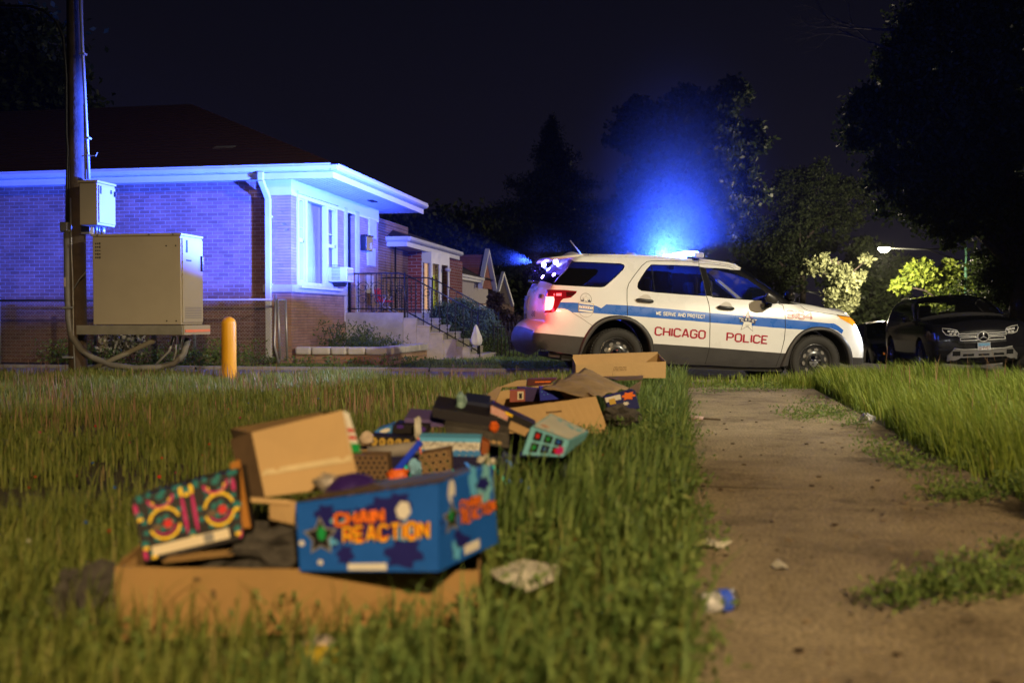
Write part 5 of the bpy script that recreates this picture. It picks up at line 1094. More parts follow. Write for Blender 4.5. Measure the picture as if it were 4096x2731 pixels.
LB = emis('blue_led', (.16, .28, 1), 45); LV = emis('violet_led', (.32, .32, 1), 26)
for (x, y, yy) in ((500, 250, .28), (362, 285, -.35)):
    p = MA(x, y, yy); b = MB(); b.lathe(p, (-1, -.4, 0), [(.001, -.03), (.034, -.02), (.04, .0), (.03, .02), (.001, .03)], 12); b.build('rear_warning_light', LV, PC, True)
    lamp('warning_light', 'POINT', ORG + rot @ (p + V((-.12, -.10, -.10))), 16, (.12, .08, 1), size=.03)
lamp('warning_light', 'SPOT', W3(MA(650, 255, .6).x - .44, -.5, MA(500, 250, .28).z - .04), 1700, (.42, .48, 1), size=.03, spot=44, target=(-3.5, 12.1, 1.1), blend=.7)
for (x, y, yy) in ((380, 232, -.3), (550, 326, .2), (396, 328, -.3)):
    p = MA(x, y, yy); b = MB(); b.box(p, (.05, .07, .018)); b.build('small_warning_light', emis('violet_small', (.25, .3, 1), 2), PC, True)
# light bar across the roof
c = MA(2195, 185, .6); zb = c.z; ub = c.x - .06
LBAR = bpy.data.objects.new('light_bar', None); COL.objects.link(LBAR); LBAR.parent = PC
b = MB(); b.bb((ub - .14, -.56, zb - .045), (ub + .1, .6, zb - .005)); b.box((ub, -.55, zb - .09), (.06, .06, .09)); b.box((ub, .55, zb - .09), (.06, .06, .09)); b.build('base', GB, LBAR, True, bevel=.01)
b = MB(); b.bb((ub - .15, -.46, zb), (ub + .08, .58, zb + .075)); b.build('lens', LB, LBAR, True, bevel=.025)
b = MB(); b.bb((ub - .04, -.63, zb - .03), (ub + .09, -.47, zb + .05)); b.build('end_cap', mat('clear_end', (.45, .45, .48), .2, coat=.5, var=.3, scale=20), LBAR, True, bevel=.02)
b = MB(); 
for k in (0, .1): b.tube([(ub - .3 - k * 2, -.2, zb - .05), (ub - .3 - k * 2, -.2, zb + .13)], .006, 5)
b.build('stub_antenna', GB, LBAR, True)
BLU = (.045, .085, 1)
zr_ = max(sh.lidpt('roof', f / 60, -.12).z for f in range(61) if abs(sh.lidpt('roof', f / 60, -.12).x - (ub - .28)) < .1)
lamp('rear_beacon_light', 'SPOT', W3(MA(650, 255, .6).x - .46, -.3, MA(430, 262, 0).z - .02), 38000, (.032, .082, 1), size=.04, spot=112, target=(-9, 15.3, 3.0), blend=.35, flat=.21)
lamp('light_bar_light', 'POINT', W3(ub - .28, .12, zr_ + .06), 3600, (.025, .085, 1), size=.03)
lamp('added_glare_light', 'POINT', W3(1.15, -.25, 1.52), 80, (.01, .06, 1), size=.05)  # added lamp, imitates the blue glare on the rear door glass
# tailgate fittings
def rg(z, y, off=0): return sh.lidz('tailgate', z, y, off)
zP = sd(A_(400, 735))[1]
b = MB(); 
def rbox(mb, y0, y1, z0, z1, off, th=.012):
    mb.add([rg(z, y, o) for o in (off, off + th) for z, y in ((z0, y0), (z0, y1), (z1, y1), (z1, y0))], [(0, 1, 2, 3), (7, 6, 5, 4), (0, 4, 5, 1), (1, 5, 6, 2), (2, 6, 7, 3), (3, 7, 4, 0)])
zt = sd(A_(402, 625))[1]; rbox(b, -.85, .85, zt - .05, zt, .004, .02); b.build('tailgate_bar', CLAD, PC, True)
b = MB(); rbox(b, -.02, .52, zP - .09, zP + .12, .004, .01); ps = b.build('plate_recess', mat('recess_grey', (.35, .34, .38), .5), PC, True); b = MB(); rbox(b, .08, .42, zP - .06, zP + .08, .016, .006); b.build('number_plate', mat('plate_mauve', (.32, .25, .34), .4, var=.5, scale=60), ps, True)
b = MB(); rbox(b, .1, .35, sd(A_(390, 900))[1] - .02, sd(A_(390, 870))[1] + .02, .004, .01); b.build('tailgate_badge', CLAD, PC, True)
fnr = lambda s, t, l: rg(sd(A_(385, 890))[1] + t, -.62 + s, .012 + l); b = MB(); lettering(b, '9164', fnr, .26, .08, 1.2); b.build('unit_number', mat('seam_grey', (.1, .1, .11), .3), PC, True)
fnr = lambda s, t, l: rg(sd(A_(410, 590))[1] + t, -.55 + s, .012 + l); b = MB(); lettering(b, '9164', fnr, .5, .05, 1.0); b.build('unit_number', mat('seam_grey', (.1, .1, .11), .3), PC, True)
b = MB(); pw = MA(280, 490, .2); b.tube([pw, pw + V((-.05, .3, .03))], .02, 6); b.box(pw, (.12, .1, .04)); b.build('rear_wiper', GB, PC, True)
# cabin
b = MB()
for y in (-.4, .4):
    for u in (1.45, .55): b.box((u, y, .95), (.18, .5, .65)); b.box((u + .22, y, .66), (.5, .5, .16)); b.box((u - .02, y, 1.36), (.12, .26, .2))
b.build('seat', mat('seat_dark', (.03, .03, .032), .8), PC, True, bevel=.05)
b = MB(); b.bb((2.15, -.8, .8), (2.75, .8, 1.08)); b.build('dashboard', mat('dash_dark', (.02, .02, .022), .7), PC, True, bevel=.05)
b = MB(); b.lathe((2.0, .4, 1.08), (-1, 0, .35), [(.19, -.012), (.2, 0), (.19, .012), (.178, 0), (.19, -.012)], 28); b.build('steering_wheel', GB, PC, True)
b = MB(); d0 = MA(0, 0, .1); q = [inv(B_(330, 465), .3), inv(B_(365, 455), .3), inv(B_(645, 690), .3), inv(B_(585, 685), .3)]; b.add([(u, -.3 , z) for u, z in q] + [(u, -.27 , z) for u, z in q], [(0, 1, 2, 3), (7, 6, 5, 4), (0, 4, 5, 1), (1, 5, 6, 2), (2, 6, 7, 3), (3, 7, 4, 0)]); b.build('reflection_strip', mat('reflection_grey', (.5, .55, .5), .5), PC, True)  # solid pale strip imitating a reflection in the front door glass
b = MB(); b.box((2.1, -.15, 1.12), (.05, .3, .18), Matrix.Rotation(R(-20), 3, 'Y')); b.build('laptop', mat('laptop_screen', (.02, .05, .3), .3, emit=(.05, .25, 1), es=.8), PC, True)
# ---------------------------------------------------------------- black SUV facing the viewer
def wbS(w0, zb):
    def f(u, z):
        w = w0 * float(np.interp(z, [.2, .45, .7, .95, 1.1, 1.35, 1.6], [.93, .985, 1, .985, .94, .84, .72]))
        if u > 3.1: w *= 1 - .10 * ((u - 3.1) / .6) ** 2
        if u < -.4: w *= 1 - .08 * ((-.4 - u) / .5) ** 2
        return w
    return f
def circ(cx, cz, r, n=16): return [(cx + r * math.cos(math.pi * i / n), cz + r * math.sin(math.pi * i / n)) for i in range(n + 1)]
def T(l, kind, r, bow): return [(u, z, r, bow, kind) for u, z in l]
WB2 = 2.87
topS = T([(-.82, .3), (-.93, .5), (-.95, .75), (-.92, 1.0)], 'rear', .12, .1) + T([(-.88, 1.12), (-.62, 1.5)], 'rear_glass', .06, .1) + T([(-.5, 1.58), (-.2, 1.62), (.4, 1.655), (1.0, 1.65), (1.45, 1.60)], 'roof', .08, .035) \
 + T([(1.62, 1.575), (1.9, 1.45), (2.2, 1.30)], 'windshield', .04, .12) + T([(2.42, 1.19),], 'cowl', .02, .1) + T([(2.5, 1.17), (2.8, 1.15), (3.2, 1.11), (3.45, 1.06)], 'hood', .10, .06) + T([(3.58, 1.02), (3.68, .95)], 'lip', .12, .12) + T([(3.72, .88), (3.74, .75), (3.74, .62), (3.74, .5), (3.70, .38)], 'face', .14, .13) + T([(3.64, .34), (3.5, .28)], 'face_low', .1, .1)
botS = circ(WB2, .38, .42) + circ(0, .38, .42)
regS = [('side_glass', [(-.45, 1.16), (-.35, 1.42), (0, 1.53), (.7, 1.57), (1.3, 1.54), (1.75, 1.36), (2.12, 1.17), (1.0, 1.12)]), ('sill', [(-1.2, .0), (-1.2, .42), (3.45, .42), (3.45, 0)])]
sh2 = Shell(topS, botS, wbS(.945, 1), regS, .11)
SUVX, SUVY, SUVZ = 5.72, 24.25, -.28
SV = thing('black_car', 'large black SUV with chrome grille bars facing the camera, parked at the kerb', 'car', (SUVX, SUVY, SUVZ), (0, 0, 0))
SV.scale = (1, 1, .94); SV.rotation_euler = (Matrix.Rotation(R(-90), 3, 'Z') @ Matrix.Rotation(R(3.0), 3, 'X')).to_euler()
BP = mat('black_car_paint', (.010, .0095, .012), .22, coat=1, var=0); CHR = mat('chrome', (.75, .75, .76), .12, metal=1); SAT = mat('satin_silver', (.30, .285, .265), .42, metal=.35, var=.06)
b = MB()
for s_ in (-1, 1): sh2.side('body', b, s_)
for k in ('rear', 'roof', 'hood', 'lip', 'face'): sh2.lid(k, b)
weld(b.build('body', BP, SV, True))
b = MB()
for s_ in (-1, 1): sh2.side('sill', b, s_)
sh2.lid('face_low', b); sh2.lid('cowl', b); weld(b.build('sill', CLAD, SV, True))
for s_ in (-1, 1): weld(sh2.side('side_glass', MB(), s_, -.003).build('window', TINT, SV, True))
GW = glass('clear_windshield', (.004, .004, .004), .8)
weld(sh2.lid('windshield', MB()).build('windshield', GW, SV, True)); weld(sh2.lid('rear_glass', MB()).build('rear_window', GW, SV, True))
b = MB()
for s_ in (-1, 1): ribbon_pts = [(1.55, 1.585), (1.9, 1.455), (2.42, 1.195)]; b.tube([(u, s_ * (sh2.half(u, z) + .0), z + .005) for u, z in ribbon_pts], .022, 6); b.tube([(u, s_ * (sh2.half(u, z) - .04), z + .05) for u, z in [(-.3, 1.6), (.2, 1.64), (.9, 1.65), (1.35, 1.60)]], .016, 6)
b.build('roof_rail', BP, SV, True)
b = MB(); b.tube([(1.60, y, 1.575 + .0 + .035 * (1 - abs(y / .7) ** 2)) for y in np.linspace(-.68, .68, 9)], .018, 6); b.build('header_trim', GB, SV, True)
for u in (0, WB2):
    for s_ in (-1, 1): wheel(SV, u, s_ * .83, s_, r=.36, w=.24, cap=False, rim=mat('grey_alloy', (.25, .25, .26), .3, metal=.8, var=.1), slots=5)
b = MB(); b.bb((-.75, -.82, .25), (3.4, .82, .45)); b.build('underbody', mat('well_black', (.012, .012, .013), .8), SV, True)
BRT = mat('bright_trim', (.7, .68, .64), .3, metal=.35, var=0)
FP = lambda z, y, off=0: sh2.lidz('face', z, y, off)
def fquad(mb, y0, y1, z0, z1, off, th=.01, sk=0):
    mb.add([FP(z, y, o) for o in (off, off + th) for z, y in ((z0, y0), (z0 + sk, y1), (z1 + sk, y1), (z1, y0))], [(0, 1, 2, 3), (7, 6, 5, 4), (0, 4, 5, 1), (1, 5, 6, 2), (2, 6, 7, 3), (3, 7, 4, 0)])
b = MB()
for k in range(8): y0 = -.62 + k * .155; fquad(b, y0, y0 + .155, .66, .90, .002, .004)
gr = b.build('grille', mat('grille_black', (.008, .008, .008), .4), SV, True)
b = MB()
for i in range(30):
    for j in range(5): p = FP(.68 + j * .045, (-.6 + i * .0415), .008); b.box(p, (.006, .012, .012))
b.build('grille_studs', CHR, gr, True)
for s_ in (-1, 1):
    for zc in (.825, .735):
        b = MB(); L0, L1 = .13, (.62 if zc > .8 else .58); pts = [FP(zc + .022, s_ * y, .02) for y in np.linspace(L0, L1, 8)] + [FP(zc - .022, s_ * y, .02) for y in np.linspace(L1, L0, 8)]
        b.tube(pts + [pts[0]], .0125, 6); b.build('grille_bar', BRT, gr, True)
c = FP(.78, 0, .03); b = MB(); b.lathe(c, (1, 0, 0), [(.105, -.02), (.108, 0), (.1, .012), (.092, .006)], 28); b.build('emblem_ring', BRT, gr, True)
b = MB(); b.lathe(c, (1, 0, 0), [(.094, .0), (.05, .012), (.001, .016)], 24); b.build('emblem_disc', GB, gr, True)
b = MB()
for k in range(3):
    a = R(90 + 120 * k); d = V((0, math.cos(a), math.sin(a))); n = V((0, -math.sin(a), math.cos(a))); cc = c + V((.018, 0, 0)); b.add([cc + n * .013, cc + d * .09, cc - n * .013, cc + V((.01, 0, 0))], [(0, 1, 3), (1, 2, 3)])
b.build('emblem_star', BRT, gr, True)
for s_ in (-1, 1):
    def hp(y, z, o=0): 
        k = 'face' if z < .88 else 'lip'; q_ = sh2.lidz(k, z, s_ * y / .93, .015); q_.z = z; q_.x += o; return q_
    q = [(.56, .87), (.60, .93), (.72, .965), (.88, .98), (.90, .93), (.86, .85), (.74, .82), (.6, .825)]
    b = MB(); b.add([hp(y, z) for y, z in q], [tuple(range(8))]); b.add([hp(y, z, -.12) for y, z in q] + [hp(y, z) for y, z in q], [(i, (i + 1) % 8, (i + 1) % 8 + 8, i + 8) for i in range(8)]); hd = b.build('headlight', mat('headlamp_dark', (.05, .05, .05), .2, coat=.6, var=.5, scale=40), SV, True)
    b = MB(); b.tube([hp(y, z, .006) for y, z in q + [q[0]]], .008, 5); b.build('light_strip', mat('strip_white', (.7, .68, .62), .3), hd, True)
    b = MB()
    for y, z in ((.63, .90), (.70, .91), (.77, .92), (.66, .855), (.75, .86)): b.box(hp(y, z, .008), (.01, .045, .035))
    b.build('reflector', BRT, hd, True)
b = MB(); ys = np.linspace(-.86, .86, 23)
zt = lambda y: .52 if abs(y) < .5 else .52 + .03 * min(1, (abs(y) - .5) / .2) - (.13 * max(0, (abs(y) - .72) / .14)); zb_ = lambda y: .375 if abs(y) < .55 else .375 - .055 * min(1, (abs(y) - .55) / .12)
hl = lambda y, z, o: FP(max(z, .36), y / .86 * .93, o) + V((0, 0, min(0, z - .36)))
for i in range(22):
    y0, y1 = ys[i], ys[i + 1]; b.add([hl(y, z, o) for o in (.015, .045) for y, z in ((y0, zb_(y0)), (y1, zb_(y1)), (y1, zt(y1)), (y0, zt(y0)))], [(0, 1, 2, 3), (7, 6, 5, 4), (0, 4, 5, 1), (1, 5, 6, 2), (2, 6, 7, 3), (3, 7, 4, 0)])
sk = b.build('skid_plate', SAT, SV, True); b = MB()
for y0, y1, z0, z1 in ((-.5, -.24, .41, .455), (-.13, .13, .41, .45), (.24, .5, .41, .455), (-.74, -.56, .42, .50), (.56, .74, .42, .50)):
    m_ = 6
    for i in range(m_): ya, yb = y0 + (y1 - y0) * i / m_, y0 + (y1 - y0) * (i + 1) / m_; b.add([hl(y, z, .048) for y, z in ((ya, z0), (yb, z0), (yb, z1), (ya, z1))], [(0, 1, 2, 3)])
b.build('air_slot', DARK, sk, True)
b = MB(); b.tube([hl(y, zt(y) + .012, .05) for y in ys[2:-2]], .010, 6); b.build('chrome_lip', BRT, sk, True)
b = MB(); fquad(b, -.165, .165, .50, .66, .05, .008); npl = b.build('number_plate', mat('plate_white', (.55, .58, .6), .4, var=.05), SV, True)
b = MB(); fquad(b, -.15, .15, .61, .652, .0595, .001); fquad(b, -.15, .15, .585, .61, .0595, .001); b.build('plate_sky', mat('plate_blue', (.16, .36, .55), .4, var=.3, scale=20), npl, True)
b = MB(); fn = lambda s, t, l: FP(.520 + t, (-.145 + s) * 1.0, .0615 + l); lettering(b, 'CO 95487', fn, .29, .075, 1.0, 1.6); b.build('plate_number', mat('plate_maroon', (.22, .05, .04), .5, var=0), npl, True)
b = MB(); 
for z0, z1 in ((.495, .508), (.653, .668)): fquad(b, -.17, .17, z0, z1, .058, .006)
b.build('plate_frame', mat('plate_frame_grey', (.35, .35, .35), .4), npl, True)
for s_ in (-1, 1):
    b = MB(); b.lathe((1.95, s_ * 1.0, 1.2), (1, 0, 0), [(.001, -.08), (.07, -.06), (.085, 0), (.06, .08), (.001, .1)], 12); b.tube([(1.95, s_ * .9, 1.14), (1.95, s_ * 1.0, 1.18)], .02, 6); b.build('side_mirror', BP, SV, True)
b = MB()
for y in (-.38, .38): b.box((1.0, y, 1.05), (.16, .48, .5)); b.box((.99, y, 1.38), (.12, .26, .2)); b.box((.0, y, 1.05), (.16, .5, .5))
b.build('seat', mat('beige_leather', (.55, .46, .33), .7, var=.1), SV, True, bevel=.05)
b = MB(); b.lathe((1.55, .38, 1.14), (-1, 0, .35), [(.18, -.012), (.19, 0), (.18, .012), (.168, 0), (.18, -.012)], 24); b.build('steering_wheel', GB, SV, True)
b = MB(); b.box((1.72, 0, 1.49), (.03, .22, .06)); rm = b.build('rear_view_mirror', GB, SV, True, bevel=.01); b = MB(); b.box((1.74, 0, 1.465), (.02, .16, .035)); b.build('toll_tag', mat('tag_white', (.75, .75, .7), .5), rm, True)
b = MB(); b.bb((2.0, -.8, .9), (2.4, .8, 1.13)); b.build('dashboard', mat('dash_dark', (.02, .02, .022), .7), SV, True, bevel=.05)
b = MB(); b.box((1.75, -.52, 1.505), (.01, .05, .03)); b.box((2.1, .66, 1.33), (.01, .05, .06)); b.build('windshield_sticker', mat('tag_white', (.75, .75, .7), .5), SV, True)
b = MB()
for s_ in (-1, 1): b.tube([(2.2, s_ * .86, 1.16), (1.5, s_ * .74, 1.5)], .03, 6)
b.build('windshield_post', mat('post_beige', (.3, .26, .2), .7), SV, True)
# ---------------------------------------------------------------- dark saloon parked behind it
topD = T([(-.85, .3), (-.98, .5), (-.98, .8)], 'rear', .1, .1) + T([(-.9, .95), (-.45, 1.03)], 'hood', .06, .04) + T([(-.2, 1.1), (.25, 1.38)], 'rear_glass', .05, .08) + T([(.45, 1.43), (.9, 1.45), (1.3, 1.42)], 'roof', .07, .035) + T([(1.5, 1.38), (2.25, 1.02)], 'windshield', .04, .12) + T([(2.35, .98), (2.8, .93), (3.25, .86)], 'hood', .1, .05) + T([(3.5, .76), (3.62, .6), (3.62, .4)], 'face', .14, .15) + T([(3.5, .26), (3.4, .22)], 'face', .1, .1)
regD = [('side_glass', [(-.1, 1.08), (.3, 1.33), (.9, 1.39), (1.35, 1.36), (2.05, 1.02), (1.0, .98)])]
sh3 = Shell(topD, circ(2.75, .32, .38) + circ(0, .32, .38), wbS(.91, 1), regD, .12)
SD = thing('dark_car', 'dark grey saloon parked behind the black SUV, half hidden by the police car nose', 'car', (5.95, 31.6, -.76), (0, 0, R(-90)))
GP = mat('dark_grey_paint', (.035, .033, .034), .25, coat=.8, var=0)
b = MB()
for s_ in (-1, 1): sh3.side('body', b, s_)
for k in ('rear', 'roof', 'hood', 'face'): sh3.lid(k, b)
weld(b.build('body', GP, SD, True))
for s_ in (-1, 1): weld(sh3.side('side_glass', MB(), s_, -.003).build('window', TINT, SD, True))
weld(sh3.lid('windshield', MB()).build('windshield', CLR, SD, True)); weld(sh3.lid('rear_glass', MB()).build('rear_window', CLR, SD, True))
for u in (0, 2.75):
    for s_ in (-1, 1): wheel(SD, u, s_ * .8, s_, r=.33, w=.21, cap=False, slots=5)
for s_ in (-1, 1):
    b = MB()
    for k in range(4): b.add([sh3.lidz('face', z, s_ * y, .012) for z, y in ((.58, .55 + k * .1), (.58, .65 + k * .1), (.68, .65 + k * .1), (.68, .55 + k * .1))], [(0, 1, 2, 3)])
    hd = b.build('headlight', mat('headlamp_dark', (.05, .05, .05), .2), SD, True)
    b = MB(); b.add([sh3.lidz('face', z, s_ * y, .016) for z, y in ((.59, .88), (.59, .94), (.64, .94), (.64, .88))], [(0, 1, 2, 3)]); b.build('marker', mat('amber_marker', (.6, .2, .03), .3, emit=(1, .3, .02), es=.2), hd, True)
    b = MB(); b.lathe((1.75, s_ * .98, 1.02), (1, 0, 0), [(.001, -.08), (.06, -.06), (.075, 0), (.05, .08), (.001, .1)], 12); b.build('side_mirror', GP, SD, True)
b = MB()
for y in (-.36, .36): b.box((.9, y, .85), (.16, .46, .55)); b.box((.88, y, 1.2), (.12, .24, .16))
b.build('seat', mat('grey_seat', (.16, .15, .12), .8), SD, True, bevel=.05)
b = MB(); b.box((1.6, 0, 1.27), (.03, .2, .06)); b.box((1.7, -.55, 1.18), (.02, .1, .06)); b.build('rear_view_mirror', mat('tag_white', (.75, .75, .7), .5), SD, True)
b = MB(); b.bb((-.8, -.78, .2), (3.2, .78, .35)); b.build('underbody', mat('well_black', (.012, .012, .013), .8), SD, True)
# ---------------------------------------------------------------- cartons of spent fireworks on the grass
def k5(x, y): return ((400 + x * .7532) / 4, (1550 + y * .7532) / 4)
def k6(x, y): return ((1300 + x * .5952) / 4, (1400 + y * .5952) / 4)
FH = V((-math.sin(YAW), math.cos(YAW), 0)); RH = V((math.cos(YAW), math.sin(YAW), 0))
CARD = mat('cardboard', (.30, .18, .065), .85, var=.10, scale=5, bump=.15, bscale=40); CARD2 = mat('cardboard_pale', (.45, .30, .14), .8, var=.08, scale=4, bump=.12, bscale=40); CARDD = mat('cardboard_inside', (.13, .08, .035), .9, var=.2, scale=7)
def pm(n, c, rough=.6, **k): return mat(n, c, rough, var=.08, scale=12, spec=.18, **k)
PBLUE = pm('print_blue', (.01, .09, .42)); PDB = pm('print_deep_blue', (.012, .012, .13)); PLB = pm('print_light_blue', (.10, .38, .68)); PORG = pm('print_orange', (.75, .16, .02)); PYEL = pm('print_yellow', (.75, .5, .015)); PWHT = pm('print_white', (.62, .6, .55)); PBLK = pm('print_black', (.012, .01, .012)); PGRN = pm('print_green', (.01, .25, .06)); PTEAL = pm('print_teal', (.005, .13, .14)); PMAG = pm('print_magenta', (.42, .01, .14)); PRED = pm('print_red', (.5, .02, .02)); PPUR = pm('print_purple', (.06, .02, .22)); PGREY = pm('print_grey', (.2, .2, .2)); PGOLD = pm('print_gold', (.5, .33, .06)); PTAN = pm('print_tan', (.38, .25, .12)); PBRN = pm('print_brown', (.11, .065, .035)); PSKY = pm('print_sky', (.16, .42, .52)); PCREAM = pm('print_cream', (.6, .52, .38)); PMIX = mat('burnt_or_shade_lump', (.05, .045, .04), .9, var=.6, scale=30, bump=.5)
class Face:
    def __init__(s, tl, tr, br, bl): s.q = [V(p) for p in (tl, tr, br, bl)]; s.n = (s.q[1] - s.q[0]).cross(s.q[3] - s.q[0]).normalized()
    def p(s, x, y, o=.002): # x right 0..1, y down 0..1
        a = s.q[0].lerp(s.q[1], x); c = s.q[3].lerp(s.q[2], x); q = a.lerp(c, y); n = s.n if s.n.dot(CAM - q) > 0 else -s.n; return q + n * o
    def rect(s, mb, x0, x1, y0, y1, mi, o=.002): mb.add([s.p(*c, o) for c in ((x0, y0), (x1, y0), (x1, y1), (x0, y1))], [(0, 1, 2, 3)], mi)
    def blob(s, mb, x, y, rx, ry, mi, o=.002, n=16, wob=0, a0=0, a1=360): 
        pts = [s.p(x + rx * (1 + wob * math.sin(k * 2.4)) * math.cos(R(a0 + (a1 - a0) * k / n)), y + ry * (1 + wob * math.sin(k * 2.4)) * math.sin(R(a0 + (a1 - a0) * k / n)), o) for k in range(n + (0 if a1 - a0 == 360 else 1))]; mb.add(pts, [tuple(range(len(pts)))], mi)
    def ring(s, mb, x, y, rx, ry, w, mi, o=.002, a0=0, a1=360, n=18):
        for k in range(n):
            A, B = [R(a0 + (a1 - a0) * (k + j) / n) for j in (0, 1)]; mb.add([s.p(x + rx * math.cos(a) * f, y + ry * math.sin(a) * f, o) for a, f in ((A, 1), (B, 1), (B, w), (A, w))], [(0, 1, 2, 3)], mi)
    def text(s, mb, txt, x0, x1, y0, y1, mi, th=1.2, o=.003, gap=1.5): lettering(mb, txt, lambda u, v, l: V(s.p(x0 + (x1 - x0) * u, y1 - (y1 - y0) * v, o + l)), 1, 1, th, gap, mi=mi)
    def star(s, mb, x, y, r, asp, mi, o=.003, inner=.42): 
        pts = starpts(r, r * inner); mb.add([s.p(x, y, o)] + [s.p(x + a, y - c * asp, o) for a, c in pts], [(0, i + 1, (i + 1) % 10 + 1) for i in range(10)], mi)
def solid(nm, label, cat, cs, D, dep, mats, group=None, deco=None, dup=0, part='print', dd=None):
    # cs: 4 pixel corners TL,TR,BR,BL; D: distance or one per corner
    Ds = D if isinstance(D, (list, tuple)) else [D] * 4
    q = [at(*c, d) for c, d in zip(cs, Ds)]; dv = FH * dep + V((0, 0, dup)) + RH * (dd or 0); c0 = sum(q, V()) / 4
    t = thing(nm, label, cat, tuple(c0), group=group); b = MB(); b.hexa(q, dv); b.build('carton' if cat in ('box', 'carton') else 'block', mats[0], t, bevel=.003)
    if deco: f = Face(*q); b = MB(); deco(f, b); b.build(part, mats, t)
    return t
def open_carton(label, cs, D, dep, m, hl=0, hb=0, hr=0, slant=0, inner=CARDD, name='cardboard_carton', dd=0, deco=None, group=None, mats=None):
    Ds = D if isinstance(D, (list, tuple)) else [D] * 4; tl, tr, br, bl = [at(*c, d) for c, d in zip(cs, Ds)]; dv = FH * dep + RH * dd; up = V((0, 0, 1))
    t = thing(name, label, 'carton', tuple((bl + br) / 2 + dv / 2), group=group)
    b = MB(); n = 14; tops = [tl.lerp(tr, i / n) + up * (random.uniform(-.0015, .0015) if 0 < i < n else 0) for i in range(n + 1)]
    for i in range(n): b.panel([bl.lerp(br, i / n), bl.lerp(br, (i + 1) / n), tops[i + 1], tops[i]], .005)
    b.build('front_panel', m, t)
    b = MB(); b.panel([bl, tl + up * .0, tl + dv + up * hl, bl + dv], .005); b.build('side_panel', m, t)
    b = MB(); b.panel([br + dv, tr + dv + up * hr, tr, br], .005); b.build('side_panel', m, t)
    b = MB(); b.panel([bl + dv, tl + dv + up * hb, tr + dv + up * hb, br + dv], .005); b.build('back_panel', m, t)
    b = MB(); b.panel([bl + up * .02, br + up * .02, br + dv + up * .02, bl + dv + up * .02], .004); b.build('base', inner, t)
    if deco: k_ = FH * -.0065; f = Face(tl + k_, tr + k_, br + k_, bl + k_); b = MB(); deco(f, b); b.build('print', mats or m, t)
    return t
# --- nearest tray
G1 = 'open cartons of spent fireworks along the sidewalk'
A = [(117, 566), (477, 569.5), (476, 624), (117, 640)]
def a_deco(f, b): f.blob(b, .215, .16, .012, .03, 0, .001); f.blob(b, .26, .38, .008, .08, 0, .001)
open_carton('nearest wide shallow cardboard tray, its plain brown front facing the camera', A, [2.45, 2.58, 2.58, 2.45], .46, CARD, hl=.05, hr=.02, deco=a_deco, mats=[CARDD], group=G1, name='cardboard_tray')
# flap fragments of the tray
b = MB(); p = [at(*k5(*c), d) for c, d in (((95, 955), 2.46), ((195, 960), 2.5), ((190, 872), 2.62), ((120, 905), 2.55))]; b.panel(p, .004); b.panel([at(*k5(*c), d) for c, d in (((330, 930), 2.52), ((790, 880), 2.7), ((780, 790), 2.8), ((380, 890), 2.6))], .004)
props(b.build('cardboard_flap', CARD), 'folded inner flap leaning inside the nearest tray below the patterned box', 'flap')
# --- kaleidoscope box
def kal(f, b):
    f.rect(b, 0, 1, 0, 1, 0, .001)
    for cx in (.26, .80):
        for cy, sg in ((.50, 1), (-.02, 1)):
            for k in range(9): a = k * 40; f.blob(b, cx + .2 * math.cos(R(a)), min(max(cy + .24 * math.sin(R(a)), .02), .98), .028, .04, 1, .002)
            if cy > .3:
                f.ring(b, cx, cy, .16, .25, .84, 2, .0028, 15, 165); f.ring(b, cx, cy, .16, .25, .84, 2, .0028, 195, 345); f.ring(b, cx, cy, .125, .18, .86, 3, .0032, 20, 160)
                for k in range(6): f.blob(b, cx + .07 * math.cos(k), cy + .09 * math.sin(k), .03, .04, 1, .0036)
                f.blob(b, cx + .03, cy + .02, .045, .07, 4, .0040); f.blob(b, cx - .08, cy + .04, .05, .05, 5, .0041)
            else: f.ring(b, cx, .14, .10, .15, .72, 2, .0028, 0, 180); f.ring(b, cx, .1, .13, .16, .8, 3, .0030, 0, 180); f.blob(b, cx, .08, .04, .05, 1, .0034)
    for x in (.46, .56): f.blob(b, x, .45, .018, .30, 3, .0034); f.blob(b, x, .1, .02, .08, 2, .0034)
    for x, y in ((.51, .1), (.5, .75), (.04, .3), (.97, .5), (.04, .75), (.95, .85), (.1, .9)): f.blob(b, x, y, .035, .06, 1, .0036); f.blob(b, x, y + .06, .03, .03, 2, .0038)
    for x in (.02, .97): f.blob(b, x, .2, .02, .1, 3, .0036); f.blob(b, x, .9, .02, .08, 3, .0036)
    f.rect(b, .09, .86, .80, .945, 6, .0045); f.rect(b, .60, .70, .81, .935, 7, .0050)
solid('firework_box', 'firework box with teal, yellow and magenta kaleidoscope print leaning in the nearest tray', 'box', [k5(165, 590), k5(712, 440), k5(765, 800), k5(240, 925)], [2.62, 2.72, 2.66, 2.56], .13, [PBLK, PTEAL, PYEL, PMAG, PRED, PBRN, PCREAM, PGREY], deco=kal)
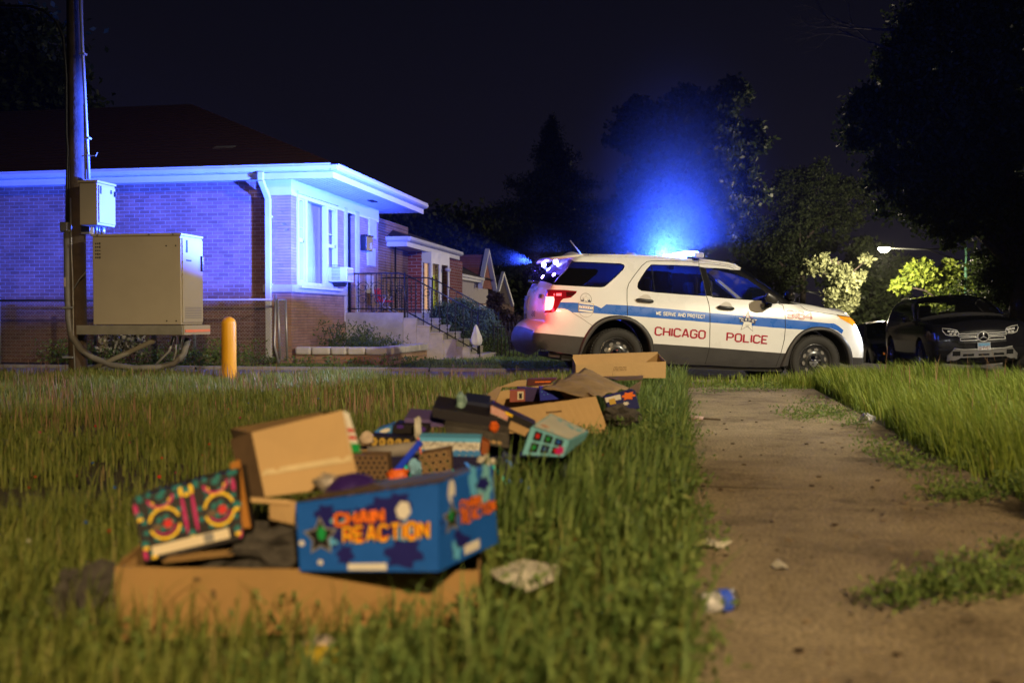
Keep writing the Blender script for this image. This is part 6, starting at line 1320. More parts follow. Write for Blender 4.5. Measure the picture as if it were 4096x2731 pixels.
# --- upright tan box with tape
q = [at(*k5(*c), d) for c, d in (((808, 240), 2.95), ((1287, 122), 2.95), ((1368, 520), 2.86), ((872, 582), 2.86))]
UPB = thing('cardboard_box', 'plain tan cardboard box standing tilted behind the blue firework box, tape across it', 'box', tuple(sum(q, V()) / 4))
b = MB(); b.panel([q[3], q[2], q[1], q[0]], .005); b.build('front_panel', CARD2, UPB)
bk = [at(*k5(*c), 3.22) for c in ((700, 215), (1175, 128), (1300, 470), (770, 560))]
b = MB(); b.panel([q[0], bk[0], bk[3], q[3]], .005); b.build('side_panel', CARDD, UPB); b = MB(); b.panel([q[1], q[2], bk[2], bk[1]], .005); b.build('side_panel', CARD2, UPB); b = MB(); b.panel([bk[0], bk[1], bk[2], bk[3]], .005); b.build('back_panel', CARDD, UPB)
f = Face(*q); b = MB(); n = 10; b.smooth = True; zo = [.003 + .0025 * math.sin(i * 1.7) ** 2 for i in range(n + 1)]
for i in range(n): x0, x1 = i / n, (i + 1) / n; b.add([f.p(x0, .60, zo[i]), f.p(x1, .60, zo[i + 1]), f.p(x1, .685, zo[i + 1] * 1.4), f.p(x0, .685, zo[i] * 1.4)], [(0, 1, 2, 3)])
b.build('packing_tape', mat('shiny_tape', (.62, .5, .3), .2, coat=1, spec=1, var=.1), UPB)
b = MB(); f2 = Face(q[1], at(*k5(1320, 135), 2.96), at(*k5(1385, 345), 2.93), at(*k5(1330, 345), 2.9)); f2.rect(b, 0, 1, 0, 1, 0, .002); f2.rect(b, .1, .9, .42, .5, 1, .004); f2.rect(b, .1, .9, .6, .68, 1, .004); f2.rect(b, .1, .95, .78, 1, 2, .004); b.build('printed_edge', [PWHT, PRED, PGRN], UPB)
b = MB(); b.panel([at(*k5(*c), d) for c, d in (((690, 275), 3.0), ((800, 236), 2.94), ((872, 585), 2.85), ((770, 600), 2.9))], .004); b.panel([at(*k5(*c), d) for c, d in (((735, 640), 2.8), ((800, 590), 2.85), ((830, 900), 2.72), ((770, 880), 2.72))], .004)
props(b.build('torn_flap', mat('torn_brown', (.10, .06, .03), .9, var=.3)), 'dark brown torn cardboard flap hanging left of the tan box', 'flap')
b = MB(); b.panel([at(*k5(*c), d) for c, d in (((690, 400), 2.8), ((740, 380), 2.8), ((800, 740), 2.66), ((760, 745), 2.66))], .004); props(b.build('orange_strip', pm('orange_brown', (.35, .15, .03))), 'narrow orange brown cardboard strip between patterned box and tan box', 'strip')
b = MB(); b.panel([at(*k5(*c), d) for c, d in (((900, 590), 2.8), ((1040, 600), 2.8), ((1030, 720), 2.7), ((900, 690), 2.7))], .004); b.panel([at(*k5(*c), d) for c, d in (((800, 580), 2.78), ((1010, 595), 2.78), ((1010, 620), 2.77), ((800, 605), 2.77))], .003); props(b.build('inner_flap', CARD2), 'pale cardboard flap folded inside the nearest tray beneath the tan box', 'flap')
# --- blue box with orange lettering
def chain(f, b, side=False):
    f.rect(b, 0, 1, 0, 1, 0, .001)
    rr = random.Random(4 + side)
    for k in range(24): f.blob(b, rr.uniform(.17, .83), rr.uniform(.18, .82), rr.uniform(.06, .16), rr.uniform(.05, .17), rr.choice([1, 1, 1, 2, 8]), .0014 + k * .00006, wob=.25)
    if not side:
        f.blob(b, .76, .27, .05, .11, 4, .003, wob=.1); f.blob(b, .80, .46, .035, .06, 4, .0031, wob=.1); f.rect(b, .36, .64, .90, .985, 4, .0032); f.blob(b, .16, .88, .02, .035, 4, .0033); f.blob(b, .03, .6, .02, .04, 4, .0033)
        f.star(b, .17, .52, .13, 2.2, 9, .0034, .5); f.star(b, .17, .52, .105, 2.2, 5, .0038, .5); f.blob(b, .18, .48, .03, .1, 6, .0042)
        f.text(b, 'CHAIN', .27, .64, .20, .42, 5, 2.8, .0045); f.text(b, 'REACTION', .33, .95, .40, .64, 5, 2.8, .0045, 1.9)
        f.text(b, 'CHAIN', .275, .635, .215, .405, 3, 1.5, .0062); f.text(b, 'REACTION', .335, .945, .415, .625, 3, 1.5, .0062, 1.9); f.text(b, 'REACTION', .335, .945, .425, .64, 7, .6, .0075, 1.9)
    else:
        f.star(b, .2, .45, .16, 1.3, 9, .0034, .5); f.star(b, .2, .45, .12, 1.3, 5, .0038, .5); f.blob(b, .18, .42, .03, .07, 6, .0042); f.blob(b, .2, .14, .06, .14, 4, .003)
        f.text(b, 'CHAIN', .32, .72, .28, .44, 5, 2.8, .0045); f.text(b, 'REACTION', .34, .98, .42, .60, 5, 2.8, .0045, 1.9); f.text(b, 'CHAIN', .325, .715, .29, .43, 3, 1.5, .0062); f.text(b, 'REACTION', .345, .975, .43, .59, 3, 1.5, .0062, 1.9); f.rect(b, .40, .66, .84, .95, 4, .0032)
        f.blob(b, .85, .2, .1, .25, 8, .0025, wob=.2); f.blob(b, .6, .12, .08, .2, 2, .0026, wob=.2)
CM = [PBLUE, PDB, PLB, PORG, PWHT, PBLK, PGRN, PYEL, PSKY, PGREY]
c_ = [at(*k5(1040, 612), 2.56), at(*k5(1800, 508), 2.46), at(*k5(1797, 975), 2.40), at(*k5(1062, 972), 2.50)]; s_b = [at(*k5(2080, 408), 2.74), at(*k5(2112, 822), 2.68)]
CHB = thing('firework_box', 'bright blue firework box with orange CHAIN REACTION lettering and a star, on the nearest tray', 'box', tuple(sum(c_, V()) / 4))
dv = s_b[0] - c_[1]; b = MB(); b.add(c_ + [c_[0] + dv, s_b[0], s_b[1], c_[3] + dv], [(0, 1, 2, 3), (5, 4, 7, 6), (1, 5, 6, 2), (0, 3, 7, 4), (3, 2, 6, 7)]); b.build('carton', PBLUE, CHB)
b = MB(); chain(Face(*c_), b); b.build('front_print', CM, CHB); b = MB(); chain(Face(c_[1], s_b[0], s_b[1], c_[2]), b, True); b.build('side_print', CM, CHB)
b = MB(); f = Face(c_[0] + dv, s_b[0], c_[1], c_[0])
for i in range(9): # torn, frayed top flaps
    x0 = i / 9; b.add([f.p(x0, .15, .004), f.p(x0 + .1, .2, .006), f.p(x0 + .1, .97, .002), f.p(x0, .97, .002)], [(0, 1, 2, 3)])
b.build('torn_top', mat('torn_brown', (.10, .06, .03), .9), CHB)
b = MB(); p0 = at(*k5(1345, 545), 2.75); b.lathe(p0 - V((0, 0, .05)), (0, 0, 1), [(.075, -.03), (.085, .02), (.075, .06), (.045, .09), (.001, .10)], 20); props(b.build('purple_shell', mat('purple_shell', (.03, .012, .12), .45, var=.3, scale=20)), 'rounded purple firework shell behind the blue firework box', 'firework')
def crumple(nm, label, cat, p, r, m, sq=(1, 1, .6), seed=1, n=3):
    rr = random.Random(seed); bm = bmesh.new(); bmesh.ops.create_icosphere(bm, subdivisions=n, radius=r)
    for v in bm.verts: k = 1 + rr.uniform(-.28, .28); v.co = V((v.co.x * sq[0], v.co.y * sq[1], v.co.z * sq[2])) * k + V(p)
    me = bpy.data.meshes.new(nm); bm.to_mesh(me); bm.free(); me.materials.append(m); o = bpy.data.objects.new(nm, me); COL.objects.link(o); return props(o, label, cat)
crumple('crumpled_foil', 'crumpled grey and white foil beside the purple shell', 'foil', at(*k5(1215, 500), 2.8), .04, mat('foil', (.5, .46, .42), .3, metal=.5, var=.4, scale=30), seed=3, n=2)
crumple('burnt_or_shade_lump', 'burnt black paper piled inside the nearest tray', 'debris', at(*k5(950, 850), 2.75), .1, PMIX, (1.5, 1, .6), 5)
crumple('burnt_or_shade_lump', 'sooty paper heap in the left of the nearest tray, under the patterned box', 'debris', at(*k5(500, 950), 2.7), .08, PMIX, (1.7, .8, .35), 6)
# --- second carton, dark with neon stripes
def stripes(f, b):
    f.rect(b, 0, 1, 0, 1, 0, .001)
    for k in range(9): x = .02 + k * .10; b.add([f.p(x, .02 + (k % 3) * .05, .0025), f.p(x + .018, .02 + (k % 3) * .05, .0025), f.p(x + .118, .62 + .12 * (k % 3), .0025), f.p(x + .10, .62 + .12 * (k % 3), .0025)], [(0, 1, 2, 3)], 1 + k % 2)
    for k in range(6): x = .5 + k * .075; y = .5 + .05 * (k % 3); b.add([f.p(x, y, .003), f.p(x + .01, y, .003), f.p(x + .06, y + .28, .003), f.p(x + .05, y + .28, .003)], [(0, 1, 2, 3)], 2)
open_carton('second carton, near-black with neon blue and teal diagonal stripes', [k6(200, 716), k6(1612, 712), k6(1605, 1010), k6(210, 1010)], 3.95, .62, PDB, hl=.02, hb=.02, hr=.03, deco=stripes, mats=[pm('night_blue', (.012, .01, .05)), pm('neon_teal', (.02, .6, .6)), pm('neon_blue', (.05, .22, 1.0))], inner=PBLK, group=G1)
def cake(nm, label, cs, D, cols, rows, dep, m, hole, rim=None, **k):
    q = [at(*c, D) for c in cs]; t = thing(nm, label, 'firework', tuple(sum(q, V()) / 4)); b = MB(); b.hexa(q, FH * dep); b.build('tube_block', m, t); f = Face(*q); b = MB(); w = (q[1] - q[0]).length; h = (q[3] - q[0]).length
    for i in range(cols):
        for j in range(rows):
            x = (i + .5 + (.25 if j % 2 else -.25)) / (cols + .2); y = (j + .5) / rows; r_ = min(w / cols, h / rows) * .30
            if rim: f.ring(b, x, y, r_ * 1.45 / w, r_ * 1.45 / h, .72, 1, .0035)
            f.blob(b, x, y, r_ / w, r_ / h, 0, .003)
    b.build('tube_mouth', [hole, rim or hole], t); return t
cake('firework_cake', 'block of brown cardboard tubes with open mouths left of the blue stick', [k6(188, 705), k6(418, 708), k6(430, 865), k6(195, 870)], 3.7, 6, 5, .12, pm('kraft', (.16, .10, .055), .85), PBLK)
cake('firework_cake', 'block of pale-rimmed firework tubes right of the blue stick', [k6(640, 700), k6(845, 665), k6(850, 815), k6(640, 830)], 3.75, 4, 3, .12, pm('kraft', (.16, .10, .055), .85), PBLK, PTAN)
def rings(f, b):
    for k in range(5): f.ring(b, .1 + k * .19, .5, .075, .36, .55, 1, .003)
    for k in range(5): f.blob(b, .1 + k * .19, .5, .03, .2, 1, .003, a0=-90, a1=90)
G2 = 'firework boxes heaped in the second carton'
solid('firework_box', 'black firework box with a row of gold rings on its side', 'box', [k6(305, 572), k6(590, 590), k6(590, 655), k6(300, 650)], 4.05, .12, [PBLK, PGOLD], G2, rings)
b = MB(); b.tube([at(*k6(290, 690), 3.98), at(*k6(450, 678), 3.98), at(*k6(625, 655), 3.98)], .028, 12); props(b.build('paper_roll', pm('grey_roll', (.24, .22, .21), .6)), 'grey paper roll below the box with gold rings', 'roll')
b = MB(); b.box(at(*k6(548, 730), 3.72), (.022, .02, .17), Matrix.Rotation(R(40), 3, 'Y')); props(b.build('rocket_stick', pm('blue_stick', (.02, .06, .75), .35)), 'bright blue stick slanting between the two tube blocks', 'stick')
crumple('orange_wrapper', 'crumpled orange wrapper in front of the tube blocks', 'wrapper', at(*k6(487, 838), 3.6), .033, pm('orange_wrap', (.7, .13, .02), .4), (1.3, 1, .7), 11, 2)
crumple('blue_wrapper', 'pale blue wrapper scrap between the orange wrapper and the pale-rimmed tubes', 'wrapper', at(*k6(605, 795), 3.62), .03, pm('blue_wrap', (.2, .42, .62), .4), (.8, 1, 1.2), 12, 2)
def cloudlabel(f, b):
    f.rect(b, 0, 1, 0, 1, 1, .001); f.rect(b, 0, 1, 0, .22, 0, .002)
    for k in range(9): f.blob(b, .05 + k * .115, .85, .07, .2, 2, .0025, wob=.2)
    for k in range(26): x = .04 + k * .036; f.ring(b, x + .01, .42 + .08 * math.sin(k * 1.9), .016, .15, .6, 3, .0035, 30 * k, 30 * k + 230, 8)
    f.rect(b, .0, .03, 0, 1, 4, .003)
solid('firework_box', 'long white and blue firework box with dark script along its front', 'box', [k6(622, 585), k6(1048, 592), k6(1030, 712), k6(640, 700)], 4.0, .16, [PLB, PWHT, pm('print_mid_blue', (.05, .2, .5)), PBLK, PORG], G2, cloudlabel)
solid('cardboard_box', 'small rusty brown box end right of the white and blue box', 'box', [k6(1052, 600), k6(1105, 625), k6(1100, 705), k6(1045, 700)], 4.1, .12, [pm('rust_board', (.25, .07, .02))])
solid('firework_box', 'long flat black box lying across the top of the heap', 'box', [k6(722, 385), k6(1160, 455), k6(1155, 540), k6(718, 450)], 4.3, .3, [pm('soft_black', (.018, .016, .022))], G2, dup=.03)
solid('firework_box', 'dark navy box at the top of the second heap', 'box', [k6(930, 340), k6(1108, 362), k6(1100, 440), k6(925, 420)], 4.5, .25, [pm('soft_navy', (.015, .02, .05))], G2, dup=.02)
crumple('wrapper', 'pale teal wrapper scrap at the left end of the navy box', 'wrapper', at(*k6(915, 345), 4.4), .035, pm('teal_wrap', (.2, .32, .3), .5), (.7, 1, 1.2), 14, 2)
def flag(f, b):
    f.rect(b, .02, .42, .08, .52, 1, .002)
    for k in range(4): f.rect(b, .02, .42, .10 + k * .11, .15 + k * .11, 2, .003)
    f.rect(b, .34, .5, .05, .2, 3, .004); f.rect(b, .5, .95, .42, .92, 4, .003)
solid('firework_box', 'black box with a red and white striped picture and a tan window', 'box', [k6(1110, 355), k6(1420, 500), k6(1350, 590), k6(1105, 480)], 4.35, .2, [PBLK, PWHT, PRED, PYEL, PTAN], G2, flag)
crumple('orange_scrap', 'orange scrap at the right end of the long black box', 'wrapper', at(*k6(1140, 512), 4.2), .022, pm('orange_wrap', (.7, .13, .02), .4), (1, 1, 1), 15, 2)
solid('firework_box', 'purple topped flat box in the left of the second heap', 'box', [k6(535, 455), k6(790, 475), k6(800, 515), k6(525, 520)], 4.35, .25, [pm('soft_purple', (.10, .07, .2))], G2, dup=.02)
solid('firework_box', 'dark box with violet picture below the purple topped one', 'box', [k6(460, 500), k6(700, 505), k6(690, 560), k6(450, 560)], 4.25, .2, [PBLK, PPUR], G2, lambda f, b: (f.blob(b, .8, .5, .12, .35, 1, .003), f.blob(b, .2, .2, .1, .2, 1, .003)))
solid('firework_box', 'low speckled brown box in the middle of the second carton', 'box', [k6(800, 505), k6(1235, 560), k6(1240, 660), k6(830, 600)], 4.2, .3, [PMIX, PTAN], G2, lambda f, b: [f.blob(b, .3 + .09 * k, .7, .04, .12, 1, .003, wob=.3) for k in range(7)], dup=.03)
solid('firework_box', 'blue and white box corner at the left end of the second heap', 'box', [k6(335, 540), k6(450, 500), k6(450, 560), k6(330, 565)], 4.3, .15, [pm('print_mid_blue', (.05, .2, .5)), PWHT], G2, lambda f, b: f.blob(b, .6, .5, .3, .3, 1, .003))
b = MB(); b.panel([at(*k6(*c), d) for c, d in (((200, 700), 3.9), ((295, 560), 4.5), ((300, 620), 4.4), ((290, 700), 3.95))], .004); props(b.build('cardboard_flap', CARD2), 'tan flap at the left corner of the second carton', 'flap')
crumple('torn_paper', 'torn white paper standing up between purple box and white blue box', 'paper', at(*k6(625, 515), 4.15), .03, pm('torn_white', (.5, .48, .42)), (.5, .6, 1.8), 16, 2)
crumple('torn_paper', 'tan paper scrap near the tan flap of the second carton', 'paper', at(*k6(275, 590), 4.05), .03, pm('torn_tan', (.45, .36, .28)), (1, .6, 1), 17, 2)
for k, (x, y) in enumerate(((1045, 735), (1085, 720), (1120, 745), (1100, 765))): crumple('white_scrap', ['leftmost', 'topmost', 'rightmost', 'lowest'][k] + ' of the small white scraps right of the pale-rimmed tubes', 'paper', at(*k6(x, y), 3.8), .014, pm('torn_white', (.5, .48, .42)), (1, 1, 1), 20 + k, 2)
# pale blue box tipped over the right edge
q = [at(*k6(*c), d) for c, d in (((1385, 515), 3.8), ((1640, 610), 3.7), ((1600, 715), 3.66), ((1325, 700), 3.72))]
LB_ = thing('firework_box', 'pale blue firework box with dark picture squares, tipped over the second carton edge', 'box', tuple(sum(q, V()) / 4), group=None)
bk = [at(*k6(*c), d) for c, d in (((1520, 425), 4.1), ((1775, 545), 4.0), ((1745, 600), 3.95), ((1480, 640), 4.0))]
b = MB(); b.add(q + bk, [(0, 1, 2, 3), (0, 4, 5, 1), (1, 5, 6, 2), (4, 7, 6, 5), (0, 3, 7, 4)]); b.build('carton', PSKY, LB_)
def sq(f, b):
    for i in range(3):
        for j in range(2):
            x, y = .14 + i * .27, .08 + j * .46; f.rect(b, x, x + .21, y, y + .36, 0, .003); f.blob(b, x + .1, y + .18, .05, .09, 1 + (i + j) % 3, .004, wob=.3)
    f.blob(b, .88, .7, .1, .25, 4, .004, wob=.3)
b = MB(); sq(Face(*q), b); b.build('front_print', [PBLK, PRED, PGRN, PBLUE, PMAG], LB_)
b = MB(); f = Face(bk[0], bk[1], q[1], q[0]); f.rect(b, .04, .96, .06, .94, 0, .002); rr = random.Random(8)
for k in range(16): f.blob(b, rr.uniform(.15, .85), rr.uniform(.2, .8), rr.uniform(.03, .12), rr.uniform(.05, .16), rr.choice([1, 2, 3, 1]), .0025 + k * .0001, wob=.3)
b.build('top_print', [pm('print_pale', (.48, .5, .46)), PSKY, pm('print_salmon', (.5, .25, .15)), PCREAM], LB_)
# --- third carton with brown sheet
open_carton('third carton, tan, with a crumpled brown sheet draped over its back', [k6(1165, 400), k6(1815, 312), k6(1905, 560), k6(1215, 560)], [6.2, 6.1, 6.0, 6.1], .75, CARD2, hl=.02, hr=.02, hb=.05, dd=-.08, deco=lambda f, b: (f.text(b, 'FRAGILE', .47, .62, .25, .35, 0, 1.2), f.text(b, 'THIS SIDE UP', .66, .86, .42, .52, 0, 1.2)) if False else [f.rect(b, .47 + k * .02, .483 + k * .02, .27, .33, 0, .003) for k in range(8)], mats=[mat('stamp_brown', (.12, .07, .03), .8)], group=G1)
b = MB(); b.panel([at(*k6(*c), d) for c, d in (((1040, 338), 6.5), ((1140, 350), 6.4), ((1190, 250), 7.0), ((1160, 250), 7.0))], .005); b.panel([at(*k6(*c), d) for c, d in (((1175, 250), 7.0), ((1350, 240), 7.0), ((1355, 203), 7.1), ((1290, 208), 7.1))], .005); props(b.build('carton_flap', CARD2), 'pale flaps opened out left of the third carton', 'flap')
b = MB(); nu, nv = 18, 12; b.smooth = True; cs = [k6(1455, 262), k6(1745, 128), k6(2045, 255), k6(1790, 325)]
vs = []
rr = random.Random(3)
for j in range(nv + 1):
    for i in range(nu + 1):
        u, v = i / nu, j / nv; px = (1 - u) * (1 - v) * cs[0][0] + u * (1 - v) * cs[1][0] + u * v * cs[2][0] + (1 - u) * v * cs[3][0]; py = (1 - u) * (1 - v) * cs[0][1] + u * (1 - v) * cs[1][1] + u * v * cs[2][1] + (1 - u) * v * cs[3][1]
        D = (1 - u) * (1 - v) * 6.5 + u * (1 - v) * 7.4 + u * v * 7.0 + (1 - u) * v * 6.2; p = at(px, py - 5 * math.sin(math.pi * u) * math.sin(math.pi * v), D); vs.append(p + V((0, 0, .008 * math.sin(u * 20 + v * 5) + rr.uniform(-.003, .003))))
b.add(vs, [(j * (nu + 1) + i, j * (nu + 1) + i + 1, (j + 1) * (nu + 1) + i + 1, (j + 1) * (nu + 1) + i) for j in range(nv) for i in range(nu)])
o = b.build('brown_paper_sheet', mat('brown_paper', (.26, .18, .10), .85, var=.25, scale=9, bump=.4, bscale=20)); props(o, 'crumpled brown paper sheet domed over the third carton', 'paper'); sm = o.modifiers.new('thick', 'SOLIDIFY'); sm.thickness = .006
G3 = 'firework boxes inside the third carton'
solid('firework_box', 'brick red box standing inside the third carton', 'box', [k6(1242, 270), k6(1345, 268), k6(1345, 345), k6(1240, 350)], 6.6, .12, [pm('brick_red', (.28, .08, .06)), PBLK, PCREAM], G3, lambda f, b: (f.rect(b, .5, .9, .1, .8, 2, .003), f.rect(b, .6, .8, .25, .7, 1, .004)))
solid('firework_box', 'dark purple box between the red and the blue one in the third carton', 'box', [k6(1290, 250), k6(1440, 258), k6(1440, 345), k6(1340, 345)], 6.75, .12, [pm('dusk_purple', (.04, .025, .1))], G3)
solid('firework_box', 'deep blue speckled box under the brown sheet', 'box', [k6(1440, 252), k6(1560, 262), k6(1610, 325), k6(1445, 340)], 6.5, .2, [pm('cobalt', (.02, .03, .35)), PLB], G3, lambda f, b: [f.blob(b, .12 + .09 * k, .3 + .3 * math.sin(k * 2.3), .02, .04, 1, .003) for k in range(9)])
solid('firework_box', 'flat box with violet top and orange strip behind the third carton', 'box', [k6(1360, 195), k6(1560, 188), k6(1500, 240), k6(1355, 240)], 7.3, .12, [pm('dark_maroon', (.08, .02, .02)), PORG, PPUR], G3, lambda f, b: (f.rect(b, .3, .9, .35, .5, 1, .003),))
solid('firework_box', 'dark blue box with orange flames hanging over the right side of the third carton', 'box', [k6(1880, 320), k6(2085, 270), k6(2115, 390), k6(1910, 420)], 6.2, .16, [pm('ink_blue', (.015, .02, .12)), PWHT, PORG, PGOLD], G3, lambda f, b: (f.rect(b, 0, .5, 0, .3, 1, .003), f.rect(b, .1, .3, .15, .5, 3, .004), f.blob(b, .75, .2, .2, .2, 2, .004, wob=.3), f.blob(b, .6, .6, .1, .1, 1, .004, wob=.3)))
crumple('burnt_or_shade_lump', 'dark burnt scraps below the flame print box', 'debris', at(*k6(1985, 440), 6.1), .09, PMIX, (1.3, 1, .7), 31)
b = MB(); b.panel([at(*k6(*c), d) for c, d in (((2040, 255), 6.9), ((2130, 200), 7.5), ((2110, 290), 7.2), ((2075, 270), 6.9))], .005); b.panel([at(*k6(*c), d) for c, d in (((1870, 175), 7.8), ((2140, 170), 7.8), ((2130, 195), 7.5), ((1960, 200), 7.5))], .005); props(b.build('dark_flap', mat('torn_brown', (.10, .06, .03), .9)), 'dark folded flap at the right rim of the third carton', 'flap')
# --- fourth tray near the car
open_carton('fourth carton, farthest one, in front of the rear wheel of the police car', [A_(738, 1442), A_(1776, 1408), A_(1772, 1600), A_(740, 1600)], [9.6, 9.5, 9.5, 9.6], .5, CARD2, hl=.05, hb=.075, hr=.06, deco=lambda f, b: [f.rect(b, .42 + .01 * k, .426 + .01 * k, .25 + .1 * (j), .29 + .1 * (j), 0, .003) for k in range(15) for j in range(3) if (k * 7 + j * 3) % 5], mats=[mat('stamp_brown', (.12, .07, .03), .8)], group=G1)
# ---------------------------------------------------------------- litter
def px2(x, y): return (x / 2.2969, y / 2.2969)
def scrap(nm, label, cat, pts, m, z=.02, th=.002, curl=.012, y=None):
    q = [onZ(*px2(*p), z) for p in pts]; q = [p + V((0, 0, curl * (i % 2))) for i, p in enumerate(q)]; c = sum(q, V()) / len(q); b = MB(); b.smooth = False
    k = len(q); b.add(q + [p + V((0, 0, th)) for p in q] + [c + V((0, 0, curl * .7)), c + V((0, 0, curl * .7 + th))], [(i, (i + 1) % k, 2 * k) for i in range(k)] + [(i + k, (i + 1) % k + k, 2 * k + 1) for i in range(k)] + [(i, (i + 1) % k, (i + 1) % k + k, i + k) for i in range(k)])
    return props(b.build(nm, m), label, cat)
PAPW = mat('litter_white', (.6, .58, .52), .7, var=.1)
scrap('paper_scrap', 'torn white paper on the sidewalk, larger one with a blue tip', 'paper', [(1612, 1252), (1622, 1243), (1650, 1242), (1683, 1250), (1660, 1258), (1625, 1260)], PAPW)
scrap('paper_scrap', 'small white torn paper on the sidewalk near the larger blue-tipped one', 'paper', [(1770, 1297), (1785, 1292), (1811, 1303), (1800, 1309), (1780, 1304)], PAPW)
scrap('paper_scrap', 'dirty cream scrap at the sidewalk edge beside the plastic bottle', 'paper', [(1568, 1368), (1585, 1352), (1602, 1362), (1590, 1378)], PAPW, curl=.02)
scrap('white_bowl', 'white paper dish lying in the grass right of the nearest tray', 'dish', [(1122, 1312), (1200, 1300), (1292, 1300), (1280, 1345), (1210, 1358), (1140, 1345)], PAPW, z=.10, curl=.02)
p0 = onZ(*px2(1612, 1385), .035); p1 = onZ(*px2(1690, 1375), .035); d = (p1 - p0); b = MB(); b.lathe(p0, d, [(.001, 0), (.026, .004), (.03, .03), (.028, .06), (.03, .1), (.026, d.length - .05), (.014, d.length - .02), (.014, d.length), (.001, d.length)], 16); bt = b.build('plastic_bottle', mat('clear_plastic', (.6, .62, .68), .2, trans=.2, coat=.5, var=.3, scale=50)); props(bt, 'crushed clear plastic bottle with blue label on the sidewalk', 'bottle')
b = MB(); b.lathe(p0 + d * .45, d, [(.0315, 0), (.0315, d.length * .3)], 16); b.build('label', pm('bottle_label', (.04, .1, .7)), bt)
b = MB(); p0 = onZ(*px2(1568, 958), .03); p1 = onZ(*px2(1655, 963), .03); b.tube([p0, p0.lerp(p1, .55)], .016, 8); rs = b.build('spent_rocket', pm('rocket_paper', (.4, .3, .3))); props(rs, 'thin spent rocket lying across the sidewalk left edge', 'rocket'); b = MB(); b.tube([p0.lerp(p1, .5), p1], .007, 5); b.build('stick', WOOD, rs)
crumple('crumpled_wrapper', 'clear crumpled plastic wrapper at the right edge of the sidewalk', 'wrapper', onZ(*px2(1993, 962), .05), .055, mat('clear_film', (.5, .52, .6), .2, trans=.2, coat=.6, var=.3), (1, 1, .8), 41, 2)
crumple('yellow_wrapper', 'yellow wrapper in the grass in front of the nearest tray', 'wrapper', onZ(*px2(730, 1505), .06), .035, pm('yellow_wrap', (.6, .42, .03)), (1.6, 1, .7), 42, 2)
crumple('grey_wrapper', 'greyish crumpled wrapper just behind the yellow one', 'wrapper', onZ(*px2(738, 1480), .07), .03, pm('grey_wrap', (.35, .3, .28)), (1.4, 1, .6), 43, 2)
crumple('burnt_or_shade_lump', 'black lump standing for the shadow in the grass left of the nearest tray', 'debris', onZ(*px2(210, 1370), .06), .09, PMIX, (1.2, 1, .9), 44)  # dark lump put where only the shadow of the tray falls
N = 130; b = MB(); rr = random.Random(9)
for k in range(N):
    x = rr.uniform(.06, 1.4); y = 1.9 + 9.5 * rr.random() ** 1.2; s_ = rr.uniform(.006, .022); a = rr.random() * 6; b.box((x, y, .018 + s_ * .1), (s_, s_ * rr.uniform(.3, .9), s_ * .3), Matrix.Rotation(a, 3, 'Z'))
b.build('debris', mat('dry_debris', (.05, .03, .018), .9, var=.5, scale=40), kind='stuff', label='dry leaf bits and grit scattered on the sidewalk', cat='debris')
b = MB()
for k in range(60):
    x = rr.uniform(.06, 1.4); y = 1.9 + 9.5 * rr.random() ** 1.3; s_ = rr.uniform(.008, .02); a = rr.random() * 6; b.box((x, y, .018), (s_ * 1.6, s_ * .7, .002), Matrix.Rotation(a, 3, 'Z'))
b.build('dry_or_lit_leaves', mat('dry_leaf', (.28, .2, .11), .8, var=.4, scale=40), kind='stuff', label='pale dry leaves scattered on the sidewalk', cat='leaves')
b = MB()
for k in range(150):
    x = -rr.random() ** 1.5 * 4; y = 2.4 + rr.random() * 8; s_ = rr.uniform(.006, .014); b.mi = rr.choice([0, 0, 1, 2, 3]); b.box((x, y, rr.uniform(.04, .12)), (s_, s_ * .8, s_ * .5), Matrix.Rotation(rr.random() * 6, 3, 'X'))
b.build('confetti', [PRED, PBLUE, PWHT, PMAG], kind='stuff', label='red, blue and white paper flecks caught in the grass', cat='confetti')
# ---------------------------------------------------------------- grass
def blades(name, P, H, Wd, lean, m, bend=.35, **k):
    N = len(P); a = rng.random(N) * 2 * np.pi; d = np.stack([np.cos(a), np.sin(a), np.zeros(N)], 1); sd_ = np.stack([-np.sin(a), np.cos(a), np.zeros(N)], 1)
    ld = d * (rng.random(N) ** 1.3 * bend * H)[:, None] + lean * (H * rng.uniform(.4, 1.3, N))[:, None]
    w = (Wd * rng.uniform(.6, 1.3, N))[:, None] * .5; up = np.zeros((N, 3)); up[:, 2] = H
    b0 = P; b1 = P + up * .4 + ld * .22; b2 = P + up * .78 + ld * .62; b3 = P + up * (1 - .12 * rng.random(N))[:, None] + ld * 1.15
    v = np.stack([b0 - sd_ * w, b0 + sd_ * w, b1 - sd_ * w * .95, b1 + sd_ * w * .95, b2 - sd_ * w * .6, b2 + sd_ * w * .6, b3], 1).reshape(-1, 3)
    o = (np.arange(N) * 7)[:, None]; f4 = np.concatenate([o + [0, 1, 3, 2], o + [2, 3, 5, 4]], 1).reshape(-1); f3 = (o + [4, 5, 6]).reshape(-1)
    me = bpy.data.meshes.new(name); me.vertices.add(7 * N); me.vertices.foreach_set('co', v.ravel()); idx = np.concatenate([f4, f3]); me.loops.add(len(idx)); me.loops.foreach_set('vertex_index', idx)
    me.polygons.add(3 * N); st = np.concatenate([np.arange(2 * N) * 4, 8 * N + np.arange(N) * 3]); tt = np.concatenate([np.full(2 * N, 4), np.full(N, 3)]); me.polygons.foreach_set('loop_start', st); me.polygons.foreach_set('loop_total', tt)
    me.materials.append(m); me.update(calc_edges=True); ob = bpy.data.objects.new(name, me); COL.objects.link(ob); return props(ob, **k)
FOOT = []  # footprints kept free of grass (cartons), in camera-aligned coordinates
def footprint(p, q, dep): FOOT.append((p, q, dep))
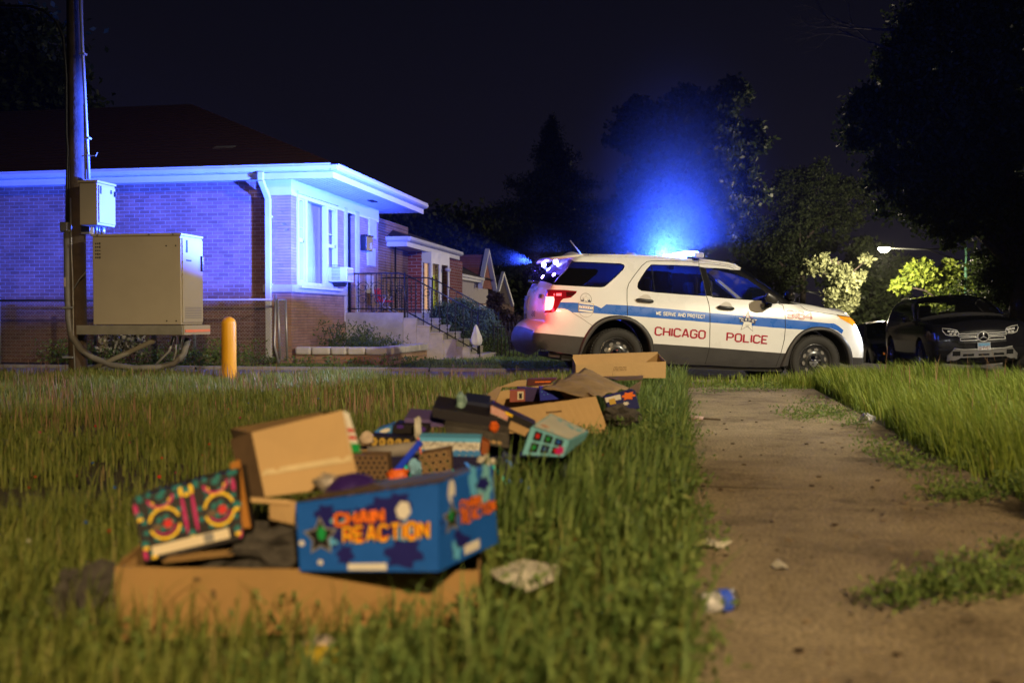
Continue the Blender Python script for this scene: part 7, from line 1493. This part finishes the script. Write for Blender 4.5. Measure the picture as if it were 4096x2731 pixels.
def carton_mask(P):
    keep = np.ones(len(P), bool)
    for o in bpy.data.objects:
        if o.name.startswith('cardboard_carton') or o.name.startswith('cardboard_tray'):
            cs = []
            for c in o.children:
                if c.type == 'MESH' and c.name.startswith('base'): M = rootmat(o); cs = np.array([list(M @ v.co) for v in c.data.vertices])[:4]
            c = cs.mean(0)[:2]; e1 = cs[1][:2] - cs[0][:2]; e2 = cs[3][:2] - cs[0][:2]; l1 = np.hypot(*e1); l2 = np.hypot(*e2); r = P[:, :2] - c
            keep &= ~((np.abs(r @ (e1 / l1)) < l1 / 2 + .01) & (np.abs(r @ (e2 / l2)) < l2 / 2 + .01))
    t = [o for o in bpy.data.objects if o.name == 'cardboard_tray'][0].location
    dx = (P[:, 0] - t.x) * math.cos(YAW) + (P[:, 1] - t.y) * math.sin(YAW); dy = -(P[:, 0] - t.x) * math.sin(YAW) + (P[:, 1] - t.y) * math.cos(YAW)
    keep &= ~((np.abs(dx) < .5) & (dy < -.2) & (dy > -.42) & (rng.random(len(P)) < .4))
    return keep
def scatter(x0, x1, y0, y1, dens, patch=.45, seed=0):
    n = int((x1 - x0) * (y1 - y0) * dens); x = rng.uniform(x0, x1, n); y = rng.uniform(y0, y1, n)
    # keep what the camera (with a margin) can see
    dx = x * math.cos(YAW) + y * math.sin(YAW); dy = -x * math.sin(YAW) + y * math.cos(YAW); k = np.abs(dx) < dy * .60 + .5; x = x[k]; y = y[k]
    nz = np.sin(x * 2.1 + seed) * np.cos(y * 1.7 + seed * 2) + .6 * np.sin(x * 5.3 + 1 + seed) * np.sin(y * 4.1) + .5 * np.sin(x * 11 + y * 3) * np.cos(y * 9 - x * 2)
    k = rng.random(len(x)) < np.clip(.68 + patch * nz, .10, 1); x = x[k]; y = y[k]; return np.stack([x, y, ground_z(x, y) + .0], 1), nz[k]
GL1 = leafmat('lawn_grass', (.10, .15, .03), (.26, .29, .07), (.34, .26, .12), trans=.35); GL2 = leafmat('parkway_grass', (.13, .20, .03), (.28, .36, .06), (.40, .38, .12), trans=.4); GL3 = leafmat('edge_weeds', (.08, .15, .04), (.22, .31, .09), (.25, .26, .10), trans=.35); GLR = leafmat('seed_heads', (.20, .12, .07), (.32, .20, .12), (.35, .16, .12), trans=.2)
def lawn(tag_, x0, x1, y0, y1, dens, h, w, m, lean=(0, 0, 0), bend=.5, patch=.62, seed=0, hv=.5, **k):
    P, nz = scatter(x0, x1, y0, y1, dens, patch, seed); kp = carton_mask(P); P = P[kp]; nz = nz[kp]; H = h * (1 + .22 * nz) * rng.uniform(1 - hv, 1 + hv, len(P))
    return blades(tag_, P, np.maximum(H, .02), w, np.array(lean, float), m, bend, **k)
L = 'left lawn'
lawn('grass', -2.6, 0.0, 1.6, 4.2, 4300, .11, .0055, GL1, kind='stuff', label='near lawn grass around the cartons', cat='grass', seed=1)
lawn('grass', -2.6, 0.0, 1.6, 3.4, 1500, .14, .005, GL1, lean=(.1, 0, 0), bend=.7, kind='stuff', label='longer loose blades nearest the camera', cat='grass', seed=11)
lawn('grass', -5.2, -.1, 4.2, 7.5, 2500, .125, .007, GL1, kind='stuff', label='middle lawn grass left of the cartons', cat='grass', seed=1)
lawn('grass', -9.5, 0, 7.5, 12.5, 1500, .13, .010, GL1, kind='stuff', label='far lawn grass before the alley', cat='grass', seed=1)
lawn('seed_grass', -9.5, -.2, 6.0, 12.5, 90, .17, .008, GLR, bend=.3, kind='stuff', label='reddish seed heads above the far lawn', cat='grass', seed=4)
lawn('grass', -.75, .02, 1.6, 12.0, 2300, .21, .009, GL3, lean=(.08, 0, 0), bend=.65, kind='stuff', label='taller weeds along the left edge of the sidewalk', cat='weeds', seed=3)
lawn('grass', -.02, .14, 2.2, 12.0, 500, .035, .008, GL3, lean=(.4, 0, 0), bend=1.4, patch=.9, kind='stuff', label='weeds creeping over the left sidewalk edge', cat='weeds', seed=6)
lawn('grass', 1.40, 4.7, 3.0, 7.0, 2600, .22, .0075, GL2, lean=(-.25, -.05, 0), bend=.55, kind='stuff', label='long parkway grass right of the sidewalk', cat='grass', seed=2)
lawn('grass', 1.50, 4.75, 7.0, 12.6, 2300, .215, .009, GL2, lean=(-.22, 0, 0), bend=.55, kind='stuff', label='long bright parkway grass before the street', cat='grass', seed=2)
lawn('seed_grass', 1.8, 4.7, 6.0, 12.6, 14, .34, .008, GLR, bend=.25, kind='stuff', label='seed stalks standing above the parkway grass', cat='grass', seed=5)
lawn('grass', -.7, 2.2, 11.5, 12.55, 2200, .15, .010, GL2, bend=.5, kind='stuff', label='grass strip between the sidewalk end and the alley', cat='grass', seed=7)
lawn('grass', -9.5, -2.2, 15.55, 16.6, 1300, .04, .012, GL3, bend=.5, kind='stuff', label='grass strip in front of the brick house', cat='grass', seed=8)
lawn('grass', -4.9, -1.6, 16.6, 24, 400, .05, .016, GL3, bend=.5, kind='stuff', label='front lawn beyond the planter', cat='grass', seed=9)
# broad-leaf weeds
def weeds(name, spots, m, size, label):
    pts = []; 
    for x, y, r, h, n in spots: u = rng.random(n); pts.append(np.stack([x + rng.normal(size=n) * r, y + rng.normal(size=n) * r, .02 + u * h], 1))
    P = np.concatenate(pts); leaf_mesh(name, P, size, m, aspect=.42, up=(0, 0, .5), kind='stuff', label=label, cat='weeds')
rr = random.Random(21)
weeds('weeds', [(-abs(rr.gauss(0, .3)), rr.uniform(1.9, 7), .05, rr.uniform(.06, .2), 55) for k in range(190)], GL3, .035, 'broad-leaf weeds at the left sidewalk edge')
weeds('weeds', [(rr.uniform(-2.2, 0), rr.uniform(1.75, 2.4), .05, rr.uniform(.04, .12), 40) for k in range(45)], GL3, .026, 'clover and weeds closest to the camera')
sp = []
for x0, y0, x1, y1, n in ((690, 392, 800, 388, 30), (800, 400, 860, 430, 14), (860, 440, 960, 500, 16), (682, 400, 694, 560, 22), (930, 505, 1040, 490, 22), (955, 470, 1040, 450, 14), (875, 612, 1040, 590, 26), (960, 575, 1040, 560, 8), (790, 421, 845, 418, 12)):
    for k in range(n): f = rr.random(); p = onZ(x0 + (x1 - x0) * f + rr.uniform(-6, 6), y0 + (y1 - y0) * f + rr.uniform(-4, 4), 0); sp.append((p.x, p.y, .03 + .006 * p.y, rr.uniform(.02, .09), 40))
weeds('weeds', sp, GL3, .028, 'low weeds growing out of the sidewalk joints')
weeds('weeds', [(rr.uniform(-7.4, -4.2), rr.uniform(16.1, 16.6), .08, rr.uniform(.05, .16), 40) for k in range(16)] + [(rr.uniform(-11, -7.2), rr.uniform(15.7, 16.1), .12, rr.uniform(.15, .45), 60) for k in range(50)], GL3, .06, 'weeds along the fence and planter')
b = MB()
for k in range(7): x, y = [(1.9, 7.6), (2.6, 9), (3.1, 10.5), (3.6, 11.2), (2.2, 11.6), (4.1, 9.8), (3.9, 8.2)][k]; b.tube([(x, y, 0), (x + rr.uniform(-.06, .06), y, .3), (x + rr.uniform(-.1, .1), y, .5)], [.003, .002, .001], 4)
b.build('weed_stalks', GLR, kind='stuff', label='dry stalks rising from the parkway grass', cat='weeds')
# ---------------------------------------------------------------- added haze and volumes imitating lens glow round the lights
def air(name, label, dens, build, g=.3):
    m = bpy.data.materials.new(name + '_air'); m.use_nodes = True; hn = m.node_tree.nodes; hn.remove(hn['Principled BSDF']); pv = hn.new('ShaderNodeVolumePrincipled')
    pv.inputs['Color'].default_value = (.9, .92, 1, 1); pv.inputs['Density'].default_value = dens; pv.inputs['Anisotropy'].default_value = g
    m.node_tree.links.new(pv.outputs[0], hn['Material Output'].inputs['Volume']); b = MB(); build(b); b.build(name, m, kind='stuff', label=label, cat=name)
air('haze', 'thin haze added to give the lamps a glow', .00010, lambda b: b.bb((-35, -12, -6), (45, 110, 32)))
def smoke(c, r, dens, label, g=.2):
    m = bpy.data.materials.new('smoke_air'); m.use_nodes = True; n = m.node_tree.nodes; l = m.node_tree.links; n.remove(n['Principled BSDF']); pv = n.new('ShaderNodeVolumePrincipled')
    pv.inputs['Color'].default_value = (.9, .92, 1, 1); pv.inputs['Anisotropy'].default_value = g
    tc = n.new('ShaderNodeTexCoord'); ln = n.new('ShaderNodeVectorMath'); ln.operation = 'LENGTH'; l.new(tc.outputs['Object'], ln.inputs[0])
    sb = n.new('ShaderNodeMath'); sb.operation = 'SUBTRACT'; sb.use_clamp = True; sb.inputs[0].default_value = 1; l.new(ln.outputs['Value'], sb.inputs[1])
    pw = n.new('ShaderNodeMath'); pw.operation = 'POWER'; pw.inputs[1].default_value = 5.5; l.new(sb.outputs[0], pw.inputs[0]); ml = n.new('ShaderNodeMath'); ml.operation = 'MULTIPLY'; ml.inputs[1].default_value = dens; l.new(pw.outputs[0], ml.inputs[0]); l.new(ml.outputs[0], pv.inputs['Density']); l.new(pv.outputs[0], n['Material Output'].inputs['Volume'])
    b = MB(); b.add([V((math.sin(a) * math.cos(p), math.sin(a) * math.sin(p), -math.cos(a))) for a in [math.pi * (i + .02) / 14.04 for i in range(15)] for p in [2 * math.pi * k / 24 for k in range(24)]], [(i * 24 + k, i * 24 + (k + 1) % 24, (i + 1) * 24 + (k + 1) % 24, (i + 1) * 24 + k) for i in range(14) for k in range(24)] + [tuple(range(23, -1, -1)), tuple(14 * 24 + k for k in range(24))])
    o = b.build('smoke', m, kind='stuff', label=label, cat='smoke'); o.location = c; o.scale = r
bc = W3(ub - .25, -.1, zb + .2)
smoke(bc + V((.1, 0, .35)), (2.4, 2.4, 4.2), .12, 'added volume imitating blue lens glow round the light bar')
rc = W3(MA(430, 260, 0).x - .1, 0, MA(430, 260, 0).z)
smoke(rc + V((.05, 0, 0)), (.9, .9, .9), .10, 'added volume imitating violet lens glow behind the car')
